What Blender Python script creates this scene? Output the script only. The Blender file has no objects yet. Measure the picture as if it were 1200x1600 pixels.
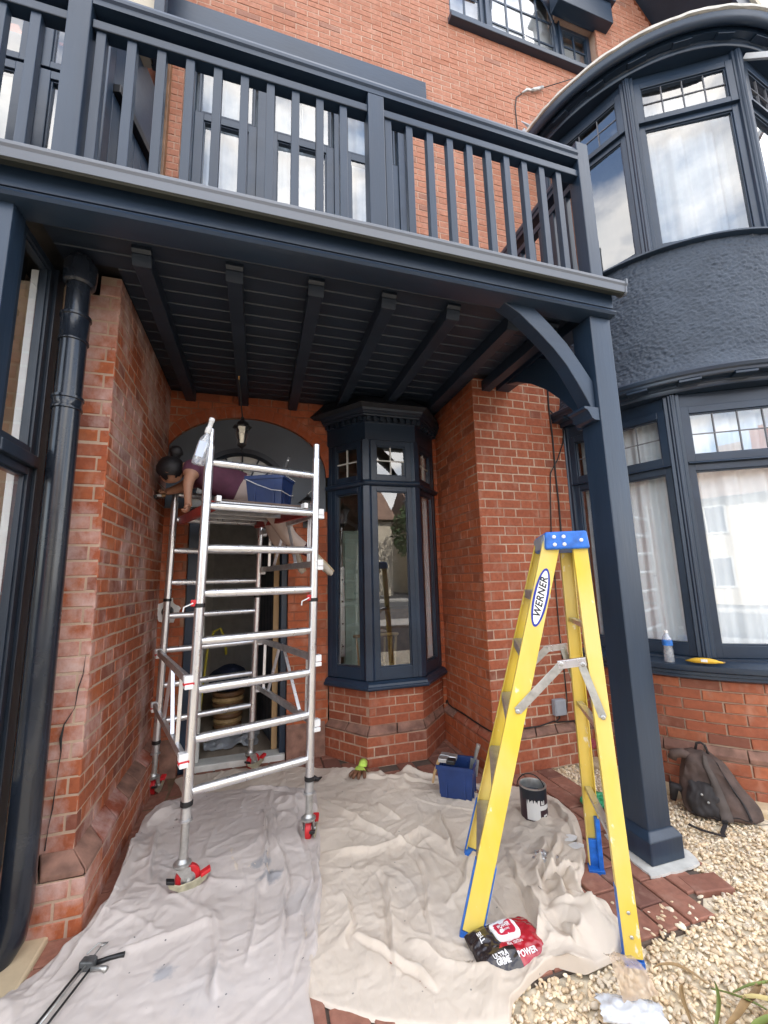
import bpy, bmesh, math, random
import numpy as np
from mathutils import Vector, Matrix, noise

random.seed(7)
rng = np.random.default_rng(11)
SC = bpy.context.scene
COL = SC.collection

# ------------------------------------------------------------------ camera
FPX = 652.3713
CAMR = ((0.957481, 0.022706, 0.287601), (-0.287436, 0.160433, 0.944268), (-0.0247, -0.986786, 0.160138))
CAMZ = 1.5
cd = bpy.data.cameras.new('camera')
cam = bpy.data.objects.new('camera', cd)
COL.objects.link(cam)
cd.sensor_fit = 'HORIZONTAL'
cd.sensor_width = 36.0
cd.lens = FPX / 1200 * 36.0
cd.clip_start = 0.05
cd.clip_end = 900
rm = Matrix(CAMR) @ Matrix(((1, 0, 0), (0, -1, 0), (0, 0, -1)))
cam.matrix_world = Matrix.Translation((0, 0, CAMZ)) @ rm.to_4x4()
SC.camera = cam

# ------------------------------------------------------------------ sky and sun
SUN_EL, SUN_AZ = math.radians(46), math.radians(28)     # azimuth clockwise from +Y
w = bpy.data.worlds.new('World'); SC.world = w; w.use_nodes = True
nt = w.node_tree; N = nt.nodes; L = nt.links
bg = N['Background']
sky = N.new('ShaderNodeTexSky'); sky.sky_type = 'NISHITA'; sky.sun_disc = False
sky.sun_elevation = SUN_EL; sky.sun_rotation = SUN_AZ; sky.dust_density = 1.5
tc = N.new('ShaderNodeTexCoord')
mp = N.new('ShaderNodeMapping'); mp.inputs['Scale'].default_value = (1.0, 1.0, 1.9)
mp.inputs['Location'].default_value = (0.35, 0.2, 0.1)
nz = N.new('ShaderNodeTexNoise'); nz.inputs['Scale'].default_value = 2.6; nz.inputs['Detail'].default_value = 9; nz.inputs['Roughness'].default_value = 0.58
rp = N.new('ShaderNodeValToRGB'); rp.color_ramp.elements[0].position = 0.42; rp.color_ramp.elements[1].position = 0.56
rp.color_ramp.elements[1].color = (0.93, 0.93, 0.93, 1)
n2 = N.new('ShaderNodeTexNoise'); n2.inputs['Scale'].default_value = 5.5; n2.inputs['Detail'].default_value = 5
cr = N.new('ShaderNodeValToRGB'); cr.color_ramp.elements[0].position = 0.3; cr.color_ramp.elements[1].position = 0.7
cr.color_ramp.elements[0].color = (5.6, 5.7, 5.9, 1); cr.color_ramp.elements[1].color = (9.6, 9.1, 8.5, 1)
mx = N.new('ShaderNodeMix'); mx.data_type = 'RGBA'
L.new(tc.outputs['Generated'], mp.inputs['Vector']); L.new(mp.outputs[0], nz.inputs['Vector']); L.new(mp.outputs[0], n2.inputs['Vector'])
L.new(nz.outputs['Fac'], rp.inputs[0]); L.new(n2.outputs['Fac'], cr.inputs[0])
L.new(rp.outputs['Color'], mx.inputs[0]); L.new(sky.outputs[0], mx.inputs[6]); L.new(cr.outputs[0], mx.inputs[7])
L.new(mx.outputs[2], bg.inputs['Color'])
bg.inputs['Strength'].default_value = 0.15
sd = bpy.data.lights.new('sun', 'SUN'); sd.energy = 3.6; sd.angle = math.radians(0.6); sd.color = (1, 0.95, 0.88)
so = bpy.data.objects.new('sun', sd); COL.objects.link(so)
sv = Vector((math.sin(SUN_AZ) * math.cos(SUN_EL), math.cos(SUN_AZ) * math.cos(SUN_EL), math.sin(SUN_EL)))
so.rotation_euler = sv.to_track_quat('Z', 'Y').to_euler()
SC.view_settings.view_transform = 'Standard'
SC.view_settings.look = 'None'
SC.view_settings.exposure = 2.02
SC.view_settings.gamma = 1
SC.view_settings.use_curve_mapping = False
SC.cycles.max_bounces = 8
SC.cycles.transparent_max_bounces = 16
SC.cycles.caustics_reflective = False
SC.cycles.caustics_refractive = False

# ------------------------------------------------------------------ materials
MATS = {}
def newmat(name):
    m = bpy.data.materials.new(name); m.use_nodes = True
    nt = m.node_tree; b = nt.nodes['Principled BSDF']
    MATS[name] = m
    return m, nt, b
def node(nt, t, **kw):
    n = nt.nodes.new(t)
    for k, v in kw.items():
        if k in n.inputs: n.inputs[k].default_value = v
        else: setattr(n, k, v)
    return n
def ramp(nt, src, pts):
    r = nt.nodes.new('ShaderNodeValToRGB')
    el = r.color_ramp.elements
    while len(el) < len(pts): el.new(0.5)
    for e, (p, c) in zip(el, pts):
        e.position = p; e.color = c if len(c) == 4 else (*c, 1)
    nt.links.new(src, r.inputs[0])
    return r.outputs[0]
def mixc(nt, f, a, b, mode='MIX'):
    m = nt.nodes.new('ShaderNodeMix'); m.data_type = 'RGBA'; m.blend_type = mode
    for s, i in ((f, 0), (a, 6), (b, 7)):
        if isinstance(s, (int, float)): m.inputs[i].default_value = s
        elif isinstance(s, tuple): m.inputs[i].default_value = s if len(s) == 4 else (*s, 1)
        else: nt.links.new(s, m.inputs[i])
    return m.outputs[2]
def pos(nt, scale=(1, 1, 1)):
    g = nt.nodes.new('ShaderNodeNewGeometry')
    mp = nt.nodes.new('ShaderNodeMapping'); mp.inputs['Scale'].default_value = scale
    nt.links.new(g.outputs['Position'], mp.inputs['Vector'])
    return mp.outputs[0]
def nz_(nt, scale, detail=4, vec=None, rough=0.55):
    n = node(nt, 'ShaderNodeTexNoise'); n.inputs['Scale'].default_value = scale; n.inputs['Detail'].default_value = detail; n.inputs['Roughness'].default_value = rough
    nt.links.new(vec if vec is not None else pos(nt), n.inputs['Vector'])
    return n.outputs['Fac']
def bump(nt, b, h, strength, dist=0.002):
    bn = node(nt, 'ShaderNodeBump'); bn.inputs['Strength'].default_value = strength; bn.inputs['Distance'].default_value = dist
    nt.links.new(h, bn.inputs['Height']); nt.links.new(bn.outputs[0], b.inputs['Normal'])
def simple(name, col, rough=0.5, metal=0.0, var=0.12, vs=9.0, bs=0.0, bscale=60, spec=0.5, stretch=(1, 1, 1), coat=0.0):
    m, nt, b = newmat(name)
    f = nz_(nt, vs, 5, pos(nt, stretch))
    lo = tuple(c * (1 - var) for c in col); hi = tuple(min(1, c * (1 + var)) for c in col)
    nt.links.new(ramp(nt, f, [(0.3, lo), (0.7, hi)]), b.inputs['Base Color'])
    g = nz_(nt, vs * 2.3, 4, pos(nt, stretch))
    rr = node(nt, 'ShaderNodeMapRange'); rr.inputs['To Min'].default_value = max(0.02, rough - 0.1); rr.inputs['To Max'].default_value = min(1, rough + 0.1)
    nt.links.new(g, rr.inputs['Value']); nt.links.new(rr.outputs[0], b.inputs['Roughness'])
    b.inputs['Metallic'].default_value = metal
    b.inputs['Specular IOR Level'].default_value = spec
    b.inputs['Coat Weight'].default_value = coat
    if bs: bump(nt, b, nz_(nt, bscale, 5, pos(nt, stretch)), bs)
    return m

NAVY = simple('navy_paint', (0.016, 0.031, 0.056), 0.34, var=0.30, vs=2.6, bs=0.45, bscale=34, stretch=(.35, 1, 1), spec=0.55)
NAVYV = simple('navy_paint_brushed', (0.017, 0.032, 0.057), 0.36, var=0.28, vs=5, bs=0.5, bscale=46, stretch=(1, 1, 0.12), spec=0.55)
DARKNAVY = simple('navy_black_paint', (0.014, 0.023, 0.038), 0.42, var=0.2, vs=4, bs=0.2, bscale=40)
CEILP = simple('ceiling_paint', (0.017, 0.026, 0.042), 0.45, var=0.25, vs=4, bs=0.3, bscale=30, stretch=(0.2, 1, 1))
BLACKGLOSS = simple('black_pipe_plastic', (0.012, 0.016, 0.024), 0.24, var=0.25, vs=5, coat=0.2)
GUTTER = simple('grey_gutter_plastic', (0.150, 0.163, 0.185), 0.36, var=0.15, vs=3, stretch=(0.2, 1, 1))
PANEL = simple('slate_painted_render', (0.095, 0.114, 0.140), 0.6, var=0.12, vs=3, bs=0.4, bscale=50)
BLACK = simple('black_iron', (0.010, 0.010, 0.011), 0.4)
CABLE = simple('black_cable', (0.012, 0.011, 0.011), 0.5)
ALU = simple('aluminium_tube', (0.74, 0.74, 0.75), 0.30, metal=0.92, var=0.07, vs=18, bs=0.15, bscale=90, stretch=(1, 1, 0.25))
ALUD = simple('dull_aluminium', (0.55, 0.55, 0.55), 0.42, metal=0.85, var=0.15, vs=20, bs=0.2)
STEEL = simple('zinc_steel', (0.48, 0.48, 0.46), 0.38, metal=0.8, var=0.25, vs=25, bs=0.2)
TANST = simple('passivated_steel', (0.45, 0.42, 0.30), 0.42, metal=0.55, var=0.3, vs=25)
RED = simple('red_polyurethane', (0.55, 0.020, 0.025), 0.42, var=0.15, vs=20)
REDRAIL = simple('red_painted_rail', (0.30, 0.025, 0.020), 0.5, var=0.3, vs=14)
YELLOW = simple('yellow_fibreglass', (0.72, 0.52, 0.055), 0.42, var=0.10, vs=8, bs=0.15, stretch=(1, 1, 0.2))
_nt = YELLOW.node_tree; _b = _nt.nodes['Principled BSDF']; _c = _b.inputs['Base Color'].links[0].from_socket
_w = mixc(_nt, ramp(_nt, nz_(_nt, 3.0, 4, pos(_nt, (1, 1, .6))), [(0.36, (0, 0, 0)), (0.64, (0.70,) * 3)]), _c, (0.72, 0.58, 0.24))
_w = mixc(_nt, ramp(_nt, nz_(_nt, 26, 6, pos(_nt, (1, 1, .5))), [(0.65, (0, 0, 0)), (0.70, (0.7,) * 3)]), _w, (0.80, 0.76, 0.66))
_nt.links.new(_w, _b.inputs['Base Color'])
BLUEPL = simple('bright_blue_plastic', (0.015, 0.13, 0.50), 0.42, var=0.35, vs=24, bs=.3, bscale=50)
BLUETUB = simple('navy_blue_plastic', (0.013, 0.036, 0.135), 0.36, var=0.15, vs=12)
WHITEPL = simple('white_plastic', (0.75, 0.75, 0.74), 0.4, var=0.05)
WHITEP = simple('white_paint', (0.62, 0.62, 0.58), 0.6, var=0.15, vs=8)
LEAD = simple('glazing_lead', (0.16, 0.16, 0.17), 0.5, metal=0.3)
GREYPL = simple('grey_plastic', (0.30, 0.32, 0.35), 0.5)
PLANK = simple('brown_plywood', (0.10, 0.065, 0.05), 0.6, var=0.25, vs=20)
WOOD = simple('raw_pine', (0.42, 0.27, 0.13), 0.6, var=0.2, vs=12, stretch=(1, 1, 0.15))
OAK = simple('brown_wood', (0.20, 0.10, 0.045), 0.5, var=0.3, vs=12)
WICKER = simple('rattan', (0.50, 0.33, 0.15), 0.5, var=0.25, vs=30)
CREAM = simple('cream_render', (0.52, 0.46, 0.36), 0.8, var=0.06, vs=4)
CURTAINU = simple('fine_net_curtain', (0.30, 0.335, 0.38), 0.85, var=0.06)
MINT = simple('mint_paint', (0.33, 0.44, 0.37), 0.5)
PLASTER = simple('interior_plaster', (0.55, 0.53, 0.49), 0.8)
DIMWALL = simple('interior_dark_wall', (0.16, 0.15, 0.14), 0.8)
CURTAIN = simple('white_net_curtain', (0.90, 0.91, 0.93), 0.85, var=0.03)
STONE = simple('grey_plinth_stone', (0.235, 0.125, 0.090), 0.85, var=0.45, vs=10, bs=0.6, bscale=60)
KERBST = simple('buff_sandstone', (0.56, 0.44, 0.28), 0.85, var=0.15, vs=6, bs=0.5)
CEMENT = simple('fresh_cement', (0.55, 0.54, 0.50), 0.85, var=0.15, vs=14, bs=0.6)
MUD = simple('brown_hardboard', (0.16, 0.10, 0.055), 0.8, var=0.3)
EARTH = simple('gravel_bed', (0.72, 0.62, 0.46), 0.95, var=0.35, vs=30, bs=0.8)
ASPH = simple('asphalt', (0.055, 0.055, 0.057), 0.9, var=0.25, vs=6, bs=0.5)
SHIRT = simple('plum_cotton', (0.110, 0.036, 0.066), 0.85, var=0.18, vs=14, bs=0.4)
LEGG = simple('pale_leggings', (0.52, 0.42, 0.37), 0.85, var=0.08, vs=9)
SOCK = simple('maroon_sock', (0.055, 0.014, 0.025), 0.9)
SKIN = simple('skin', (0.44, 0.23, 0.145), 0.5, var=0.1, vs=18)
HAIR = simple('black_hair', (0.008, 0.007, 0.009), 0.55, var=0.6, vs=60, bs=1.0, bscale=130, stretch=(.4, 3, 1))
SHOE = simple('beige_trainer', (0.50, 0.44, 0.36), 0.7, var=0.15, vs=30)
BAGM = simple('brown_canvas', (0.078, 0.050, 0.040), 0.8, var=0.45, vs=9, bs=0.9, bscale=40)
BAGD = simple('dark_canvas_trim', (0.022, 0.018, 0.018), 0.75)
FOIL = simple('crumpled_foil', (0.72, 0.72, 0.72), 0.28, metal=0.9)
BANANA = simple('banana_skin', (0.72, 0.43, 0.035), 0.5, var=0.15, vs=20)
GREENP = simple('green_plastic', (0.03, 0.26, 0.11), 0.5, var=0.2)
NEON = simple('lime_knit', (0.55, 0.78, 0.12), 0.8, var=0.15, vs=40)
RUBBER = simple('brown_latex', (0.16, 0.07, 0.035), 0.6, var=0.3)
PAPER = simple('white_paper', (0.75, 0.74, 0.71), 0.8)
LEAFY = simple('green_blade', (0.16, 0.20, 0.045), 0.55, var=0.3, vs=14)
LEAFD = simple('dry_blade', (0.27, 0.17, 0.075), 0.7, var=0.35, vs=14)
ROOFT = simple('clay_roof_tiles', (0.17, 0.105, 0.075), 0.85, var=0.35, vs=3)
FOLI = simple('tree_leaves', (0.05, 0.085, 0.025), 0.6, var=0.4, vs=2)
BARK = simple('bark', (0.10, 0.07, 0.05), 0.9)
CARP = simple('silver_car_paint', (0.5, 0.5, 0.5), 0.25, metal=0.4, coat=0.5)

def brick_mat(name, a, b_, dark, efflo=0.0, painted=0.0, stain=0.25):
    m, nt, b = newmat(name)
    at = node(nt, 'ShaderNodeAttribute', attribute_name='tint')
    sp = node(nt, 'ShaderNodeSeparateColor'); nt.links.new(at.outputs['Color'], sp.inputs[0])
    base = mixc(nt, sp.outputs[0], a, b_)
    base = mixc(nt, sp.outputs[2], base, dark)
    f = nz_(nt, 30, 6)
    base = mixc(nt, ramp(nt, f, [(0.35, (0, 0, 0)), (0.75, (0.55, 0.55, 0.55))]), base, tuple(c * 0.55 for c in a))
    f2 = nz_(nt, 2.2, 5)
    base = mixc(nt, ramp(nt, f2, [(0.45, (0, 0, 0)), (0.8, (stain, stain, stain))]), base, (0.06, 0.035, 0.03))
    f3 = nz_(nt, 11, 6, pos(nt, (1, 1, 0.6)))
    base = mixc(nt, ramp(nt, f3, [(0.52, (0, 0, 0)), (0.75, (0.30, 0.30, 0.30))]), base, (0.55, 0.36, 0.27))
    if efflo:
        g1 = nz_(nt, 3.0, 6, pos(nt, (1, 1, 0.8)), 0.65)
        base = mixc(nt, ramp(nt, g1, [(0.45, (0, 0, 0)), (0.64, (efflo * .8,) * 3)]), base, (0.60, 0.46, 0.42))
    nt.links.new(base, b.inputs['Base Color'])
    b.inputs['Roughness'].default_value = 0.82 - 0.25 * painted
    b.inputs['Specular IOR Level'].default_value = 0.35
    bump(nt, b, nz_(nt, 75, 7, None, 0.7), 0.55, 0.003)
    return m
def mortar_mat(name, a, b_, th=0.5):
    m, nt, b = newmat(name)
    f = nz_(nt, 2.4, 4)
    c = mixc(nt, ramp(nt, f, [(th - 0.1, (0, 0, 0)), (th + 0.1, (1, 1, 1))]), a, b_)
    c = mixc(nt, ramp(nt, nz_(nt, 60, 5), [(0.3, (0, 0, 0)), (0.8, (0.5, 0.5, 0.5))]), c, tuple(x * 0.65 for x in a))
    nt.links.new(c, b.inputs['Base Color']); b.inputs['Roughness'].default_value = 0.95
    bump(nt, b, nz_(nt, 120, 5), 0.6, 0.003)
    return m
BR_FRONT = brick_mat('red_brick', (0.318, 0.083, 0.040), (0.415, 0.125, 0.062), (0.17, 0.065, 0.045))
BR_PORCH = brick_mat('orange_red_brick', (0.390, 0.090, 0.032), (0.490, 0.132, 0.050), (0.15, 0.05, 0.03), painted=0.5, stain=0.15)
BR_PIER = brick_mat('weathered_brick', (0.310, 0.076, 0.036), (0.430, 0.122, 0.044), (0.15, 0.065, 0.055), efflo=0.90)
BR_UP = brick_mat('faded_brick', (0.405, 0.163, 0.096), (0.485, 0.215, 0.136), (0.25, 0.15, 0.12), stain=0.12)
BR_BOW = brick_mat('orange_brick', (0.318, 0.092, 0.047), (0.420, 0.138, 0.064), (0.17, 0.07, 0.05))
PAVE = brick_mat('quarry_paver', (0.270, 0.112, 0.076), (0.340, 0.150, 0.102), (0.15, 0.07, 0.055), stain=0.25)
STBR = brick_mat('plinth_brick', (0.22, 0.11, 0.08), (0.28, 0.15, 0.115), (0.13, 0.08, 0.07))
MO_CREAM = mortar_mat('lime_mortar', (0.50, 0.36, 0.26), (0.42, 0.28, 0.20))
MO_RED = mortar_mat('red_mortar', (0.28, 0.10, 0.055), (0.46, 0.30, 0.20), 0.58)
MO_FRONT = mortar_mat('mixed_mortar', (0.36, 0.19, 0.125), (0.56, 0.42, 0.31), 0.48)
MO_UP = mortar_mat('pale_mortar', (0.47, 0.285, 0.20), (0.54, 0.36, 0.27))
MO_DIRT = mortar_mat('paver_joint', (0.10, 0.075, 0.06), (0.16, 0.11, 0.08))

def glass_mat(name, refl=1.0, tint=(0.93, 0.96, 0.96), lo=0.05):
    m, nt, b = newmat(name)
    nt.nodes.remove(b)
    out = nt.nodes['Material Output']
    tr = node(nt, 'ShaderNodeBsdfTransparent'); tr.inputs[0].default_value = (*tint, 1)
    gl = node(nt, 'ShaderNodeBsdfGlossy'); gl.inputs['Roughness'].default_value = 0.0; gl.inputs[0].default_value = (1, 1, 1, 1)
    fr = node(nt, 'ShaderNodeFresnel'); fr.inputs[0].default_value = 1.5
    ge = node(nt, 'ShaderNodeNewGeometry'); io = node(nt, 'ShaderNodeMapRange'); io.inputs['To Min'].default_value = 1.5; io.inputs['To Max'].default_value = 1 / 1.5
    nt.links.new(ge.outputs['Backfacing'], io.inputs['Value']); nt.links.new(io.outputs[0], fr.inputs[0])
    ma = node(nt, 'ShaderNodeMath', operation='MULTIPLY_ADD'); ma.inputs[1].default_value = 1.7 * refl; ma.inputs[2].default_value = lo; ma.use_clamp = True
    nt.links.new(fr.outputs[0], ma.inputs[0])
    # slightly wavy old glass
    bn = node(nt, 'ShaderNodeBump'); bn.inputs['Strength'].default_value = 0.04; bn.inputs['Distance'].default_value = 0.01
    nt.links.new(nz_(nt, 2.2, 2), bn.inputs['Height']); nt.links.new(bn.outputs[0], gl.inputs['Normal'])
    mx = node(nt, 'ShaderNodeMixShader')
    nt.links.new(ma.outputs[0], mx.inputs[0]); nt.links.new(tr.outputs[0], mx.inputs[1]); nt.links.new(gl.outputs[0], mx.inputs[2])
    nt.links.new(mx.outputs[0], out.inputs[0])
    return m
GLASS = glass_mat('window_glass', 1.25, lo=0.06)
CLEARPL = glass_mat('clear_plastic', 1.3, (0.93, 0.95, 0.97), 0.10)
_nt = CLEARPL.node_tree; _o = _nt.nodes['Material Output']; _src = _o.inputs[0].links[0].from_socket
_df = node(_nt, 'ShaderNodeBsdfDiffuse'); _df.inputs[0].default_value = (0.75, 0.80, 0.86, 1)
_mx = node(_nt, 'ShaderNodeMixShader'); _mx.inputs[0].default_value = 0.22
_nt.links.new(_src, _mx.inputs[1]); _nt.links.new(_df.outputs[0], _mx.inputs[2]); _nt.links.new(_mx.outputs[0], _o.inputs[0])

def cloth_mat(name, a, b_, spots, stain=None):
    m, nt, b = newmat(name)
    c = mixc(nt, ramp(nt, nz_(nt, 2.5, 5), [(0.35, (0, 0, 0)), (0.7, (1, 1, 1))]), a, b_)
    v = node(nt, 'ShaderNodeTexVoronoi'); v.inputs['Scale'].default_value = 13; nt.links.new(pos(nt), v.inputs['Vector'])
    c = mixc(nt, ramp(nt, v.outputs['Distance'], [(0.035, (spots,) * 3), (0.06, (0, 0, 0))]), c, (0.06, 0.065, 0.08))
    v2 = node(nt, 'ShaderNodeTexVoronoi'); v2.inputs['Scale'].default_value = 4.3; nt.links.new(pos(nt), v2.inputs['Vector'])
    c = mixc(nt, ramp(nt, v2.outputs['Distance'], [(0.025, (0.7,) * 3), (0.04, (0, 0, 0))]), c, (0.85, 0.84, 0.82))
    if stain:
        for (sx, sy, r, s) in stain:
            mp = nt.nodes.new('ShaderNodeMapping'); mp.inputs['Location'].default_value = (-sx, -sy, 0)
            g = nt.nodes.new('ShaderNodeNewGeometry'); nt.links.new(g.outputs['Position'], mp.inputs['Vector'])
            ln = node(nt, 'ShaderNodeVectorMath', operation='LENGTH'); nt.links.new(mp.outputs[0], ln.inputs[0])
            md = node(nt, 'ShaderNodeMath', operation='MULTIPLY_ADD'); md.inputs[1].default_value = r * 1.6; nt.links.new(nz_(nt, 22, 3), md.inputs[0]); nt.links.new(ln.outputs['Value'], md.inputs[2])
            c = mixc(nt, ramp(nt, md.outputs[0], [(r * 1.55, (s,) * 3), (r * 1.95, (0, 0, 0))]), c, (0.22, 0.25, 0.29))
    nt.links.new(c, b.inputs['Base Color']); b.inputs['Roughness'].default_value = 0.95
    b.inputs['Specular IOR Level'].default_value = 0.15
    wv = node(nt, 'ShaderNodeTexWave'); wv.inputs['Scale'].default_value = 150; wv.inputs['Distortion'].default_value = 2; nt.links.new(pos(nt), wv.inputs['Vector'])
    hh = node(nt, 'ShaderNodeMath', operation='ADD'); nt.links.new(wv.outputs['Fac'], hh.inputs[0]); nt.links.new(nz_(nt, 90, 5), hh.inputs[1])
    bump(nt, b, hh.outputs[0], 0.45, 0.0012)
    return m
DRAPE_A = cloth_mat('lavender_cotton', (0.55, 0.485, 0.440), (0.63, 0.565, 0.520), 0.8, [(0.06, 2.60, 0.055, 0.55), (0.10, 2.47, 0.06, 0.6), (-0.31, 2.05, 0.045, 0.55), (-0.10, 2.30, 0.03, 0.3), (0.22, 2.25, 0.09, 0.16), (-0.42, 2.75, 0.12, 0.14), (-0.15, 1.92, 0.10, 0.12)])
DRAPE_B = cloth_mat('beige_cotton', (0.61, 0.52, 0.425), (0.69, 0.60, 0.50), 0.6, [(0.9, 3.1, 0.02, 0.4), (1.55, 2.3, 0.12, 0.12), (0.7, 2.2, 0.14, 0.08)])

m, nt, b = newmat('gravel_stone')
at = node(nt, 'ShaderNodeAttribute', attribute_name='tint')
nt.links.new(mixc(nt, ramp(nt, nz_(nt, 60, 4), [(0.3, (0, 0, 0)), (0.8, (0.4,) * 3)]), at.outputs['Color'], (0.36, 0.27, 0.17)), b.inputs['Base Color'])
b.inputs['Roughness'].default_value = 0.85
GRAVEL = m
# pebble-dash render painted navy
m, nt, b = newmat('navy_pebble_dash')
nt.links.new(ramp(nt, nz_(nt, 5, 5), [(0.3, (0.028, 0.042, 0.064)), (0.7, (0.044, 0.062, 0.090))]), b.inputs['Base Color'])
b.inputs['Roughness'].default_value = 0.5
bump(nt, b, nz_(nt, 70, 6, None, 0.65), 0.9, 0.006)
DASH = m
# ------------------------------------------------------------------ object helpers
def thing(name, label, cat, loc=(0, 0, 0), group=None):
    o = bpy.data.objects.new(name, None); COL.objects.link(o)
    o.location = loc; o.empty_display_size = 0.1
    o['label'] = label; o['category'] = cat
    if group: o['group'] = group
    return o
def tag(o, label, cat, group=None):
    o['label'] = label; o['category'] = cat
    if group: o['group'] = group
    return o
def adopt(o, parent):
    if parent is not None:
        o.parent = parent
        o.matrix_parent_inverse = parent.matrix_basis.inverted() if parent.parent is None else Matrix.Identity(4)
def addobj(name, me, parent=None, kind=None):
    o = bpy.data.objects.new(name, me); COL.objects.link(o)
    adopt(o, parent)
    if kind: o['kind'] = kind
    return o

class B:
    """collects shapes in world coordinates, builds one mesh object"""
    def __init__(s): s.v = []; s.f = []; s.mi = []
    def add(s, vs, fs, mi=0):
        n = len(s.v); s.v += [tuple(p) for p in vs]; s.f += [tuple(i + n for i in f) for f in fs]; s.mi += [mi] * len(fs); return s
    def box(s, lo, hi, mi=0):
        x0, y0, z0 = lo; x1, y1, z1 = hi
        return s.add([(x0, y0, z0), (x1, y0, z0), (x1, y1, z0), (x0, y1, z0), (x0, y0, z1), (x1, y0, z1), (x1, y1, z1), (x0, y1, z1)],
                     [(0, 3, 2, 1), (4, 5, 6, 7), (0, 1, 5, 4), (1, 2, 6, 5), (2, 3, 7, 6), (3, 0, 4, 7)], mi)
    def obox(s, c, ax, half, mi=0):
        """oriented box: centre, three unit axes, half sizes"""
        c = Vector(c); A = [Vector(a).normalized() * h for a, h in zip(ax, half)]
        vs = [c + A[0] * i + A[1] * j + A[2] * k for k in (-1, 1) for j in (-1, 1) for i in (-1, 1)]
        return s.add(vs, [(0, 2, 3, 1), (4, 5, 7, 6), (0, 1, 5, 4), (1, 3, 7, 5), (3, 2, 6, 7), (2, 0, 4, 6)], mi)
    def bar(s, a, b, wd, th, up=(0, 0, 1), mi=0):
        """rectangular bar from a to b; wd across, th along 'up'"""
        a = Vector(a); b = Vector(b); d = (b - a); l = d.length; d.normalize()
        u = Vector(up); x = d.cross(u)
        if x.length < 1e-4: x = d.cross(Vector((1, 0, 0)))
        x.normalize(); u = x.cross(d)
        return s.obox((a + b) / 2, (d, x, u), (l / 2, wd / 2, th / 2), mi)
    def tube(s, pts, r, n=10, cap=True, mi=0):
        pts = [Vector(p) for p in pts]; rs = r if isinstance(r, (list, tuple)) else [r] * len(pts)
        rings = []; prev = None
        for i, p in enumerate(pts):
            d = (pts[min(i + 1, len(pts) - 1)] - pts[max(i - 1, 0)]).normalized()
            if prev is None:
                x = d.orthogonal().normalized()
            else:
                x = (prev - d * prev.dot(d)).normalized()
            prev = x; y = d.cross(x)
            rings.append([p + (x * math.cos(2 * math.pi * k / n) + y * math.sin(2 * math.pi * k / n)) * rs[i] for k in range(n)])
        vs = [q for ring in rings for q in ring]; fs = []
        for i in range(len(pts) - 1):
            for k in range(n):
                a = i * n + k; b = i * n + (k + 1) % n
                fs.append((a, b, b + n, a + n))
        if cap:
            fs.append(tuple(range(n - 1, -1, -1))); fs.append(tuple(range((len(pts) - 1) * n, len(pts) * n)))
        return s.add(vs, fs, mi)
    def lathe(s, c, prof, n=20, axis=(0, 0, 1), mi=0, x=None):
        ax = Vector(axis).normalized(); X = Vector(x).normalized() if x else ax.orthogonal().normalized(); Y = ax.cross(X); c = Vector(c)
        vs = []
        for (r, h) in prof:
            for k in range(n):
                t = 2 * math.pi * k / n; vs.append(c + ax * h + (X * math.cos(t) + Y * math.sin(t)) * r)
        fs = []
        for i in range(len(prof) - 1):
            for k in range(n):
                a = i * n + k; b = i * n + (k + 1) % n
                fs.append((a, b, b + n, a + n))
        fs.append(tuple(range(n - 1, -1, -1))); fs.append(tuple(range((len(prof) - 1) * n, len(prof) * n)))
        return s.add(vs, fs, mi)
    def prism(s, poly, d, mi=0):
        """extrude a planar 3-D polygon by vector d"""
        d = Vector(d); n = len(poly); p = [Vector(q) for q in poly]
        fs = [tuple(range(n)), tuple(range(2 * n - 1, n - 1, -1))]
        for i in range(n):
            j = (i + 1) % n; fs.append((j, i, i + n, j + n))
        return s.add(p + [q + d for q in p], fs, mi)
    def sweep(s, path, prof, closed=False, mi=0):
        """sweep a profile (outward offset, z) along a horizontal path of ((x,y),(nx,ny)); ends capped"""
        m = len(prof); vs = []
        for (x, y), (nx, ny) in path:
            for (o, z) in prof: vs.append((x + nx * o, y + ny * o, z))
        fs = []
        for i in range(len(path) - 1):
            for k in range(m):
                a = i * m + k; b = i * m + (k + 1) % m
                fs.append((a, b, b + m, a + m))
        fs.append(tuple(range(m - 1, -1, -1))); fs.append(tuple(range((len(path) - 1) * m, len(path) * m)))
        return s.add(vs, fs, mi)
    def sphere(s, c, r, n=12, m=8, mi=0):
        c = Vector(c); rx, ry, rz = r if isinstance(r, (tuple, list)) else (r, r, r)
        vs = [c + Vector((0, 0, -rz))]
        for i in range(1, m):
            t = math.pi * i / m - math.pi / 2
            for k in range(n):
                a = 2 * math.pi * k / n; vs.append(c + Vector((rx * math.cos(t) * math.cos(a), ry * math.cos(t) * math.sin(a), rz * math.sin(t))))
        vs.append(c + Vector((0, 0, rz))); fs = []
        for k in range(n): fs.append((0, 1 + (k + 1) % n, 1 + k))
        for i in range(m - 2):
            for k in range(n):
                a = 1 + i * n + k; b = 1 + i * n + (k + 1) % n; fs.append((a, b, b + n, a + n))
        e = 1 + (m - 2) * n
        for k in range(n): fs.append((e + k, e + (k + 1) % n, len(vs) - 1))
        return s.add(vs, fs, mi)
    def mesh(s, name, mats):
        me = bpy.data.meshes.new(name); me.from_pydata(s.v, [], s.f)
        for mm in (mats if isinstance(mats, (list, tuple)) else [mats]): me.materials.append(mm)
        if any(s.mi): me.polygons.foreach_set('material_index', s.mi)
        bm = bmesh.new(); bm.from_mesh(me); bmesh.ops.recalc_face_normals(bm, faces=bm.faces); bm.to_mesh(me); bm.free()
        return me
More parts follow.
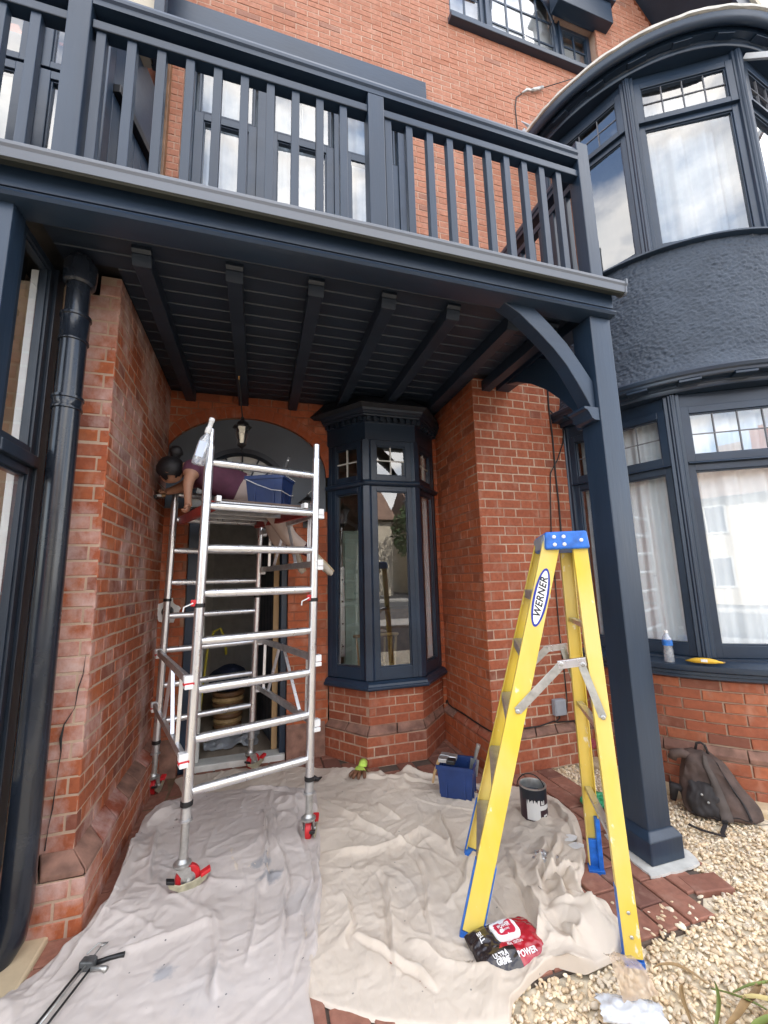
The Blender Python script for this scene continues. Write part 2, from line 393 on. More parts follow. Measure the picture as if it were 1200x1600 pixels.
    def build(s, name, mats, parent=None, smooth=False, bevel=0.0, seg=2, kind=None, sub=0):
        me = s.mesh(name, mats)
        if smooth:
            me.polygons.foreach_set('use_smooth', [True] * len(me.polygons))
            if smooth != 'all': me.set_sharp_from_angle(angle=math.radians(38))
        o = addobj(name, me, parent, kind)
        if bevel:
            bv = o.modifiers.new('bevel', 'BEVEL'); bv.width = bevel; bv.segments = seg; bv.limit_method = 'ANGLE'; bv.angle_limit = math.radians(35)
        if sub:
            sm = o.modifiers.new('sub', 'SUBSURF'); sm.levels = sub; sm.render_levels = sub
        return o

def pix(p):
    """where a world point falls, as a share of the frame, and its depth: used only to rank pieces by visible size"""
    d = (p[0], p[1], p[2] - CAMZ)
    c = [CAMR[0][i] * d[0] + CAMR[1][i] * d[1] + CAMR[2][i] * d[2] for i in range(3)]
    if c[2] < 0.1: return None
    return 600 + FPX * c[0] / c[2], 800 + FPX * c[1] / c[2], c[2]

# ---- bricks: shared unit meshes, chamfered and slightly uneven; x along the wall, y outward, z up
UNIT = {}
def unit_bricks(mat, n=9):
    if mat.name in UNIT: return UNIT[mat.name]
    out = []
    for i in range(n):
        j = lambda a: random.uniform(-a, a)
        cx, cz = 0.018, 0.05
        f = lambda x, z: (x, 0.5 + j(0.03), z)
        vs = [(-.5, -.5, -.5), (.5, -.5, -.5), (.5, -.5, .5), (-.5, -.5, .5),
              (-.5 + j(.008), .38, -.5 + j(.02)), (.5 + j(.008), .38, -.5 + j(.02)), (.5 + j(.008), .38, .5 + j(.02)), (-.5 + j(.008), .38, .5 + j(.02)),
              f(-.5 + cx, -.5 + cz), f(.5 - cx, -.5 + cz), f(.5 - cx, .5 - cz), f(-.5 + cx, .5 - cz)]
        fs = [(0, 4, 5, 1)[::-1], (1, 5, 6, 2)[::-1], (2, 6, 7, 3)[::-1], (3, 7, 4, 0)[::-1], (4, 8, 9, 5)[::-1], (5, 9, 10, 6)[::-1], (6, 10, 11, 7)[::-1], (7, 11, 8, 4)[::-1], (8, 11, 10, 9)]
        t = (random.random(), random.random(), 0.0 if i < n - 2 else random.uniform(0.35, 0.8), 1)
        me = bpy.data.meshes.new('brick'); me.from_pydata(vs, [], fs); me.materials.append(mat)
        bm = bmesh.new(); bm.from_mesh(me); bmesh.ops.recalc_face_normals(bm, faces=bm.faces); bm.to_mesh(me); bm.free()
        # open-backed shell: make sure the front face looks outward
        if me.polygons[8].normal.y < 0: me.flip_normals()
        ca = me.color_attributes.new('tint', 'FLOAT_COLOR', 'POINT')
        ca.data.foreach_set('color', list(t) * len(vs))
        co = np.array(vs, float)
        out.append((me, co, [tuple(p.vertices) for p in me.polygons], t))
    UNIT[mat.name] = out
    return out

def lay(bricks, root, mat, limit=300, name='brick', dark=0.10, jit=0.0012, stuffname=None):
    """bricks: list of (centre, U, N, W, (len, depth, height)); the largest in view become parts, the rest one joined part"""
    un = unit_bricks(mat)
    sc = []
    for q in bricks:
        c, U, Nn, Wd, (l, d, h) = q
        p = pix(c); s = 0
        if p and -30 < p[0] < 1230 and -30 < p[1] < 1630:
            vd = (Vector((0, 0, CAMZ)) - c).normalized()
            s = l * h / p[2] ** 2 * max(0.0, vd.dot(Nn))
        sc.append(s)
    order = sorted(range(len(bricks)), key=lambda i: -sc[i])
    keep = [i for i in order[:limit] if sc[i] > 0]; ks = set(keep)
    def mat4(q):
        c, U, Nn, Wd, (l, d, h) = q
        if U.cross(Nn).dot(Wd) < 0: U = -U
        c = c + Nn * random.uniform(-jit, jit) + Wd * random.uniform(-jit, jit)
        ro = random.gauss(0, .004); U, Wd = U * math.cos(ro) + Wd * math.sin(ro), Wd * math.cos(ro) - U * math.sin(ro)
        l *= random.uniform(.985, 1.004); h *= random.uniform(.965, 1.01)
        R = Matrix((U * l, Nn * d, Wd * h)).transposed().to_4x4()
        return Matrix.Translation(c) @ R
    def pick():
        return random.randrange(len(un) - 2) if random.random() > dark else len(un) - 1 - random.randrange(2)
    for i in keep:
        me = un[pick()][0]
        o = bpy.data.objects.new(name, me); COL.objects.link(o)
        o.parent = root; o.matrix_parent_inverse = root.matrix_basis.inverted() if root.parent is None else Matrix.Identity(4)
        o.matrix_basis = mat4(bricks[i])
    rest = [q for i, q in enumerate(bricks) if i not in ks]
    if rest:
        V = []; Fc = []; T = []; n = 0
        for q in rest:
            me, co, fs, t = un[pick()]
            M4 = np.array(mat4(q)); V.append(co @ M4[:3, :3].T + M4[:3, 3]); Fc += [tuple(k + n for k in f) for f in fs]; T += list(t) * len(co); n += len(co)
        me = bpy.data.meshes.new('brickwork'); me.from_pydata(np.concatenate(V).tolist(), [], Fc); me.materials.append(mat)
        ca = me.color_attributes.new('tint', 'FLOAT_COLOR', 'POINT'); ca.data.foreach_set('color', T)
        addobj(stuffname or 'brickwork', me, root, 'stuff')

CH = 0.077; JT = 0.009; BL = 0.232
def courses(z0, z1):
    n = max(1, round((z1 - z0) / CH)); h = (z1 - z0) / n
    return [(z0 + i * h, z0 + (i + 1) * h) for i in range(n)]
def brick_face(out, O, U, Nn, spans, z0, z1, bond='stretcher', proud=0.0032, body=None, depth=0.10, phase=0.0):
    """bricks of a flat face; spans(z) gives the open intervals along U; body collects the mortar backing"""
    O = Vector(O); U = Vector(U).normalized(); Nn = Vector(Nn).normalized(); W = Vector((0, 0, 1))
    runs = []
    for ci, (a, b) in enumerate(courses(z0, z1)):
        sp = spans((a + b) / 2)
        key = tuple((round(p, 4), round(q, 4)) for p, q in sp)
        if runs and runs[-1][2] == key: runs[-1][1] = b
        else: runs.append([a, b, key])
        for (s0, s1) in sp:
            if bond == 'flemish':
                seq = [BL, BL / 2 + 0.002]; off = phase + (ci % 2) * (BL * 0.75 + 0.001)
            else:
                seq = [BL]; off = phase + (ci % 2) * BL / 2
            per = sum(seq)
            u = math.floor((s0 - off) / per - 1) * per + off; k = 0
            while u < s1:
                l = seq[k % len(seq)]; p = max(u, s0); q = min(u + l, s1)
                if q - p > 0.035:
                    e0 = 0.0 if p <= s0 + 1e-6 else JT / 2; e1 = 0.0 if q >= s1 - 1e-6 else JT / 2
                    ln = q - p - e0 - e1
                    c = O + U * ((p + e0 + q - e1) / 2) + Nn * (proud / 2 - 0.012) + W * ((a + b) / 2 - O.z)
                    out.append((c, U, Nn, W, (ln, 0.024 + proud, (b - a) - JT)))
                u += l; k += 1
    if body is not None:
        for a, b, key in runs:
            for (s0, s1) in key:
                c0 = O + U * (s0 + .0006) - Nn * depth; c0.z = a; l_ = U * (s1 - s0 - .0012)
                body.prism([c0, c0 + l_, c0 + l_ + W * (b - a), c0 + W * (b - a)], Nn * depth)
def cut(full, holes):
    """remove hole intervals from a list of intervals"""
    out = list(full)
    for (h0, h1) in holes:
        nx = []
        for (a, b) in out:
            if h1 <= a or h0 >= b: nx.append((a, b)); continue
            if h0 - a > 0.02: nx.append((a, h0))
            if b - h1 > 0.02: nx.append((h1, b))
        out = nx
    return out
X_, Y_, Z_ = Vector((1, 0, 0)), Vector((0, 1, 0)), Vector((0, 0, 1))
# ------------------------------------------------------------------ ground
g = B(); g.add([(-300, -300, -0.035), (300, -300, -0.035), (300, 300, -0.035), (-300, 300, -0.035)], [(0, 1, 2, 3)])
g.build('ground', ASPH, kind='structure')
g = B(); g.add([(-3.5, -1.2, -0.022), (4.6, -1.2, -0.022), (4.6, 3.2, -0.022), (-3.5, 3.2, -0.022)], [(0, 1, 2, 3)])
g.build('gravel_bed', EARTH, kind='structure')
pf = B(); pf.prism([(-1.30, 1.60, -0.12), (1.90, 1.60, -0.12), (1.97, 1.66, -.12), (2.09, 1.75, -.12), (2.18, 1.80, -.12), (2.18, 3.95, -0.12), (-1.30, 3.95, -0.12)], (0, 0, .114)).build('porch_floor', MO_DIRT, kind='structure')
pf = bpy.data.objects['porch_floor']

DL = [(-0.901, 1.992), (-0.862, 2.13), (-0.786, 2.228), (-0.690, 2.40), (-0.645, 2.60), (-0.655, 2.82), (-0.66, 3.05), (-0.66, 3.22)]
DT = [(-0.66, 3.22), (-0.60, 3.42), (-0.417, 3.53), (-0.108, 3.52), (0.209, 3.451), (0.445, 3.287)]
DR = [(0.445, 3.287), (0.392, 2.75), (0.345, 2.376), (0.318, 2.133), (0.265, 1.949), (0.222, 1.825), (0.225, 1.705), (0.231, 1.62)]
ET = [(-0.576, 3.86), (-0.332, 3.90), (-0.015, 3.89), (0.281, 3.80), (0.56, 3.66), (0.86, 3.40), (1.20, 3.32), (1.50, 3.05), (1.85, 2.87)]
ER = [(1.85, 2.87), (1.985, 2.64), (1.928, 2.382), (1.728, 2.104), (1.509, 1.909), (1.485, 1.813), (1.53, 1.722), (1.497, 1.629), (1.421, 1.576), (1.232, 1.562), (1.147, 1.619), (1.016, 1.599), (0.901, 1.549), (0.842, 1.479)]
def inside(poly, x, y):
    c = False; n = len(poly); j = n - 1
    for i in range(n):
        if (poly[i][1] > y) != (poly[j][1] > y) and x < (poly[j][0] - poly[i][0]) * (y - poly[i][1]) / (poly[j][1] - poly[i][1]) + poly[i][0]: c = not c
        j = i
    return c
DPOLY = DL + DT + DR + [(0.0, 1.4), (-0.9, 1.4)]
EPOLY = ET + ER + [(0.842, 1.479), (0.647, 1.539), (0.451, 1.63), (0.311, 1.71), (0.21, 1.799), (0.3, 2.6), (-0.4, 3.4)]
pav = []
PW, PL = 0.142, 0.262
ci = 0; x = -1.29
while x < 2.17:
    y = 1.605 - (ci % 2) * PL / 2 - PL
    while y < 3.93:
        y0, y1 = max(y, 1.605), min(y + PL, 3.94); xm = x + PW / 2; ym = (y0 + y1) / 2
        ok = y1 - y0 > 0.05
        if xm + PW / 2 > 2.05 + max(0, (y0 - 1.60)) * 1.5: ok = False
        if xm > 1.80 and ym > 3.05: ok = False
        if xm > 0.65 + (3.93 - ym) * 0.8 and ym > 3.56 and xm < 1.42: ok = False
        if ok:
            near = [inside(DPOLY, xm + a, ym + b) or inside(EPOLY, xm + a, ym + b) for a in (-.14, 0, .14) for b in (-.2, 0, .2)]
            if not all(near):
                pav.append((Vector((xm, ym, -0.008 + random.uniform(-.0015, .0015))), Y_, Z_, X_, (y1 - y0 - 0.008, 0.03, PW - 0.008)))
        y += PL
    x += PW; ci += 1
# three loose pavers beyond the post
for (xx, yy, a) in ((2.13, 1.765, 0.16),):
    u = Vector((math.sin(a), math.cos(a), 0)); wv = Vector((math.cos(a), -math.sin(a), 0))
    pav.append((Vector((xx, yy, -0.008)), wv, Z_, -u, (0.20, 0.03, 0.115)))
lay(pav, pf, PAVE, 300, 'paver', dark=0.15)
cem = B()
ring = [(1.905, 1.865), (2.02, 1.845), (2.225, 1.86), (2.265, 1.95), (2.23, 2.2), (1.95, 2.21), (1.925, 2.02)]
vs = []
for i in range(42):
    t = i / 42 * len(ring); k = int(t); f = t - k; a = Vector(ring[k]); b = Vector(ring[(k + 1) % len(ring)]); p = a.lerp(b, f)
    p += Vector((noise.noise((p.x * 22, p.y * 22, 1)), noise.noise((p.x * 22, p.y * 22, 5)))) * 0.014
    vs.append((p.x, p.y, 0.004))
cem.prism(vs, (0, 0, 0.012)); cem.build('cement_pad', CEMENT, pf)

# ------------------------------------------------------------------ gravel (stuff)
BC, BR = Vector((4.05, 3.15)), 1.33
def gravel():
    pts = []
    n = 0
    while n < 30000:
        u = rng.random(); y = 0.75 + 2.35 * (u ** 1.25); x = rng.uniform(0.1, 3.5); n += 1
        if 1.60 < y and x < min(2.17, 1.94 + (y - 1.60) * 1.5): continue
        if math.hypot(x - BC.x, y - BC.y) < BR + 0.15: continue
        if x > 2.30 + 0.3 * y: continue
        if x < 0.1 + (y - .75) * .0: continue
        if 2.06 < x < 2.20 and 1.70 < y < 1.85: continue
        pts.append((x, y))
    # a few spilt on to the paving
    for _ in range(60):
        x = rng.uniform(0.9, 2.16); y = 1.60 + abs(rng.normal(0, 0.05)); pts.append((x, y))
    pts += [(1.726, 1.663), (1.60, 1.80), (1.86, 1.72)]
    # template stones
    temps = []
    for k in range(14):
        bm = bmesh.new(); bmesh.ops.create_icosphere(bm, subdivisions=2 if k < 7 else 1, radius=1)
        s = (random.uniform(.8, 1.5), random.uniform(.6, 1.0), random.uniform(.45, .75)); off = Vector((k * 7.3, 1.7, 4))
        for v in bm.verts:
            d = 1 + 0.42 * noise.noise(v.co * 1.15 + off)
            v.co = Vector((v.co.x * s[0], v.co.y * s[1], v.co.z * s[2])) * d
        bm.verts.index_update()
        temps.append((np.array([v.co[:] for v in bm.verts]), np.array([[v.index for v in f.verts] for f in bm.faces]))); bm.free()
    V = []; Fc = []; Cc = []; n = 0
    pal = np.array([(0.70, 0.58, 0.41), (0.76, 0.65, 0.48), (0.64, 0.50, 0.34), (0.80, 0.72, 0.58), (0.58, 0.46, 0.33), (0.68, 0.60, 0.50)])
    for (x, y) in pts:
        near = y < 2.0
        vv, ff = temps[rng.integers(0, 7) if near else rng.integers(7, 14)]
        r = rng.uniform(0.0062, 0.0120); a = rng.uniform(0, 6.28); b_ = rng.normal(0, 0.5); c_ = rng.normal(0, 0.4)
        ca, sa, cb, sb, cc, sc_ = math.cos(a), math.sin(a), math.cos(b_), math.sin(b_), math.cos(c_), math.sin(c_)
        R = np.array([[ca, -sa, 0], [sa, ca, 0], [0, 0, 1]]) @ np.array([[1, 0, 0], [0, cb, -sb], [0, sb, cb]]) @ np.array([[cc, 0, sc_], [0, 1, 0], [-sc_, 0, cc]])
        z = -0.016 + rng.random() * 0.012 if not (y > 1.6 and x < min(2.17, 1.94 + (y - 1.60) * 1.5)) else r * 0.55
        V.append(vv @ R.T * r + (x, y, z)); Fc.append(ff + n); n += len(vv)
        Cc.append(np.repeat(np.append(pal[rng.integers(0, len(pal))] * (1.0, .965, .90) * rng.uniform(1.0, 1.22), 1)[None], len(vv), 0))
    V = np.concatenate(V); Fc = np.concatenate(Fc)
    me = bpy.data.meshes.new('gravel'); me.vertices.add(len(V)); me.vertices.foreach_set('co', V.ravel())
    me.loops.add(Fc.size); me.loops.foreach_set('vertex_index', Fc.ravel().astype(np.int32))
    me.polygons.add(len(Fc)); me.polygons.foreach_set('loop_start', np.arange(0, Fc.size, 3, dtype=np.int32)); me.polygons.foreach_set('loop_total', np.full(len(Fc), 3, dtype=np.int32))
    me.update(); me.validate(); me.materials.append(GRAVEL)
    ca = me.color_attributes.new('tint', 'FLOAT_COLOR', 'POINT'); ca.data.foreach_set('color', np.concatenate(Cc).ravel())
    addobj('gravel', me, None, 'stuff')
gravel()

# buff kerb stones along the foot of the bow
for (t0, t1) in ((93, 77), (76.3, 61), (60.3, 45), (44.3, 28), (27.3, 8)):
    kb = B(); path = []
    for i in range(7):
        t = math.radians(t0 + (t1 - t0) * i / 6); path.append(((BC.x - math.sin(t) * BR, BC.y - math.cos(t) * BR), (-math.sin(t), -math.cos(t))))
    kb.sweep(path, [(0.028, -0.05), (0.145, -0.05), (0.15, 0.012), (0.135, 0.028), (0.028, 0.03)])
    o = kb.build('kerb_stone', KERBST, None, bevel=0.006)
    tag(o, {93: 'buff kerb stone at the foot of the curved wall, beside the outside tap', 76.3: 'buff kerb stone at the foot of the curved wall, hidden partly by the navy post', 60.3: 'buff kerb stone on the gravel between the navy post and the backpack', 44.3: 'buff kerb stone lying directly under the backpack', 27.3: 'buff kerb stone on the right side of the backpack'}[t0], 'kerb stone', 'buff kerb stones along the bow wall')
sb = B(); sb.box((-1.35, 1.75, -0.03), (-0.82, 2.44, 0.03)).build('doorstep_slab', KERBST, bevel=0.01)
tag(bpy.data.objects['doorstep_slab'], 'buff stone slab under the foot of the black drainpipe', 'slab')

# ------------------------------------------------------------------ walls
ZC = 3.235                                              # porch ceiling
# left brick pier
pier = thing('brick_pier', 'weathered red brick pier behind the drainpipe with chalky white bloom and a crack', 'brick pier', (-0.78, 2.48, 0))
bk = []; bd = B(); JT = 0.0105
brick_face(bk, (-1.05, 2.475, 0), X_, -Y_, lambda z: [(0, 0.27)] if z < 3.05 else ([(0.12, 0.27)] if z < 3.10 else [(0.17, 0.27)]), 0.31, 3.19, 'flemish', body=bd, depth=0.11, phase=0.05)
brick_face(bk, (-0.78, 2.475, 0), Y_, X_, lambda z: [(0, 1.455)], 0.31, ZC, 'flemish', body=bd, depth=0.10)
brick_face(bk, (-1.05, 2.395, 0), X_, -Y_, lambda z: [(0, 0.345)], 0.0, 0.235, 'flemish', body=bd, depth=0.11, phase=0.06)
brick_face(bk, (-0.705, 2.395, 0), Y_, X_, lambda z: [(0, 1.535)], 0.0, 0.235, 'flemish', body=bd, depth=0.09)
JT = 0.009
lay(bk, pier, BR_PIER, 300, jit=0.0014)
bd.build('mortar_bed', MO_CREAM, pier)
# sloping plinth course, one stone at a time, mitred at the corner
def poly_faces(pts):
    out = []
    for a, b in zip(pts[:-1], pts[1:]):
        a, b = Vector((*a, 0)), Vector((*b, 0)); u = (b - a).normalized(); out.append((a, u, Vector((u.y, -u.x, 0)), (b - a).length))
    return out
def plinth_run(low, top, z0, z1, zt, root, mats):
    for (a, u, n_, l), (a2, u2, n2, l2) in zip(poly_faces(low), poly_faces(top)):
        k = max(1, round(l / 0.222))
        for i in range(k):
            p0 = a + u * (l * i / k + 0.004); p1 = a + u * (l * (i + 1) / k - 0.004); q0 = a2 + u2 * (l2 * i / k + .004) - n2 * .004; q1 = a2 + u2 * (l2 * (i + 1) / k - .004) - n2 * .004
            s = B(); s.add([p0 + Z_ * z0, p1 + Z_ * z0, p1 + Z_ * z1, p0 + Z_ * z1, q0 + Z_ * z0, q1 + Z_ * z0, q1 + Z_ * zt, q0 + Z_ * zt], [(0, 1, 2, 3), (3, 2, 6, 7), (4, 7, 6, 5), (0, 4, 5, 1), (0, 3, 7, 4), (1, 5, 6, 2)])
            s.build('plinth_stone', random.choice(mats), root, bevel=0.006, seg=3)
plinth_run([(-1.05, 2.391), (-0.701, 2.391), (-0.701, 3.92)], [(-1.05, 2.474), (-0.779, 2.474), (-0.779, 3.92)], 0.238, 0.262, 0.318, pier, [STONE, STONE, BR_PIER])
cr_ = B()
pth = [(-0.795, 2.466, 1.18), (-0.800, 2.466, 1.08), (-0.815, 2.466, 1.02), (-0.822, 2.466, 0.93), (-0.86, 2.466, 0.86), (-0.868, 2.466, 0.80), (-0.862, 2.466, 0.74), (-0.870, 2.466, 0.62), (-0.875, 2.466, 0.50), (-0.885, 2.466, 0.42), (-0.89, 2.466, 0.33)]
cr_.tube(pth, [0.0005, 0.002, 0.003, 0.0012, 0.003, 0.007, 0.0025, 0.001, 0.003, 0.001, 0.003], 6); cr_.build('crack', BLACK, pier)

# back wall with the arched doorway
dw = thing('door_wall', 'orange red brick back wall of the porch around the arched doorway', 'brick wall', (0, 3.93, 0))
AX, AZ, AW, AH = -0.115, 2.50, 0.735, 0.53
def dspan(z):
    full = [(0, 1.41), (2.53, 2.58)]
    if z < 2.17: h = [(0.20, 1.05)]
    elif z < AZ: h = [(AX - AW + 0.78 - .02, AX + AW + 0.78 + .05)]
    elif z < AZ + AH + CH * .5:
        e = .055 + AW * math.sqrt(max(0, 1 - ((max(z - CH * .5, AZ) - AZ) / AH) ** 2)); h = [(AX - e + 0.78, AX + e + 0.78)]
    else: h = []
    return cut(full, h)
bk = []; bd = B()
brick_face(bk, (-0.78, 3.93, 0), X_, -Y_, dspan, 0.0, ZC, 'flemish', body=bd, depth=0.12)
lay(bk, dw, BR_PORCH, 300)
bd.build('mortar_bed', MO_RED, dw)
per = [(AX + AW * math.cos(a), AZ + AH * math.sin(a), math.cos(a) / AW, math.sin(a) / AH) for a in np.linspace(-.02, math.pi + .02, 400)]
acc = 0.0; last = per[0]; cuts = [per[0]]
for p_ in per[1:]:
    acc += math.hypot(p_[0] - last[0], p_[1] - last[1]); last = p_
    if acc > .077: cuts.append(p_); acc = 0
cuts.append(per[-1])
for a_, b_ in zip(cuts[:-1], cuts[1:]):
    def od(p_, d): l = math.hypot(p_[2], p_[3]); return Vector((min(max(p_[0] + p_[2] / l * d, -.778), .9), 3.925, p_[1] + p_[3] / l * d))
    i0, i1, o1, o0 = od(a_, -.004), od(b_, -.004), od(b_, .112), od(a_, .112)
    mid = (i0 + i1 + o1 + o0) / 4; sh = [mid + (q - mid) * (1 - .05 * (1 if k else 1)) for k, q in enumerate((i0, i1, o1, o0))]
    if (o1 - i1).length < .02 or (o0 - i0).length < .02: continue
    s = B(); s.prism(sh, (0, .03, 0)); s.build('arch_brick', BR_PORCH, dw, bevel=.002)
s = B(); m = len(per)
vs = [tuple(od(p_, -.002)) for p_ in per] + [tuple(od(p_, .114)) for p_ in per]
vs = [(x, 3.9265, z) for x, y, z in vs]; s.add(vs + [(x, 3.99, z) for x, y, z in vs[:m]], [(i, i + 1, m + i + 1, m + i) for i in range(m - 1)] + [(i + 1, i, 2 * m + i, 2 * m + i + 1) for i in range(m - 1)]); s.build('arch_mortar', MO_RED, dw)
s = B()
for xx in ((-0.78, -0.58), (0.27, 0.60)):
    s.prism([(xx[0], 3.90, 0.0), (xx[0], 3.90, 0.25), (xx[0], 3.924, 0.285), (xx[0], 3.924, 0.0)], (xx[1] - xx[0], 0, 0))
s.build('plinth_course', STONE, dw)

# right wing: side face of the recess and the front face
ww = thing('wing_wall', 'red brick wall corner between the oriel window and the curved bay, with cables', 'brick wall', (1.79, 3.1, 0))
bk = []; bd = B()
brick_face(bk, (1.79, 3.1, 0), Y_, -X_, lambda z: [(0, 0.83)], 0.30, ZC, 'flemish', body=bd, depth=0.10)
bk2 = []; bd2 = B()
brick_face(bk2, (1.79, 3.1, 0), X_, -Y_, lambda z: [(0, 1.0)], 0.30, 3.40, 'flemish', body=bd2, depth=0.10)
brick_face(bk, (1.74, 3.05, 0), Y_, -X_, lambda z: [(0, 0.88)], 0.0, 0.24, 'flemish', body=bd, depth=0.05)
brick_face(bk2, (1.74, 3.05, 0), X_, -Y_, lambda z: [(0, 1.0)], 0.0, 0.24, 'flemish', body=bd2, depth=0.05)
lay(bk, ww, BR_PORCH, 130, jit=0.0015)
lay(bk2, ww, BR_FRONT, 170, jit=0.0015, dark=0.07, stuffname='front_brickwork')
b2 = B(); bd.build('mortar_bed', MO_RED, ww); bd2.build('front_mortar_bed', MO_FRONT, ww)
plinth_run([(1.737, 3.925), (1.737, 3.047), (2.74, 3.047)], [(1.789, 3.925), (1.789, 3.099), (2.74, 3.099)], 0.243, 0.262, 0.302, ww, [STONE, STONE, BR_FRONT])

# upper storey
uw = thing('upper_wall', 'faded red brick upper wall behind the balcony with a dark lintel band', 'brick wall', (0.5, 3.1, 3.4))
def uspan(z):
    full = [(0, 3.6)] if z < 5.6 else [(0, 6.2)]
    h = []
    if z < 5.96: h.append((0.14, 2.06))
    if 7.20 < z < 8.05: h.append((2.60, 4.56))
    elif 8.05 <= z < 8.75: h.append((3.05, 4.02))
    if z > 7.6: full = [(0, 6.2 - (z - 7.6) * 0.80)]
    return cut(full, h)
bk = []; bd = B(); CH, BL, JT = 0.0635, 0.205, 0.0075
brick_face(bk, (-0.80, 3.1, 0), X_, -Y_, uspan, 3.405, 9.1, 'stretcher', body=bd, depth=0.16)
lay(bk, uw, BR_UP, 300, jit=0.0018, dark=0.05); CH, BL, JT = 0.077, 0.232, 0.009
bd.build('mortar_bed', MO_UP, uw)
s = B(); s.box((-0.82, 3.060, 5.975), (1.47, 3.14, 6.285)); s.build('lintel', NAVY, uw, bevel=0.006)
s = B(); s.box((3.15, 2.985, 8.0), (3.93, 3.13, 8.30)); s.box((3.10, 2.955, 8.30), (3.98, 3.13, 8.345)); s.build('window_hood', NAVY, uw, bevel=0.006)

# oriel brick base
ob = thing('oriel_base', 'low canted red brick base carrying the navy oriel window', 'brick base', (1.15, 3.7, 0))
OPL = [(0.600, 3.93), (0.889, 3.54), (1.402, 3.54), (1.74, 3.90)]
OUP = [(0.640, 3.93), (0.925, 3.60), (1.408, 3.60), (1.745, 3.935)]
bk = []; bd = B()
for (a, u, n_, l) in poly_faces(OPL): brick_face(bk, a, u, n_, lambda z, l=l: [(0, l)], 0, 0.235, 'flemish', body=bd, depth=0.08)
for (a, u, n_, l) in poly_faces(OUP): brick_face(bk, a, u, n_, lambda z, l=l: [(0, l)], 0.30, 0.585, 'flemish', body=bd, depth=0.10)
lay(bk, ob, BR_FRONT, 300)
bd.build('mortar_bed', MO_FRONT, ob)
plinth_run(OPL, OUP, 0.238, 0.255, 0.303, ob, [STONE])

# the bulk of the house, which keeps its own front in shade
s = B(); s.box((-14, 3.5, -.03), (-1.96, 12, 3.3)); s.box((-14, 3.1, 3.3), (-0.86, 12, 9.6)); s.box((5.45, 3.3, -.03), (14, 12, 9.6)); s.box((-14, 11.8, 0), (14, 12.2, 9.6))
s.prism([(-14, 3.32, 9.6), (-14, 3.32, 9.75), (-14, 7.6, 12.2), (-14, 12.0, 9.75), (-14, 12.0, 9.6)], (28, 0, 0))
s.build('house_mass', BR_UP, kind='structure')
# bow: curved brick base and rendered band
def arcpt(t, r): t = math.radians(t); return Vector((BC.x - math.sin(t) * r, BC.y - math.cos(t) * r, 0))
def arcn(t): t = math.radians(t); return Vector((-math.sin(t), -math.cos(t), 0))
def arcpath(t0, t1, n, r): return [((arcpt(t0 + (t1 - t0) * i / n, r)[:2]), (arcn(t0 + (t1 - t0) * i / n)[:2])) for i in range(n + 1)]
cw = thing('bow_wall', 'curved orange brick wall under the ground floor bay window, behind the backpack', 'brick wall', (3.0, 2.5, 0))
bk = []
def arc_bricks(r, z0, z1, bl=BL):
    for k, (a, b) in enumerate(courses(z0, z1)):
        dt = math.degrees(bl / r); t = 92 - (k % 2) * dt / 2
        while t > -40:
            tm = t - dt / 2
            c = arcpt(tm, r - 0.009 - bl * bl / (8 * r) + 0.004); c.z = (a + b) / 2
            u = Vector((math.cos(math.radians(tm)), -math.sin(math.radians(tm)), 0))
            bk.append((c, u, arcn(tm), Z_, (bl - JT, 0.03, b - a - JT))); t -= dt
arc_bricks(BR, 0.33, 0.755); arc_bricks(BR + 0.022, 0.0, 0.24)
lay(bk, cw, BR_BOW, 300)
s = B(); s.sweep(arcpath(95, -42, 60, BR), [(-0.006, 0.32), (-0.006, 0.76), (-0.10, 0.76), (-0.10, -0.03), (0.015, -0.03), (0.015, 0.24), (-0.006, 0.245)]); s.build('mortar_bed', MO_CREAM, cw)
t = 93
while t > -40:
    dt = math.degrees(0.232 / BR); s = B(); s.sweep(arcpath(t, t - dt + 0.35, 4, BR), [(0.026, 0.246), (0.030, 0.275), (0.004, 0.322), (-0.02, 0.322), (-0.02, 0.246)]); s.build('plinth_stone', STBR if random.random() < .5 else STONE, cw, bevel=0.003); t -= dt

rb = thing('render_band', 'rough navy rendered band of the curved bay between its two windows', 'rendered wall', (3.0, 2.5, 3.0))
nu, nv = 420, 170
vs = []
for j in range(nv + 1):
    for i in range(nu + 1):
        t = 97 - 140 * i / nu; z = 2.985 + (4.075 - 2.985) * j / nv
        flare = 0.055 * max(0, 1 - (z - 2.985) / 0.20) ** 2
        p = arcpt(t, 1.0); q = (p.x * 0 + t * 0.0234 * 1.0, z, 0)
        d = 0.0035 * noise.noise((t * 0.0232 * 30, z * 34, 0)) + 0.006 * noise.noise((t * 0.0232 * 60, z * 64, 3)) + 0.003 * noise.noise((t * 0.0232 * 7, z * 7, 9))
        d += .0085 * (.45 - noise.voronoi((t * .0232 * 34 + .8 * noise.noise((t * .3, z * 12, 5)), z * 36, 0))[0][0]) * (.7 + .9 * noise.noise((t * .08, z * 3, 1)))
        p = arcpt(t, BR + flare + d); vs.append((p.x, p.y, z))
fs = [(j * (nu + 1) + i, j * (nu + 1) + i + 1, (j + 1) * (nu + 1) + i + 1, (j + 1) * (nu + 1) + i) for j in range(nv) for i in range(nu)]
s = B(); s.add(vs, fs); s.build('pebble_dash', DASH, rb, smooth='all')
s = B(); s.sweep(arcpath(96, -42, 50, BR), [(-0.03, 2.95), (-0.03, 4.09), (-0.14, 4.09), (-0.14, 2.95)]); s.build('wall_core', DARKNAVY, rb)
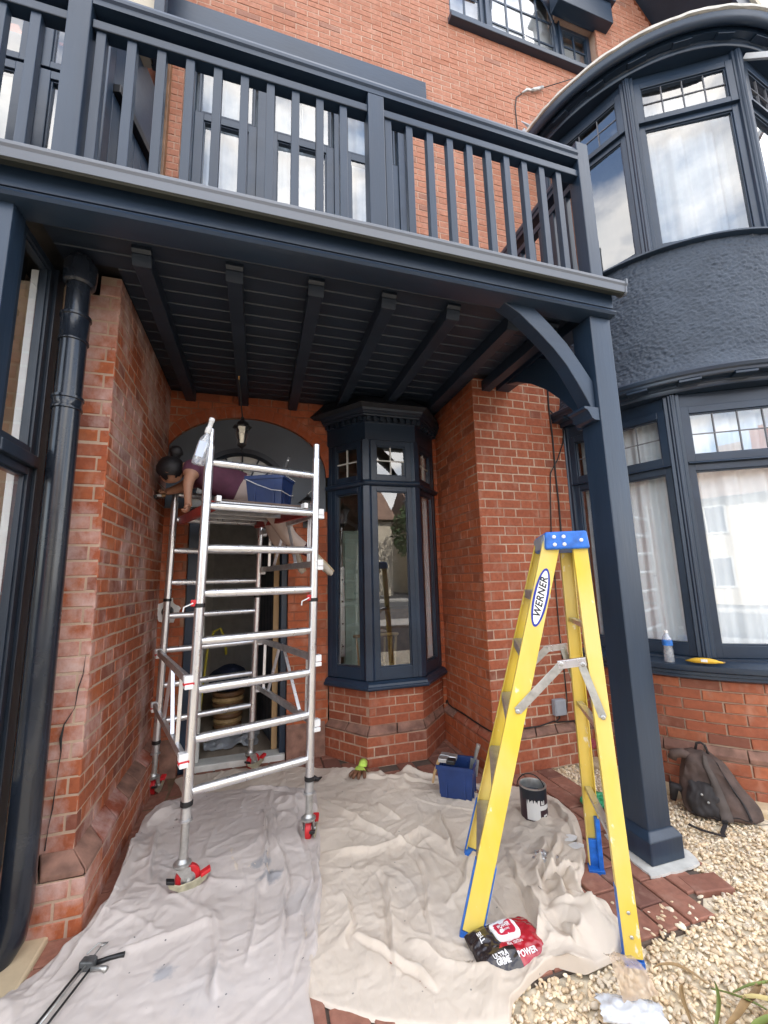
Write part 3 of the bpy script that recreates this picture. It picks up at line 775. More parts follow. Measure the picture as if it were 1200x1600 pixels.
# ------------------------------------------------------------------ window helper
def light(root, O, U, Nn, u0, u1, z0, z1, fw, mat, cols=1, rows=1, bar=0.012, barmat=None, dep=0.05, tilt=0.004, glass=None, name='sash', fwb=None, inset=0.5, bead=True):
    """one glazed light: moulded sash with its panes as sub-parts and its glazing bars"""
    O = Vector(O); fwb = fwb or fw; glass = glass or GLASS
    P = lambda u, z, n=0.0: O + U * u + Nn * n + Z_ * (z - O.z)
    s = B()
    def fr(a, b, c, d, n0, n1):
        s.prism([P(a, c, n0), P(b, c, n0), P(b, d, n0), P(a, d, n0)], Nn * (n1 - n0))
    fr(u0, u0 + fw, z0, z1, -dep, 0); fr(u1 - fw, u1, z0, z1, -dep, 0)
    fr(u0 + fw, u1 - fw, z0, z0 + fwb, -dep, -0.001); fr(u0 + fw, u1 - fw, z1 - fw, z1, -dep, -0.001)
    b_ = 0.010
    if bead:
        fr(u0 + fw, u0 + fw + b_, z0 + fwb, z1 - fw, -dep, -0.012); fr(u1 - fw - b_, u1 - fw, z0 + fwb, z1 - fw, -dep, -0.012)
        fr(u0 + fw + b_, u1 - fw - b_, z0 + fwb, z0 + fwb + b_, -dep, -0.013); fr(u0 + fw + b_, u1 - fw - b_, z1 - fw - b_, z1 - fw, -dep, -0.013)
    sash = s.build(name, mat, root, bevel=0.003)
    g0, g1, h0, h1 = u0 + fw, u1 - fw, z0 + fwb, z1 - fw
    nn = -dep * inset
    for i in range(cols):
        for j in range(rows):
            a, b = g0 + (g1 - g0) * i / cols, g0 + (g1 - g0) * (i + 1) / cols; c, d = h0 + (h1 - h0) * j / rows, h0 + (h1 - h0) * (j + 1) / rows
            t1, t2 = random.uniform(-tilt, tilt) * (b - a) * 3, random.uniform(-tilt, tilt) * (d - c) * 3
            p = B(); p.add([P(a, c, nn - t1 - t2), P(b, c, nn + t1 - t2), P(b, d, nn + t1 + t2), P(a, d, nn - t1 + t2)], [(0, 1, 2, 3)])
            p.build('pane', glass, sash)
    if cols * rows > 1:
        q = B(); bm_ = barmat or mat
        for i in range(1, cols):
            u = g0 + (g1 - g0) * i / cols; q.prism([P(u - bar / 2, h0, nn - .006), P(u + bar / 2, h0, nn - .006), P(u + bar / 2, h1, nn - .006), P(u - bar / 2, h1, nn - .006)], Nn * 0.014)
        for j in range(1, rows):
            z = h0 + (h1 - h0) * j / rows; q.prism([P(g0, z - bar / 2, nn - .005), P(g1, z - bar / 2, nn - .005), P(g1, z + bar / 2, nn - .005), P(g0, z + bar / 2, nn - .005)], Nn * 0.012)
        q.build('glazing_bar' if bar > .01 else 'leading', bm_, sash)
    return sash

# ------------------------------------------------------------------ balcony
bal = thing('balcony', 'navy timber balcony with turned-down balustrade, grey gutter and boarded underside', 'balcony', (0.5, 2.0, 3.2))
s = B(); s.box((-2.4, 1.925, 3.19), (2.165, 2.03, 3.36)); s.build('fascia', NAVY, bal, bevel=0.004)
s = B(); s.prism([(-2.4, 2.035, 3.141), (-2.4, 1.925, 3.141), (-2.4, 1.906, 3.146), (-2.4, 1.897, 3.160), (-2.4, 1.902, 3.174), (-2.4, 1.911, 3.180), (-2.4, 1.917, 3.180), (-2.4, 1.917, 3.189), (-2.4, 2.035, 3.189)], (4.573, 0, 0)); s.build('fascia_moulding', NAVY, bal, smooth=True)
s = B(); s.box((-2.4, 1.914, 3.195), (2.170, 1.9265, 3.30)); s.build('fascia_board', NAVY, bal, bevel=0.003)
s = B(); s.box((2.03, 2.036, 3.16), (2.165, 3.10, 3.36)); s.build('side_fascia', NAVY, bal, bevel=0.004)
# gutter: moulded box section with a rolled front lip
gpf = [(1.842, 3.266), (1.839, 3.285), (1.836, 3.306), (1.829, 3.318), (1.829, 3.334), (1.838, 3.338), (1.843, 3.330), (1.850, 3.272)]
s = B(); s.prism([(-2.4, y, z) for y, z in gpf], (4.60, 0, 0)); s.build('gutter', GUTTER, bal, bevel=0.002)
s = B(); s.prism([(-2.4, 1.8425, 3.2655), (-2.4, 1.851, 3.259), (-2.4, 1.885, 3.264), (-2.4, 1.905, 3.285), (-2.4, 1.907, 3.335), (-2.4, 1.900, 3.335), (-2.4, 1.896, 3.292), (-2.4, 1.880, 3.272), (-2.4, 1.852, 3.267)], (4.598, 0, 0)); s.build('gutter_trough', simple('shade_and_algae_plastic', (.030, .033, .026), .6, var=.4, vs=6, stretch=(.2, 1, 1)), bal, smooth=True)  # shade under the gutter put into the near-black colour, with green algae
s = B(); s.prism([(2.199, y, z) for y, z in ((1.910, 3.342), (1.910, 3.280), (1.888, 3.258), (1.848, 3.253), (1.836, 3.262), (1.832, 3.304), (1.823, 3.316), (1.822, 3.350), (1.836, 3.358), (1.848, 3.345))], (0.014, 0, 0)); s.build('gutter_end_cap', GUTTER, bal, bevel=0.003)
s = B(); s.box((-2.4, 1.96, 3.362), (2.16, 3.098, 3.40)); s.build('deck', NAVY, bal)
# boarded underside, one board at a time
k = 0; y = 2.032
while y < 3.92:
    y1 = min(y + 0.1185, 3.927); x1 = 1.786 if y1 > 3.095 else 2.028
    s = B(); s.prism([(-1.03 if y1 < 2.47 else -0.775, y + .006, ZC), (-1.03 if y1 < 2.47 else -0.775, y1 - .006, ZC), (-1.03 if y1 < 2.47 else -0.775, y1 - .001, ZC + .005), (-1.03 if y1 < 2.47 else -0.775, y1 - .001, ZC + .02), (-1.03 if y1 < 2.47 else -0.775, y + .001, ZC + .02), (-1.03 if y1 < 2.47 else -0.775, y + .001, ZC + .005)], (x1 - (-1.03 if y1 < 2.47 else -0.775), 0, 0))
    s.build('ceiling_board', CEILP, bal); y += 0.1195
s = B(); s.box((-2.4, 2.035, ZC + .022), (2.03, 4.10, ZC + 0.12)); s.build('joist_deck', BLACK, bal)
for xr in (-0.612, -0.157, 0.292, 0.735, 1.168, 1.615, 1.925):
    s = B(); ye = 3.928 if xr < 1.75 else 3.098
    wd = 0.042
    s.box((xr - wd, 2.215, ZC - 0.092), (xr + wd, ye, ZC - .0005)); s.build('rafter', CEILP, bal, bevel=0.004)
    s = B(); s.prism([(xr - wd - .004, 2.214, ZC - 0.092), (xr - wd - .004, 2.190, ZC - 0.04), (xr - wd - .004, 2.196, ZC - .034), (xr - wd - .004, 2.176, ZC - .02), (xr - wd - .004, 2.176, ZC - .001), (xr - wd - .004, 2.214, ZC - .001)], (2 * wd + .008, 0, 0)); s.build('rafter_end', CEILP, bal, bevel=0.002)
# balustrade
YB = 1.99
def railprof(x0, x1, z0, z1, d, y=YB, along='x'):
    pr = [(-d * .42, z0), (d * .42, z0), (d * .42, z0 + (z1 - z0) * .3), (d * .5, z0 + (z1 - z0) * .42), (d * .5, z0 + (z1 - z0) * .62), (d * .40, z0 + (z1 - z0) * .72), (d * .34, z1), (-d * .34, z1), (-d * .40, z0 + (z1 - z0) * .72), (-d * .5, z0 + (z1 - z0) * .62), (-d * .5, z0 + (z1 - z0) * .42), (-d * .42, z0 + (z1 - z0) * .3)]
    q = B()
    if along == 'x': q.prism([(x0, y + a, z) for a, z in pr], (x1 - x0, 0, 0))
    else: q.prism([(y + a, x0, z) for a, z in pr], (0, x1 - x0, 0))
    return q
for (a, b_) in ((-2.4, -0.936), (-0.834, 2.052)):
    railprof(a, b_, 4.325, 4.425, 0.115).build('handrail', NAVY, bal)
for (a, b_) in ((-2.4, -0.936), (-0.834, 0.557), (0.653, 2.052)):
    q = B(); q.box((a, YB - .033, 4.206), (b_, YB + .033, 4.256)); q.build('lower_rail', NAVY, bal, bevel=0.004)
for xn, zt in ((-0.885, 4.80), (0.605, 4.322), (2.098, 4.475)):
    q = B(); q.box((xn - .049, YB - .049, 3.401), (xn + .049, YB + .049, zt)); q.build('newel', NAVYV, bal, bevel=0.005)
for k in range(-8, 25):
    xb = -1.201 + 0.1347 * k
    if min(abs(xb - n_) for n_ in (-0.885, 0.605, 2.098)) < 0.060: continue
    if xb > 2.02: continue
    q = B(); q.box((xb - .0215, YB - .0215, 3.401), (xb + .0215, YB + .0215, 4.206)); q.build('baluster', NAVYV, bal, bevel=0.003)
railprof(YB + .05, 3.095, 4.325, 4.425, 0.10, 2.098, 'y').build('handrail', NAVY, bal)
q = B(); q.box((2.07, YB + .05, 4.206), (2.126, 3.095, 4.256)); q.build('lower_rail', NAVY, bal, bevel=0.004)
for k in range(1, 8):
    yb = YB + 0.1347 * k + .01; q = B(); q.box((2.0765, yb - .0215, 3.401), (2.1195, yb + .0215, 4.206)); q.build('baluster', NAVYV, bal, bevel=0.003)
q = B(); q.box((2.04, 3.02, 3.401), (2.15, 3.097, 3.62)); q.build('wall_block', NAVY, bal, bevel=0.004)

# ------------------------------------------------------------------ post with braces
post = thing('porch_post', 'square navy post with a plinth block and curved braces under the balcony corner', 'post', (2.08, 2.03, 0))
s = B(); s.box((2.003, 1.946, 0.14), (2.163, 2.108, 3.140)); s.build('shaft', NAVYV, post, bevel=0.006, seg=3)
s = B(); s.box((1.966, 1.908, 0.016), (2.19, 2.150, 0.128)); s.add([(1.966, 1.908, .128), (2.19, 1.908, .128), (2.19, 2.15, .128), (1.966, 2.15, .128), (1.998, 1.941, .158), (2.167, 1.941, .158), (2.167, 2.113, .158), (1.998, 2.113, .158)], [(0, 1, 5, 4), (1, 2, 6, 5), (2, 3, 7, 6), (3, 0, 4, 7), (4, 5, 6, 7)]); s.build('plinth', NAVYV, post, bevel=0.007, seg=3)
lo = [(1.383, 3.150), (1.50, 3.085), (1.62, 2.985), (1.725, 2.888), (1.81, 2.79), (1.885, 2.67), (1.935, 2.585), (1.965, 2.522)]
up = [(1.999, 2.522), (1.999, 2.70), (1.93, 2.80), (1.83, 2.935), (1.72, 3.045), (1.60, 3.150)]
s = B(); s.prism([(x, 1.975, z) for x, z in lo + up], (0, 0.092, 0)); s.build('front_brace', NAVY, post, bevel=0.004)
lo = [(2.95, 3.152), (2.80, 3.10), (2.62, 3.0), (2.45, 2.87), (2.32, 2.74), (2.22, 2.62), (2.165, 2.522)]
up = [(2.110, 2.522), (2.110, 2.80), (2.20, 2.92), (2.36, 3.06), (2.50, 3.152)]
s = B(); s.prism([(2.035, y, z) for y, z in lo + up], (0.092, 0, 0)); s.build('side_brace', NAVY, post, bevel=0.004)
s = B(); s.prism([(2.0015, 1.955, 2.520), (1.895, 1.955, 2.520), (1.893, 1.955, 2.505), (1.915, 1.955, 2.498), (1.930, 1.955, 2.478), (1.945, 1.955, 2.447), (1.965, 1.955, 2.438), (2.0015, 1.955, 2.436)], (0, 0.145, 0)); s.build('brace_ledge', NAVY, post, bevel=0.002)
s = B(); s.prism([(2.02, 2.1095, 2.520), (2.02, 2.205, 2.520), (2.02, 2.207, 2.505), (2.02, 2.185, 2.498), (2.02, 2.165, 2.445), (2.02, 2.1095, 2.436)], (0.125, 0, 0)); s.build('brace_ledge', NAVY, post, bevel=0.002)

# ------------------------------------------------------------------ oriel window
ow = thing('oriel_window', 'tall narrow canted navy oriel window with dentil cornice beside the doorway', 'oriel window', (1.17, 3.65, 0.58))
OFR = [(0.635, 3.94), (0.930, 3.59), (1.420, 3.59), (1.752, 3.945)]
def offs(pts, d):
    """offset an open polyline outward (towards -y) by d"""
    F = poly_faces(pts); out = []
    for i in range(len(pts)):
        if i == 0: a, u, n_, l = F[0]; p = a + n_ * d - u * 0
        elif i == len(pts) - 1: a, u, n_, l = F[-1]; p = a + u * l + n_ * d
        else:
            n1, n2 = F[i - 1][2], F[i][2]; m = (n1 + n2).normalized(); p = Vector((*pts[i], 0)) + m * (d / m.dot(n1))
        out.append((p.x, p.y))
    return out
def canted(prof, pts=OFR):
    """loft a list of (offset, z) along the canted front"""
    s = B(); m = len(prof); P = [offs(pts, o) for o, z in prof]
    vs = [(P[k][i][0], P[k][i][1], prof[k][1]) for i in range(len(pts)) for k in range(m)]; fs = []
    for i in range(len(pts) - 1):
        for k in range(m):
            a = i * m + k; b = i * m + (k + 1) % m; fs.append((a, b, b + m, a + m))
    fs += [tuple(range(m - 1, -1, -1)), tuple(range((len(pts) - 1) * m, len(pts) * m))]
    return s.add(vs, fs)
canted([(-.06, .586), (.052, .586), (.062, .598), (.062, .612), (.05, .618), (.045, .635), (.018, .652), (-.06, .655)]).build('sill', NAVY, ow, bevel=0.002)
canted([(-.05, 2.352), (.016, 2.352), (.034, 2.364), (.040, 2.378), (.034, 2.392), (.012, 2.402), (-.05, 2.402)]).build('transom', NAVY, ow, smooth=True)
canted([(-.05, 2.79), (.004, 2.79), (.004, 2.955), (.014, 2.96), (.014, 2.968), (-.05, 2.968)]).build('frieze', NAVY, ow, bevel=0.002)
canted([(-.05, 3.000), (.062, 3.000), (.066, 3.012), (.085, 3.016), (.085, 3.026), (.105, 3.040), (.115, 3.060), (-.05, 3.062)]).build('cornice', DARKNAVY, ow, bevel=0.002)
canted([(-.05, 2.969), (.020, 2.969), (.020, 2.9995), (-.05, 2.9995)]).build('dentil_band', DARKNAVY, ow)
for fi, (a, u, n_, l) in enumerate(poly_faces(offs(OFR, 0.02))):
    k = int(l / 0.062)
    for i in range(k):
        q = B(); q.obox(a + u * ((i + .5) * l / k) + n_ * 0.019 + Z_ * 2.978, (u, n_, Z_), (.0165, .0185, .021)); q.build('dentil', DARKNAVY, ow, bevel=0.003)
e0 = offs(OFR, 0.118); e0[0] = (0.50, 3.925); e0[3] = (1.786, 3.86)
e0b = offs(OFR, 0.16); e0b[0] = (0.46, 3.925); e0b[3] = (1.786, 3.82)
e1 = [(0.60, 3.925), (0.93, 3.63), (1.42, 3.63), (1.78, 3.92)]
vs = [(x, y, 3.058) for x, y in e0] + [(x, y, 3.085) for x, y in e0b] + [(x, y, 3.2345) for x, y in e1]
fs = [(i + o, i + 1 + o, i + 5 + o, i + 4 + o) for o in (0, 4) for i in range(3)] + [(3, 2, 1, 0), (8, 9, 10, 11)]
s = B(); s.add(vs, fs); rf = s.build('roof', simple('rough_black_roof', (0.012, 0.015, 0.02), 0.6, var=0.4, vs=20, bs=1.0, bscale=38), ow)
for fi, (a, u, n_, l) in enumerate(poly_faces(OFR)):
    pa, pb = (0.055, 0.055)
    wl, wr = (0.0, 0.0)
    light(ow, a + n_ * 0.0, u, n_, 0.050, l - 0.050, 0.656, 2.351, 0.048, NAVY, fwb=0.10, dep=0.045)
    light(ow, a + n_ * 0.0, u, n_, 0.050, l - 0.050, 2.403, 2.789, 0.052, NAVY, 2, 2, 0.011, WHITEP, dep=0.045, tilt=0.006)
for i, (x, y) in enumerate(OFR):
    if i in (1, 2):
        n_ = Vector((-0.42 if i == 1 else 0.42, -1, 0)).normalized(); t_ = Vector((n_.y, -n_.x, 0))
        for z0, z1 in ((0.656, 2.351), (2.403, 2.789)):
            q = B(); c = Vector((x, y, 0)) + n_ * 0.008; q.prism([c + t_ * .030 + Z_ * z0, c - t_ * .030 + Z_ * z0, c - t_ * .058 - n_ * .05 + Z_ * z0, c + t_ * .058 - n_ * .05 + Z_ * z0], (0, 0, z1 - z0)); q.build('corner_post', NAVY, ow, bevel=0.004)
    else:
        a, u, n_, l = poly_faces(OFR)[0 if i == 0 else 2]
        for z0, z1 in ((0.656, 2.351), (2.403, 2.789)):
            q = B(); p = a + (u * 0.024 if i == 0 else u * (l - 0.024)) - n_ * 0.022; q.obox((p.x, p.y, (z0 + z1) / 2), (u, n_, Z_), (.025, .025, (z1 - z0) / 2)); q.build('corner_post', NAVY, ow, bevel=0.003)
# room behind the oriel
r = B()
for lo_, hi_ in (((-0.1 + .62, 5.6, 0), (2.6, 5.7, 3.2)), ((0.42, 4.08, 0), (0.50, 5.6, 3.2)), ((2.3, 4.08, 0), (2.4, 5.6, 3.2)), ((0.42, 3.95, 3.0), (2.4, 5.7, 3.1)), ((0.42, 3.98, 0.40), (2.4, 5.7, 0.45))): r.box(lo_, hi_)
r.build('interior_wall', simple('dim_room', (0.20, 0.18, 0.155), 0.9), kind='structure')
cp = thing('cupboard', 'pale mint cupboard inside the room, seen through the left oriel pane', 'cupboard', (0.98, 4.7, 0.45))
s = B(); s.box((0.90, 4.55, 0.45), (1.10, 4.9, 2.05)); s.build('carcass', MINT, cp, bevel=0.006)
for zz in (0.5, 1.3):
    s = B(); s.box((0.915, 4.532, zz), (1.085, 4.549, zz + .72)); s.build('door', MINT, cp, bevel=0.004)
lad_in = thing('folding_ladder', 'silver multi-section ladder standing inside behind the left oriel pane', 'ladder', (0.72, 4.35, 0.45))
for i in range(4):
    s = B(); x0 = 0.635 + i * 0.062; s.box((x0, 4.30, 0.75), (x0 + .045, 4.33, 1.62)); s.lathe((x0 + .022, 4.298, 1.62), [(0.026, 0), (0.026, .034)], 12, (0, 1, 0)); s.build('rail', ALU, lad_in, bevel=0.004)
    for j in range(4):
        s = B(); s.lathe((x0 + .022, 4.298, 0.85 + j * .22), [(0.009, -.004), (0.009, 0)], 8, (0, 1, 0)); s.build('rung_hole', BLACK, lad_in)
ch = thing('rattan_chair', 'curved rattan chair back visible at the bottom of the middle oriel pane', 'chair', (1.2, 4.3, 0.45))
s = B(); s.tube([(1.20 + .23 * math.cos(a), 4.35 - .20 * math.sin(a), 0.93 + .03 * math.sin(a)) for a in np.linspace(0, math.pi, 14)], 0.016, 8); s.build('back_rail', WICKER, ch, smooth=True)
for a in np.linspace(0.2, math.pi - .2, 8):
    s = B(); s.tube([(1.20 + .22 * math.cos(a), 4.35 - .19 * math.sin(a), 0.93), (1.20 + .19 * math.cos(a), 4.35 - .16 * math.sin(a), 0.6)], 0.010, 6); s.build('spindle', WICKER, ch, smooth=True)
s = B(); s.lathe((1.2, 4.35, 0.58), [(0.21, 0), (0.23, .02), (0.21, .045)], 24); s.build('seat', WICKER, ch, smooth=True)
dk = thing('desk', 'brown wooden desk inside behind the middle oriel pane', 'desk', (1.5, 4.9, 0.45))
s = B(); s.box((1.25, 4.75, 1.12), (1.9, 5.2, 1.16)); s.build('top', OAK, dk, bevel=0.004)
s = B(); s.box((1.28, 4.78, 0.45), (1.87, 5.15, 1.119)); s.build('carcass', OAK, dk)
cu = thing('curtain', 'narrow white curtain hanging inside the right-hand oriel pane', 'curtain', (1.70, 4.08, 2.8))
def drapery(P0, P1, z0, z1, folds, amp, nrm, n=70, lean=0.0):
    vs = []; P0, P1 = Vector((*P0, 0)), Vector((*P1, 0)); nrm = Vector((*nrm, 0))
    for j in range(9):
        f = j / 8
        for i in range(n + 1):
            t = i / n; p = P0.lerp(P1, t + lean * (1 - f) * (1 - t)); ph = folds * 2 * math.pi * t + 1.3 * math.sin(4 * t) + .25 * f
            o = nrm * amp * (0.7 * math.sin(ph) + .35 * math.sin(2.3 * ph + 1)) * (1.1 - .35 * f); vs.append((p.x + o.x, p.y + o.y, z0 + (z1 - z0) * f))
    fs = [(j * (n + 1) + i, j * (n + 1) + i + 1, (j + 1) * (n + 1) + i + 1, (j + 1) * (n + 1) + i) for j in range(8) for i in range(n)]
    return B().add(vs, fs)
drapery((1.55, 3.80), (1.70, 3.97), 0.75, 2.75, 4, .012, (0.7, -0.7)).build('cloth', CURTAIN, cu, smooth='all')

# ------------------------------------------------------------------ the two bow windows
NODES = [88.5, 49.2, 11.4, -26.5]
def bow_window(root, z0, zg, ztr0, zs0, zs1, zh, dep=0.05):
    for t0, t1 in zip(NODES[:-1], NODES[1:]):
        A, Bp = arcpt(t0, BR - .015), arcpt(t1, BR - .015); u = (Bp - A).normalized(); n_ = Vector((u.y, -u.x, 0)); l = (Bp - A).length
        m = 0.052
        light(root, A, u, n_, m, l - m, z0, ztr0 + .045, 0.048, NAVY, fwb=zg - z0, dep=dep, tilt=0.003)
        light(root, A + n_ * 0.014, u, n_, m - .004, l - m + .004, zs0, zs1, 0.055, NAVY, 4, 2, 0.007, LEAD, dep=dep, tilt=0.0025)
        q = B(); q.prism([A + u * m + Z_ * (ztr0 + .046), A + u * (l - m) + Z_ * (ztr0 + .046), A + u * (l - m) + Z_ * (zs0 - .001), A + u * m + Z_ * (zs0 - .001)], -n_ * dep)
        q.prism([A + u * m + Z_ * (zs0 - .012) + n_ * .028, A + u * (l - m) + Z_ * (zs0 - .012) + n_ * .028, A + u * (l - m) + Z_ * (zs0 - .002) + n_ * .022, A + u * m + Z_ * (zs0 - .002) + n_ * .022], -n_ * .03)
        q.build('transom', NAVY, root)
        q = B(); q.prism([A + u * .01 + Z_ * (zs1 + .001), A + u * (l - .01) + Z_ * (zs1 + .001), A + u * (l - .01) + Z_ * zh, A + u * .01 + Z_ * zh], -n_ * dep); q.build('head', NAVY, root, bevel=0.003)
    for t in NODES:
        n_ = arcn(t); tg = Vector((n_.y, -n_.x, 0)); c = arcpt(t, BR - .02)
        q = B()
        for (hw, o0, o1) in ((.060, -.06, .010), (.030, .010, .026), (.012, .026, .034)):
            q.prism([c + tg * hw + n_ * o0 + Z_ * z0, c - tg * hw + n_ * o0 + Z_ * z0, c - tg * (hw - .008) + n_ * o1 + Z_ * z0, c + tg * (hw - .008) + n_ * o1 + Z_ * z0], (0, 0, zh - z0))
        q.build('mullion', NAVYV, root, bevel=0.003)
def modillions(root, r, z, h, step, t0, t1, hw=.07, dep_=0.045):
    t = t0
    while t > t1:
        n_ = arcn(t); tg = Vector((n_.y, -n_.x, 0)); c = arcpt(t, r); c.z = z
        q = B(); q.obox(c, (tg, n_, Z_), (hw, dep_, h)); q.build('modillion', NAVY, root, bevel=0.003); t -= step
bw = thing('lower_bow_window', 'ground floor curved navy bay window with net curtains, right of the post', 'bay window', (3.0, 2.5, 0.76))
bow_window(bw, 0.90, 0.985, 2.255, 2.318, 2.755, 2.86)
q = B(); q.sweep(arcpath(95, -40, 56, BR), [(-.14, .757), (.035, .757), (.052, .768), (.052, .786), (.066, .792), (.066, .810), (.090, .822), (.094, .838), (.094, .858), (.06, .864), (-.005, .884), (-.005, .898), (-.14, .899)]); q.build('sill', NAVY, bw, smooth=True)
q = B(); q.sweep(arcpath(95, -40, 56, BR), [(-.10, 2.862), (.026, 2.862), (.032, 2.872), (.032, 2.892), (.044, 2.900), (.044, 2.916), (.108, 2.917), (.116, 2.925), (.118, 2.942), (.132, 2.952), (.138, 2.975), (.13, 2.986), (.0, 2.999), (-.10, 2.999)]); q.build('cornice', NAVY, bw, smooth=True)
modillions(bw, BR + .074, 2.908, .009, 13.6, 85, -38)
ub = thing('upper_bow_window', 'first floor curved navy bay window reflecting clouds, under a lead roof', 'bay window', (3.0, 2.5, 4.1))
bow_window(ub, 4.115, 4.185, 5.30, 5.36, 5.77, 5.85)
q = B(); q.sweep(arcpath(95, -40, 56, BR), [(-.14, 4.077), (.030, 4.077), (.045, 4.085), (.045, 4.098), (.02, 4.108), (-.005, 4.114), (-.14, 4.114)]); q.build('sill', NAVY, ub, smooth=True)
q = B(); q.sweep(arcpath(96, -40, 56, BR), [(-.10, 5.852), (.018, 5.852), (.024, 5.86), (.024, 5.888), (.034, 5.894), (.034, 5.905), (.085, 5.907), (.085, 5.96), (-.10, 5.97)]); q.build('frieze', NAVY, ub, smooth=True)
modillions(ub, BR + .056, 5.898, .008, 13.6, 86, -38, .07, .026)
gp = [(.086 + .040 - .040 * math.cos(math.pi * i / 10), 5.975 - .058 * math.sin(math.pi * i / 10)) for i in range(11)]
q = B(); q.sweep(arcpath(96, -40, 56, BR), gp + [(.170, 5.985), (.084, 5.99)]); q.build('gutter', NAVY, ub, smooth=True)
# rumpled lead flashing and roof
vs = []; nn_ = 120
for i in range(nn_ + 1):
    t = 97 - 138 * i / nn_
    for k, (o, z) in enumerate(((.130, 5.988), (.184, 5.998), (.187, 6.018), (.13, 6.050), (-.4, 6.20))):
        p = arcpt(t, BR + o + (0.006 * noise.noise((t * .23, k, 2)) if k < 3 else 0)); vs.append((p.x, p.y, z + (0.008 * noise.noise((t * .31, k * .3, 7)) if k < 4 else 0)))
fs = [(i * 5 + k, i * 5 + k + 1, (i + 1) * 5 + k + 1, (i + 1) * 5 + k) for i in range(nn_) for k in range(4)]
B().add(vs, fs).build('lead_roof', simple('white_lead', (0.66, 0.64, 0.58), 0.7, var=0.2, vs=8), ub, smooth=True)
q = B(); q.add([(2.54, 3.09, 6.10), (2.66, 3.02, 6.02), (2.68, 3.09, 6.02), (2.60, 3.09, 6.18)], [(0, 1, 2, 3)]); q.prism([(2.54, 3.06, 6.20), (2.70, 2.98, 6.055), (2.74, 3.06, 6.055)], (0, 0, .012)); q.build('flashing', simple('pale_lead', (0.42, 0.44, 0.47), 0.55), ub)
# hopper casement standing open at the far right
A = arcpt(11.4, BR - .02); Bp = arcpt(-26.5, BR - .02); u = (Bp - A).normalized(); n_ = Vector((u.y, -u.x, 0)); l = (Bp - A).length
q = B(); ax2 = (n_ * .62 - Z_ * .78).normalized()
for (a_, b_) in ((0.05, 0.09), (l - .09, l - .05)):
    q.obox(A + u * ((a_ + b_) / 2) + Z_ * 5.80 + ax2 * .21 + n_ * .03, (u, ax2, u.cross(ax2)), (.02, .21, .02))
q.obox(A + u * (l / 2) + Z_ * 5.80 + ax2 * .41 + n_ * .03, (u, ax2, u.cross(ax2)), (l / 2 - .05, .02, .02))
q.build('open_hopper', WHITEPL, ub, bevel=0.004)

def bow_curtain(name, label, spans_, z0, z1, r, mat=None):
    c = thing(name, label, 'curtain', (arcpt(spans_[0][0], r).x, arcpt(spans_[0][0], r).y, z1), 'net curtains in the curved bay')
    for (ta, tb, la, lb) in spans_:
        vs = []; n = 150
        for j in range(11):
            f = j / 10
            for i in range(n + 1):
                a0 = ta + la * (1 - f); b0 = tb + lb * (1 - f); t = a0 + (b0 - a0) * i / n; ph = t * 0.62 + .8 * math.sin(t * .12) + .3 * f
                p = arcpt(t, r + .016 * math.sin(ph) + .009 * math.sin(2.7 * ph)); vs.append((p.x, p.y, z0 + (z1 - z0) * f))
        fs = [(j * (n + 1) + i, j * (n + 1) + i + 1, (j + 1) * (n + 1) + i + 1, (j + 1) * (n + 1) + i) for j in range(10) for i in range(n)]
        B().add(vs, fs).build('cloth', mat or CURTAIN, c, smooth='all')
bow_curtain('net_curtain', 'white net curtains behind the ground floor curved bay window', [(88, 48.5, 0, 0), (47, -26, -3.5, 0)], 0.92, 2.84, BR - .20)
bow_curtain('net_curtain', 'white net curtains behind the first floor curved bay window', [(47, -26, 0, 0)], 4.12, 5.88, BR - .20, CURTAINU)
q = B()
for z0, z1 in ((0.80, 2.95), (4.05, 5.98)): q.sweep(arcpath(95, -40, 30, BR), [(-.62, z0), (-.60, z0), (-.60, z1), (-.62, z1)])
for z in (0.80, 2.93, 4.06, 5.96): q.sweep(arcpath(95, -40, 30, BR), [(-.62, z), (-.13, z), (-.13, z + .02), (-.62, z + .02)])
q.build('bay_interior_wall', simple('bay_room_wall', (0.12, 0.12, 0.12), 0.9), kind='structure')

# ------------------------------------------------------------------ french window on the balcony
fw_ = thing('french_window', 'navy framed french window with net curtains behind the balcony rail', 'window', (0.3, 3.16, 3.4))
FO = Vector((0, 3.155, 3.4)); FU, FN = X_, -Y_
for (a, b_) in ((-0.575, -0.085), (0.015, 0.575), (0.665, 1.185)):
    light(fw_, FO, FU, FN, a, b_, 3.45, 5.345, 0.068, NAVY, fwb=.14, dep=.05)
    light(fw_, FO - FN * .012, FU, FN, a + .02, b_ - .02, 5.36, 5.86, 0.018, NAVY, 2 if b_ - a > .5 else 1, 1, 0.010, WHITEP, dep=.04)
q = B()
for (a, b_) in ((-0.658, -0.576), (-0.084, 0.014), (0.576, 0.664), (1.186, 1.258)): q.box((a, 3.135, 3.405), (b_, 3.215, 5.90))
q.box((-0.658, 3.130, 5.901), (1.258, 3.215, 5.972)); q.build('frame', NAVY, fw_, bevel=0.004)
cc = thing('net_curtain', 'white net curtain behind the french window on the balcony', 'curtain', (0.3, 3.3, 5.9))
drapery((-0.66, 3.29), (1.26, 3.29), 3.45, 5.9, 13, .022, (0, -1), 160).build('cloth', CURTAINU, cc, smooth='all')
q = B(); q.box((-0.80, 3.27 + .3, 3.3), (1.4, 3.62, 6.1)); q.box((-.80, 3.262, 5.95), (1.4, 3.6, 6.05)); q.box((-.80, 3.262, 3.3), (1.4, 3.6, 3.4)); q.box((-.8, 3.262, 3.4), (-.74, 3.6, 6)); q.box((1.34, 3.262, 3.4), (1.4, 3.6, 6)); q.build('upstairs_interior_wall', PLASTER, kind='structure')

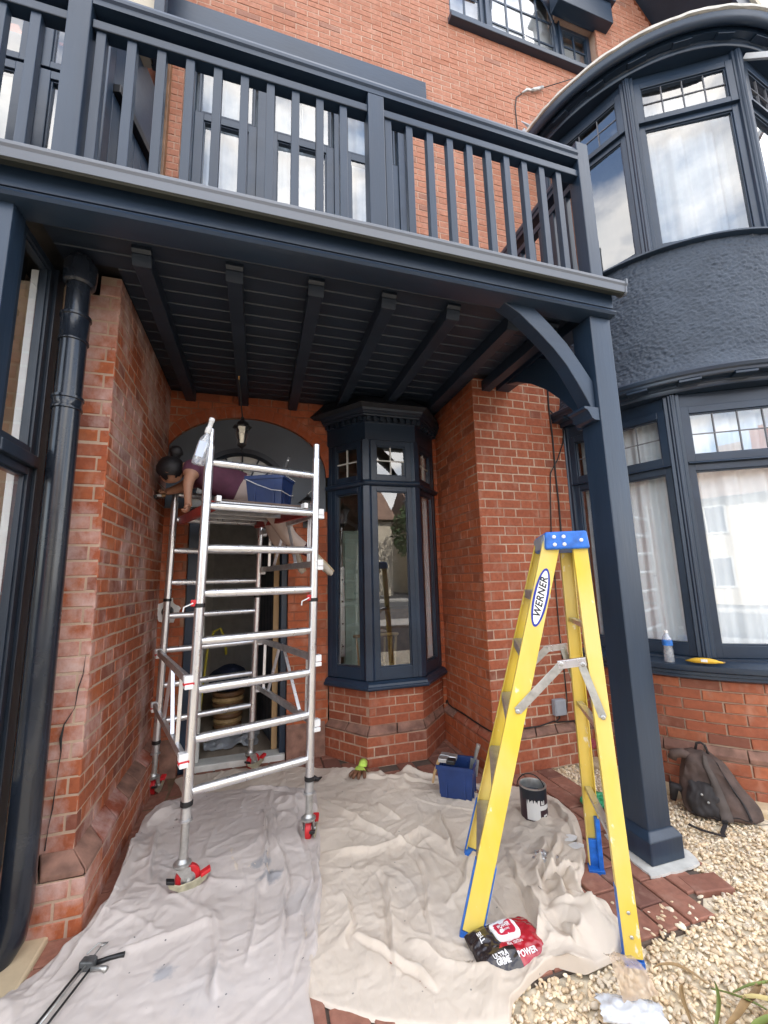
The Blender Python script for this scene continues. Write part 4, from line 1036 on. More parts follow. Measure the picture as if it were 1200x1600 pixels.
# ------------------------------------------------------------------ top window
tw = thing('top_window', 'wide navy window of small panes high in the brick wall, arched in the middle', 'window', (2.8, 3.2, 7.2))
q = B(); q.prism([(1.775, 3.20, 7.195), (1.775, 3.02, 7.195), (1.775, 3.02, 7.255), (1.775, 3.05, 7.27), (1.775, 3.20, 7.285)], (1.99, 0, 0)); q.build('sill', NAVY, tw, bevel=0.005)
TO = Vector((0, 3.19, 7.2))
light(tw, TO, X_, -Y_, 1.81, 2.29, 7.286, 8.2, 0.055, NAVY, 2, 3, 0.022, NAVY, tilt=.006)
light(tw, TO, X_, -Y_, 3.30, 3.755, 7.286, 8.02, 0.055, NAVY, 2, 3, 0.022, NAVY, tilt=.006)
light(tw, TO, X_, -Y_, 2.33, 3.285, 7.286, 8.75, 0.055, NAVY, 4, 4, 0.022, NAVY, tilt=.006)
q = B(); q.box((2.291, 3.16, 7.286), (2.329, 3.24, 8.6)); q.box((3.286, 3.16, 7.286), (3.299, 3.24, 8.6)); q.build('mullion', NAVY, tw)
# spandrels that round off the middle light
for sgn in (-1, 1):
    pts = [(2.8075 + sgn * 0.425, 3.183, 7.80)] + [(2.8075 + sgn * 0.425 * math.cos(a), 3.183, 7.80 + .60 * math.sin(a)) for a in np.linspace(0.1, math.pi / 2, 9)] + [(2.8075 + sgn * .01, 3.183, 8.74), (2.8075 + sgn * 0.44, 3.183, 8.74)]
    q = B(); q.prism(pts, (0, -0.012, 0)); q.build('arch_spandrel', NAVY, tw)
q = B(); q.box((1.7, 3.30, 7.1), (3.9, 3.33, 8.9)); q.build('attic_interior_wall', simple('attic_white', (0.62, 0.61, 0.62), 0.9), kind='structure')

# gable eave at the top right
ge = thing('gable_eave', 'dark overhanging gable eave at the top right above the lead roof', 'roof eave', (4.9, 2.9, 8.4))
d_ = Vector((1.0, 0, -1.28)).normalized(); a = Vector((3.8, 2.45, 9.75))
q = B(); q.prism([a, a + d_ * 3.4, a + d_ * 3.4 + Vector((0, .66, 0)), a + Vector((0, .66, 0))], (0.03, 0, .03)); q.build('soffit', DARKNAVY, ge)
q = B(); q.prism([a + Vector((-.05, -.035, -.06)), a + d_ * 3.4 + Vector((-.05, -.035, -.06)), a + d_ * 3.4 + Vector((.15, -.035, .14)), a + Vector((.15, -.035, .14))], (0, .03, 0)); q.build('barge_board', NAVY, ge, bevel=0.004)
q = B(); q.prism([a + Vector((.10, -.07, .16)), a + d_ * 3.4 + Vector((.10, -.07, .16)), a + d_ * 3.4 + Vector((.16, -.07, .22)), a + Vector((.16, -.07, .22))], (0, .75, 0)); q.build('roof_edge', CREAM, ge)
# ------------------------------------------------------------------ doorway
dr = thing('front_door', 'dark navy arched doorway with its planked door standing open inward', 'front door', (-0.15, 4.0, 0))
# arched panel with fanlight hole
FX, FZ, FR = -0.155, 2.29, 0.435
out = []; inn = []
n = 40
for i in range(n + 1):
    a = math.pi * i / n
    out.append((AX + AW * math.cos(a) * 1.0, AZ + AH * math.sin(a))); inn.append((FX + FR * math.cos(a), FZ + FR * math.sin(a)))
out = [(AX + AW, 2.165)] + out + [(AX - AW, 2.165)]; inn = [(FX + FR, 2.165)] + inn + [(FX - FR, 2.165)]
s = B(); m = len(out)
vs = [(x, 3.968, z) for x, z in out] + [(x, 3.968, z) for x, z in inn] + [(x, 4.02, z) for x, z in out] + [(x, 4.02, z) for x, z in inn]
fs = [(i, i + 1, m + i + 1, m + i) for i in range(m - 1)] + [(m + i, m + i + 1, 3 * m + i + 1, 3 * m + i) for i in range(m - 1)] + [(2 * m + i + 1, 2 * m + i, 3 * m + i, 3 * m + i + 1) for i in range(m - 1)]
s.add(vs, fs); s.build('arch_panel', PANEL, dr)
s = B()
vs = []
for (r0, y) in ((FR + .012, 3.966), (FR + .012, 3.945), (FR - .03, 3.945), (FR - .05, 3.975), (FR - .05, 4.03)):
    for i in range(n + 1): a = math.pi * i / n; vs.append((FX + r0 * math.cos(a), y, FZ + r0 * math.sin(a)))
fs = [(k * (n + 1) + i, k * (n + 1) + i + 1, (k + 1) * (n + 1) + i + 1, (k + 1) * (n + 1) + i) for k in range(4) for i in range(n)]
s.add(vs, fs); s.build('fanlight_arch', DARKNAVY, dr, smooth=True)
s = B(); s.add([(FX, 4.0, FZ)] + [(FX + (FR - .05) * math.cos(math.pi * i / n), 4.0, FZ + (FR - .05) * math.sin(math.pi * i / n)) for i in range(n + 1)], [(0, i + 1, i + 2) for i in range(n)]); s.build('fanlight_glass', simple('white_fanlight_glass', (0.62, 0.63, 0.60), 0.15), dr)
s = B()
for i in range(1, 8):
    a = math.pi * i / 8; s.bar((FX + .09 * math.cos(a), 3.99, FZ + .09 * math.sin(a)), (FX + (FR - .05) * math.cos(a), 3.99, FZ + (FR - .05) * math.sin(a)), .014, .016, (0, 1, 0))
s.tube([(FX + .2 * math.cos(a), 3.988, FZ + .2 * math.sin(a)) for a in np.linspace(0, math.pi, 20)], .007, 6)
s.build('fanlight_bar', DARKNAVY, dr)
s = B(); s.box((-0.58, 3.97, 2.10), (0.27, 4.06, 2.164)); s.box((-0.578, 3.975, 0.0), (-0.50, 4.06, 2.099)); s.box((0.215, 3.975, 0.0), (0.268, 4.06, 2.099)); s.build('door_frame', NAVY, dr, bevel=0.004)
s = B(); s.box((-0.499, 4.01, 0.02), (-0.43, 4.07, 2.099)); s.build('inner_jamb', WHITEP, dr, bevel=0.003)
s = B(); s.box((-0.52, 3.935, 0.0), (0.262, 4.09, 0.055)); s.build('threshold', WHITEP, dr, bevel=0.008)
hinge = Vector((0.205, 4.075, 0)); dd = Vector((-0.16, 0.80, 0)).normalized(); dn = Vector((-dd.y, dd.x, 0))
for i in range(6):
    s = B(); a = hinge + dd * (i * .132 + .003); b_ = hinge + dd * ((i + 1) * .132 - .003); s.prism([a + Z_ * .06, b_ + Z_ * .06, b_ + Z_ * 2.09, a + Z_ * 2.09], -dn * -.02 ); s.build('door_plank', DARKNAVY, dr, bevel=0.004)
s = B(); s.prism([hinge + dd * .001 - dn * .002 + Z_ * .06, hinge + dd * .79 - dn * .002 + Z_ * .06, hinge + dd * .79 - dn * .002 + Z_ * 2.09, hinge + dd * .001 - dn * .002 + Z_ * 2.09], -dn * .02); s.build('door_core', NAVY, dr)
s = B(); s.box((0.150, 4.065, 0.06), (0.200, 4.10, 2.09)); s.build('door_edge', WOOD, dr, bevel=0.003)

# hall
h = B()
for lo_, hi_ in (((-1.0, 6.6, 0), (0.50, 6.7, 2.8)), ((-0.95, 4.07, 0), (-0.90, 6.6, 2.8)), ((0.34, 4.07, 0), (0.40, 6.6, 2.8)), ((-1.0, 4.05, 2.70), (0.5, 6.7, 2.80)), ((-0.90, 4.09, -0.01), (0.34, 6.6, 0.03)), ((-0.9, 4.09, 2.2), (0.34, 4.14, 2.7)), ((-0.9, 4.065, 0.03), (-0.585, 4.12, 2.3))): h.box(lo_, hi_)
h.build('hall_interior_wall', simple('hall_wall', (0.75, 0.72, 0.68), 0.9), kind='structure')
h = B(); h.box((-0.895, 4.092, 0.031), (0.335, 6.59, 0.036)); h.build('hall_floor', simple('hall_boards', (0.32, 0.26, 0.20), 0.6, var=.3, stretch=(1, .2, 1)), kind='structure')
h = B(); h.box((-0.6, 6.56, 0.04), (0.15, 6.598, 2.02)); h.box((-.52, 6.545, .2), (-.28, 6.562, .95)); h.box((-.18, 6.545, .2), (.07, 6.562, .95)); h.box((-.52, 6.545, 1.05), (-.28, 6.562, 1.9)); h.box((-.18, 6.545, 1.05), (.07, 6.562, 1.9)); o = h.build('inner_door', simple('grey_inner_door', (0.60, 0.58, 0.56), 0.6), bevel=.004)
tag(o, 'grey panelled door at the far end of the dim hall', 'door')
mt = B(); mt.box((-0.74, 3.28, 0.0), (-0.30, 3.925, 0.006)); o = mt.build('hardboard_sheet', MUD, bevel=.001); tag(o, 'brown hardboard sheet on the floor left of the doorway', 'board')
bk_ = thing('wicker_basket', 'banded wicker basket on the hall floor seen through the scaffold', 'basket', (-0.26, 4.9, 0.04))
for i in range(7):
    s = B(); s.lathe((-0.26, 4.9, 0.04 + i * .052), [(0.125 + .004 * i, 0), (0.140 + .004 * i, .024), (0.125 + .004 * i, .049)], 24); s.build('band', WICKER if i % 2 else OAK, bk_, smooth=True)
s = B(); s.lathe((-0.26, 4.9, 0.41), [(0.12, 0), (0.10, -.02), (0.02, -.02)], 20); s.build('lining', BLACK, bk_)
pb = B(); pb.sphere((-0.26, 4.9, 0.52), (0.20, 0.17, 0.13), 16, 10)
pb.v = [(x + .02 * noise.noise((x * 9, y * 9, z * 9)), y, z + .03 * noise.noise((x * 7, y * 7, z * 7 + 3))) for x, y, z in pb.v]
o = pb.build('cloth_bundle', simple('navy_cloth', (0.012, 0.018, 0.045), 0.8), smooth='all'); tag(o, 'navy cloth bundle piled on the wicker basket in the hall', 'bundle')
yc = B(); yc.tube([(-0.50, 4.5, .04), (-0.48, 4.55, .5), (-0.45, 4.6, 0.86), (-0.40, 4.62, 1.03), (-0.34, 4.62, 1.06), (-0.29, 4.62, .95), (-0.28, 4.64, .80)], .012, 8); o = yc.build('yellow_hose', simple('yellow_pvc', (0.6, 0.5, 0.05), 0.4), smooth='all'); tag(o, 'loop of yellow hose hanging in the dim hall', 'hose')
ps = B(); n_ = 26
vs = []
for j in range(n_ + 1):
    for i in range(n_ + 1):
        x = -0.42 + .46 * i / n_; y = 4.25 + .5 * j / n_; vs.append((x + .03 * noise.noise((x * 8, y * 8, 0)), y, .045 + .10 * max(0, noise.noise((x * 9, y * 9, 4))) + .03 * abs(noise.noise((x * 25, y * 25, 4)))))
ps.add(vs, [(j * (n_ + 1) + i, j * (n_ + 1) + i + 1, (j + 1) * (n_ + 1) + i + 1, (j + 1) * (n_ + 1) + i) for j in range(n_) for i in range(n_)])
o = ps.build('dust_sheet', simple('milky_polythene', (0.42, 0.44, 0.47), 0.4), smooth=True); tag(o, 'crumpled milky plastic sheet just inside the doorway', 'plastic sheet')

# hanging lantern
ln = thing('hanging_lantern', 'black hanging lantern with angled glass in front of the arched panel', 'lantern', (-0.145, 3.40, 2.55))
LX, LY = -0.142, 3.40
s = B(); s.lathe((LX, LY, 2.735), [(0.075, 0), (0.078, .008), (0.060, .016), (0.042, .045), (0.020, .062), (0.012, .072), (0.016, .085), (0.006, .10)], 6); s.build('cap', BLACK, ln)
s = B()
for i in range(6):
    a = math.pi * i / 3; s.bar((LX + .060 * math.cos(a), LY + .060 * math.sin(a), 2.735), (LX + .034 * math.cos(a), LY + .034 * math.sin(a), 2.595), .006, .006)
s.lathe((LX, LY, 2.535), [(0.004, 0), (0.012, .012), (0.008, .03), (0.030, .05), (0.038, .062), (0.034, .066)], 6); s.build('cage', BLACK, ln)
for i in range(6):
    a, b_ = math.pi * i / 3, math.pi * (i + 1) / 3
    s = B(); s.add([(LX + .058 * math.cos(a), LY + .058 * math.sin(a), 2.735), (LX + .058 * math.cos(b_), LY + .058 * math.sin(b_), 2.735), (LX + .033 * math.cos(b_), LY + .033 * math.sin(b_), 2.60), (LX + .033 * math.cos(a), LY + .033 * math.sin(a), 2.60)], [(0, 1, 2, 3)]); s.build('glass', GLASS, ln)
s = B(); s.lathe((LX, LY, 2.60), [(0.014, 0), (0.016, .05), (0.012, .085), (0.004, .095)], 10); s.build('bulb', simple('frosted_bulb', (0.7, 0.66, 0.55), 0.4), ln, smooth=True)
s = B(); s.tube([(LX, LY, 2.83), (LX - .012, LY - .01, 2.92), (LX - .02, LY - .035, 3.02), (LX - .034, LY - .06, 3.12), (LX - .026, LY - .085, 3.19)], .005, 6); s.build('cable', CABLE, ln)
s = B(); s.tube([(LX - .034, LY - .06, 3.12), (LX - .034, LY - .075, 3.15), (LX - .020, LY - .09, 3.19), (LX - .012, LY - .095, 3.232)], .006, 6); s.build('bare_wire', simple('copper_wire', (0.6, 0.32, 0.1), 0.4), ln)
# wall lantern on the right of the door
wl = thing('wall_lantern', 'small black wall lantern on the brick beside the oriel, behind the scaffold post', 'lantern', (0.44, 3.90, 2.2))
s = B(); s.lathe((0.435, 3.84, 2.22), [(0.085, 0), (0.085, .006), (0.05, .035), (0.015, .06), (0.012, .08)], 6); s.build('cap', BLACK, wl)
s = B(); s.lathe((0.435, 3.84, 2.08), [(0.035, 0), (0.06, .14)], 6); s.build('glass', CLEARPL, wl)
s = B(); s.lathe((0.435, 3.84, 2.04), [(0.01, 0), (0.03, .02), (0.036, .04)], 6); s.bar((0.435, 3.92, 2.06), (0.435, 3.85, 2.05), .015, .015); s.box((0.40, 3.915, 2.0), (0.47, 3.926, 2.14)); s.build('bracket', BLACK, wl)
s = B(); s.tube([(0.435, 3.84, 2.30), (0.46, 3.84, 2.33), (0.52, 3.85, 2.35)], .003, 5); s.build('loose_wire', WHITEPL, wl)

# doorbell masked with torn tape
db = thing('doorbell', 'round black bell push masked with torn white tape on the left porch wall', 'doorbell', (-0.77, 3.86, 1.3))
pts = []
for i in range(30):
    a = 2 * math.pi * i / 30; r_ = .085 + .03 * noise.noise((math.cos(a) * 2.2, math.sin(a) * 2.2, 3)) + .012 * noise.noise((math.cos(a) * 9, math.sin(a) * 9, 3)); pts.append((-0.70 + r_ * math.cos(a), 3.905, 1.285 + r_ * 1.15 * math.sin(a)))
s = B(); s.prism(pts, (0, .006, 0)); s.build('masking_tape', PAPER, db)
s = B(); s.lathe((-0.70, 3.904, 1.285), [(0.045, 0), (0.045, .012), (0.036, .018), (0.03, .018), (0.026, .012), (0.016, .012), (0.014, .020), (.004, .022)], 24, (0, -1, 0)); s.build('bell', BLACK, db, smooth=True)

# ------------------------------------------------------------------ drainpipe
dp = thing('drainpipe', 'glossy black plastic drainpipe with two collars in front of the brick pier', 'drainpipe', (-0.915, 2.30, 0))
px, py, pr_ = -0.918, 2.315, 0.058
s = B(); s.tube([(px, py, 2.80), (px, py, 1.4), (px + .002, py, 0.20), (px - .01, py - .005, 0.10), (px - .05, py - .03, 0.03)], pr_, 28); s.build('pipe', BLACKGLOSS, dp, smooth=True)
s = B(); s.tube([(px, py, 2.86), (px, py, 3.10), (px, py, 3.20)], pr_ - .006, 28); s.build('upper_pipe', BLACKGLOSS, dp, smooth=True)
for z, h_ in ((2.72, .15), (2.36, .07)):
    s = B(); s.lathe((px, py, z), [(pr_ + .001, 0), (pr_ + .007, .003), (pr_ + .007, .014), (pr_ + .004, .018), (pr_ + .004, h_ - .018), (pr_ + .010, h_ - .014), (pr_ + .010, h_ - .002), (pr_ + .001, h_)], 28); s.build('collar', BLACKGLOSS, dp, smooth=True)
s = B(); s.lathe((px, py, 3.04), [(pr_, 0), (pr_ + .012, .01), (pr_ + .016, .06), (pr_ + .016, .12)], 28); s.build('outlet', BLACKGLOSS, dp, smooth=True)

# ------------------------------------------------------------------ left bay (ground floor) and its upper storey
lb = thing('side_bay_window', 'navy framed glazed side of the left bay at the edge of the picture', 'bay window', (-1.05, 2.1, 0))
s = B(); s.box((-1.14, 1.945, 0.0), (-1.040, 2.045, 3.154)); s.build('corner_post', NAVYV, lb, bevel=0.005)
s = B(); s.box((-1.10, 2.365, 0.0), (-1.035, 2.44, 3.154)); s.build('end_post', DARKNAVY, lb, bevel=0.004)
LO = Vector((-1.05, 2.046, 0)); 
light(lb, LO, Y_, X_, 0.0, 0.318, 2.13, 3.154, 0.038, DARKNAVY, dep=.05)
light(lb, LO, Y_, X_, 0.0, 0.318, 0.62, 2.07, 0.038, DARKNAVY, dep=.05)
s = B(); s.box((-1.10, 2.046, 2.071), (-1.025, 2.364, 2.129)); s.build('transom', DARKNAVY, lb, bevel=0.006)
s = B(); s.box((-1.10, 2.046, 0.0), (-1.045, 2.364, 0.619)); s.build('apron_panel', DARKNAVY, lb, bevel=0.004)
s = B(); s.box((-1.13, 2.315, 0.66), (-1.098, 2.362, 3.10)); s.build('inner_frame', WHITEPL, lb, bevel=0.003)
s = B(); s.box((-1.034, 2.442, 0.05), (-1.00, 2.470, 3.13)); s.build('mortar_fillet', MO_CREAM, lb)
s = B(); s.box((-1.9, 1.96, 0.0), (-1.85, 3.5, 3.15)); s.box((-1.9, 3.4, 0), (-1.15, 3.45, 3.15)); s.box((-1.90, 2.5, 3.10), (-1.05, 3.4, 3.15)); s.box((-1.149, 2.445, 0), (-1.10, 3.4, 3.15)); s.build('left_interior_wall', simple('beige_room', (0.50, 0.42, 0.33), 0.9), kind='structure')

ul = thing('upper_left_bay', 'navy boarded upper bay with windows behind the left end of the balcony rail', 'bay', (-1.1, 2.5, 3.4))
UO = Vector((0, 2.46, 3.4))
for (a, b_) in ((-2.2, -1.72), (-1.66, -1.34), (-1.28, -0.99)):
    light(ul, UO, X_, -Y_, a, b_, 3.45, 4.50, 0.055, NAVY, dep=.05)
    light(ul, UO, X_, -Y_, a, b_, 4.52, 5.0, 0.045, NAVY, dep=.05)
s = B()
for (a, b_) in ((-2.3, -2.201), (-1.719, -1.661), (-1.339, -1.281), (-0.989, -0.93)): s.box((a, 2.44, 3.402), (b_, 2.53, 5.06))
s.box((-2.3, 2.43, 5.061), (-0.93, 2.55, 5.20)); s.build('frame', NAVY, ul, bevel=.004)
sa, sb_ = Vector((-0.93, 2.53, 0)), Vector((-0.815, 3.06, 0)); su = (sb_ - sa).normalized(); sn = Vector((su.y, -su.x, 0)); sl = (sb_ - sa).length
for i in range(6):
    s = B(); a = sa + su * (i * sl / 6 + .003); b_ = sa + su * ((i + 1) * sl / 6 - .003); s.prism([a + Z_ * 3.402, b_ + Z_ * 3.402, b_ + Z_ * 4.55, a + Z_ * 4.55], -sn * .02); s.build('cladding_board', NAVYV, ul, bevel=.003)
s = B(); s.bar(sa + sn * .012 + Z_ * 4.585, sb_ + sn * .012 + Z_ * 4.585, .06, .06); s.build('side_rail', BLACK, ul, bevel=.004)
s = B(); s.prism([sa + Z_ * 4.62, sb_ + Z_ * 4.62, sb_ + Z_ * 5.25, sa + Z_ * 5.25], -sn * .02); s.build('side_panel', NAVY, ul)
s = B(); s.box((-0.835, 3.03, 3.402), (-0.745, 3.098, 5.9)); s.build('side_post', OAK, ul, bevel=.004)
s = B(); s.box((-2.3, 2.54, 5.20), (-0.80, 2.80, 5.24)); s.box((-1.6, 2.80, 5.2), (-0.815, 2.83, 7.2)); s.build('cream_gable', CREAM, ul)
s = B(); s.box((-0.814, 2.76, 5.2), (-0.745, 2.84, 7.2)); s.build('timber_post', NAVYV, ul, bevel=.004)
s = B(); s.bar((-1.28, 2.79, 6.15), (-0.98, 2.79, 5.40), .085, .03, (0, 1, 0)); s.build('timber_brace', BLACK, ul)
s = B(); s.box((-2.3, 2.85, 3.4), (-0.95, 2.9, 5.2)); s.build('upper_left_interior_wall', PLASTER, kind='structure')

# ------------------------------------------------------------------ wires, meter box, tap on the front wall
def wire(name, pts, r, label, cat='cable', mat=None, n=6):
    s = B(); s.tube(pts, r, n); o = s.build(name, mat or CABLE, None, smooth='all'); return tag(o, label, cat)
yw = 3.088
wire('cable', [(2.586, yw, 3.40), (2.583, yw, 3.2), (2.578, yw, 3.075), (2.588, yw, 2.75), (2.584, yw, 2.40), (2.589, yw, 2.14), (2.585, yw, 1.87), (2.59, yw, 1.4), (2.585, yw, 0.9), (2.58, yw, 0.45)], .0075, 'thick black cable running straight down the brick beside the curved bay')
wire('cable', [(2.73, yw, 2.90), (2.70, yw, 2.72), (2.62, yw, 2.55), (2.53, yw, 2.42), (2.51, yw, 2.25), (2.48, yw, 1.87), (2.475, yw, 1.3), (2.472, yw, 1.0), (2.486, yw, .71), (2.489, yw, .476), (2.475, yw, .38), (2.44, yw, .36)], .005, 'thin black cable bowing down to the grey box on the brick wall')
wire('cable', [(2.585, yw - .004, 3.02), (2.62, yw - .004, 2.985), (2.70, yw - .004, 2.965), (2.78, yw - .01, 2.985)], .007, 'short black cable branching across to the curved bay cornice')
wire('cable', [(1.776, 3.93, .31), (1.776, 3.92, .335), (1.776, 3.90, .345), (1.776, 3.88, .315), (1.776, 3.80, .308), (1.78, 3.6, .310), (1.776, 3.36, .306), (1.778, 3.15, .306), (1.80, 3.088, .307), (2.0, 3.085, .310), (2.2, 3.084, .308), (2.34, 3.084, .33), (2.37, 3.084, .318), (2.50, 3.084, .312), (2.62, 3.084, .31)], .006, 'black cable lying along the plinth of the recess wall')
wire('telephone_wire', [(2.508, yw, 5.98), (2.505, yw, 6.40), (2.53, yw, 6.54), (2.60, yw, 6.61)], .006, 'thin dark wire climbing the upper brick wall')
wire('telephone_wire', [(2.86, 3.07, 6.76), (3.1, 3.05, 6.90), (3.5, 3.0, 7.12)], .005, 'dark wire stretched from the wall hook to the lead roof')
s = B(); s.tube([(2.60, yw - .01, 6.61), (2.66, yw - .02, 6.66), (2.74, yw - .02, 6.68)], [.008, .016, .012], 8); s.tube([(2.73, yw - .02, 6.68), (2.87, yw - .02, 6.77)], .018, 8); o = s.build('wire_clamp', STEEL, smooth='all'); tag(o, 'metal wire clamp on the upper brick wall', 'clamp')
mb = thing('meter_box', 'small grey plastic box on the brick wall behind the stepladder', 'junction box', (2.40, 3.08, 0.42))
s = B(); s.box((2.335, 3.045, .375), (2.445, 3.092, .50)); s.build('case', GREYPL, mb, bevel=.008, seg=3)
s = B(); s.box((2.342, 3.040, .382), (2.438, 3.046, .493)); s.build('lid', GREYPL, mb, bevel=.003)
s = B(); s.tube([(2.39, 3.07, .378), (2.385, 3.07, .35), (2.35, 3.07, .33)], .006, 6); s.build('cable_tail', CABLE, mb)
tp = thing('outside_tap', 'brass outside tap with round red handwheel low on the wall behind the stepladder', 'tap', (2.56, 2.96, 0.1))
s = B(); s.tube([(2.60, 3.06, 0.02), (2.60, 3.055, .16), (2.60, 3.05, .25)], .016, 10); s.tube([(2.60, 3.05, .17), (2.585, 3.0, .17), (2.575, 2.975, .15), (2.573, 2.97, .11)], .013, 10); s.build('pipe', OAK, tp, smooth=True)
s = B(); s.lathe((2.575, 2.965, .175), [(0.006, -.02), (0.010, 0), (0.036, .004), (0.040, .012), (0.036, .020), (0.012, .020), (.008, .026)], 18, (-.35, -1, .25)); s.build('handwheel', simple('maroon_wheel', (0.22, 0.02, 0.03), .4), tp, smooth=True)
# ------------------------------------------------------------------ dust sheets on the ground
def vnoise(x, y, seed):
    r = np.random.default_rng(seed).random((256, 256)); xi, yi = np.floor(x).astype(int), np.floor(y).astype(int); fx, fy = x - xi, y - yi
    fx = fx * fx * (3 - 2 * fx); fy = fy * fy * (3 - 2 * fy); g = lambda a, b: r[a % 256, b % 256]
    return (g(xi, yi) * (1 - fx) + g(xi + 1, yi) * fx) * (1 - fy) + (g(xi, yi + 1) * (1 - fx) + g(xi + 1, yi + 1) * fx) * fy - 0.5
def resample(pl, n):
    p = np.array(pl, float); d = np.r_[0, np.cumsum(np.hypot(*np.diff(p, axis=0).T))]; t = np.linspace(0, d[-1], n)
    # light smoothing of corners
    q = np.c_[np.interp(t, d, p[:, 0]), np.interp(t, d, p[:, 1])]
    k = max(1, n // 40)
    for _ in range(3):
        q[1:-1] = (q[:-2] + 2 * q[1:-1] + q[2:]) / 4
    return q
def seg_dist(X, Y, pl):
    best = np.full(X.shape, 9.0); side = np.zeros(X.shape); par = np.zeros(X.shape); tot = sum(math.dist(a, b) for a, b in zip(pl[:-1], pl[1:])); acc = 0
    for (x0, y0), (x1, y1) in zip(pl[:-1], pl[1:]):
        dx, dy = x1 - x0, y1 - y0; l2 = dx * dx + dy * dy; t = np.clip(((X - x0) * dx + (Y - y0) * dy) / l2, 0, 1)
        d = np.hypot(X - x0 - t * dx, Y - y0 - t * dy); s = np.sign((X - x0) * dy - (Y - y0) * dx); m = d < best
        best = np.where(m, d, best); side = np.where(m, s, side); par = np.where(m, (acc + t * math.sqrt(l2)) / tot, par); acc += math.sqrt(l2)
    return best * side, par
def sheet(name, label, left, top, right, bot, folds, mat, z0, seed, res=0.0085, bunch=None, wr=1.0):
    nu = int(max(sum(math.dist(a, b) for a, b in zip(l[:-1], l[1:])) for l in (top, bot)) / res); nv = int(max(sum(math.dist(a, b) for a, b in zip(l[:-1], l[1:])) for l in (left, right)) / res)
    Lf, Rt, Tp, Bt = resample(left, nv), resample(right, nv), resample(top, nu), resample(bot, nu)
    u = np.linspace(0, 1, nu)[None, :, None]; v = np.linspace(0, 1, nv)[:, None, None]
    P = (1 - u) * Lf[:, None] + u * Rt[:, None] + (1 - v) * Bt[None] + v * Tp[None] - ((1 - u) * (1 - v) * Bt[0] + u * (1 - v) * Bt[-1] + (1 - u) * v * Tp[0] + u * v * Tp[-1])
    X, Y = P[..., 0], P[..., 1]
    ed = np.minimum(np.minimum(u[..., 0], 1 - u[..., 0]) * nu, np.minimum(v[..., 0], 1 - v[..., 0]) * nv) * res
    # ragged hem
    X = X + 0.016 * vnoise(X * 11 + 40, Y * 11 + 3, seed + 5) * (ed < .3); Y = Y + 0.016 * vnoise(X * 11 + 9, Y * 11 + 70, seed + 6) * (ed < .3)
    wx = X + 0.05 * vnoise(X * 5 + 50, Y * 5 + 20, seed) + .018 * vnoise(X * 16 + 50, Y * 16 + 20, seed + 9); wy = Y + 0.05 * vnoise(X * 5 + 10, Y * 5 + 90, seed + 1) + .018 * vnoise(X * 16 + 10, Y * 16 + 90, seed + 10)
    Z = np.full(X.shape, z0)
    r = np.random.default_rng(seed)
    for (pl, h, w_) in folds:
        d, t = seg_dist(wx, wy, pl); tap = np.clip(np.minimum(t, 1 - t) * 5, 0, 1) ** .7; hh = 1.6 * h * tap * (0.75 + 1.0 * (vnoise(X * 7, Y * 7, int(r.integers(1e6))) + .3))
        s = r.choice((-1, 1)); dd = d * s
        prof_ = np.where(dd > 0, np.exp(-(dd / (w_ * 0.55)) ** 2), np.exp(-(np.abs(dd) / (w_ * 1.7)) ** 1.5)) - 0.35 * np.exp(-((dd - w_ * 1.3) / (w_ * .6)) ** 2)
        Z = Z + hh * prof_
    # long soft creases and fine crinkle
    def ridged(a, b, sd): return 1 - 2 * np.abs(vnoise(a, b, sd)) ** 0.8
    def crease(a, b, sd, k=9): return np.clip(1 - np.abs(vnoise(a, b, sd)) * k, 0, 1) ** 1.3
    ra, rb_ = wx * .80 - wy * .60, wx * .60 + wy * .80; rc, rd_ = wx * .87 + wy * .5, wy * .87 - wx * .5
    amp = np.clip(vnoise(wx * 3 + 60, wy * 3 + 8, seed + 40) + .75, .2, 1.2)
    Z += 0.010 * (vnoise(wx * 3.5 + 9, wy * 3.5 + 2, seed + 2) + .5) + wr * amp * (0.0075 * crease(ra * 1.6 + 7, rb_ * 6.5 + 3, seed + 3) + 0.0085 * crease(wx * 6 + 17, wy * 1.5 + 3, seed + 13) + .0055 * crease(rc * 3 + 30, rd_ * 12 + 5, seed + 17, 8) + .0045 * crease(wx * 14 + 3, wy * 4 + 50, seed + 18, 8))
    Z += wr * 0.0030 * vnoise(wx * 12, wy * 46, seed + 4) + wr * .0022 * vnoise(wx * 48, wy * 18, seed + 14) + 0.0022 * vnoise(wx * 85, wy * 85, seed + 7)
    if bunch is not None:
        for (bx, by, br, bh) in bunch:
            g_ = np.exp(-((X - bx) ** 2 + (Y - by) ** 2) / br ** 2)
            rx, ry = wx * 5.2 + wy * 2.1 + bx * 30, wy * 5.2 - wx * 3.1
            rd = np.clip(1 - 2.4 * np.abs(vnoise(rx, ry, seed + 21)), 0, 1) ** 1.3; r2 = np.clip(1 - 2.6 * np.abs(vnoise(rx * 2.1 + 7, ry * 1.7 + 3, seed + 22)), 0, 1) ** 1.4
            Z += g_ * bh * (0.10 + .85 * rd + .45 * r2)
    Z = np.maximum(Z, 0.004); hem = np.clip(ed / 0.02, 0, 1); Z = 0.003 + (Z - 0.003) * (0.35 + 0.65 * np.sqrt(hem)); Z = np.where(ed < res * .6, 0.001, Z)
    V = np.stack([X, Y, Z], -1).reshape(-1, 3)
    I = np.arange(nu * nv).reshape(nv, nu); Q = np.stack([I[:-1, :-1], I[:-1, 1:], I[1:, 1:], I[1:, :-1]], -1).reshape(-1, 4)
    me = bpy.data.meshes.new(name); me.vertices.add(len(V)); me.vertices.foreach_set('co', V.ravel()); me.loops.add(Q.size); me.loops.foreach_set('vertex_index', Q.ravel().astype(np.int32))
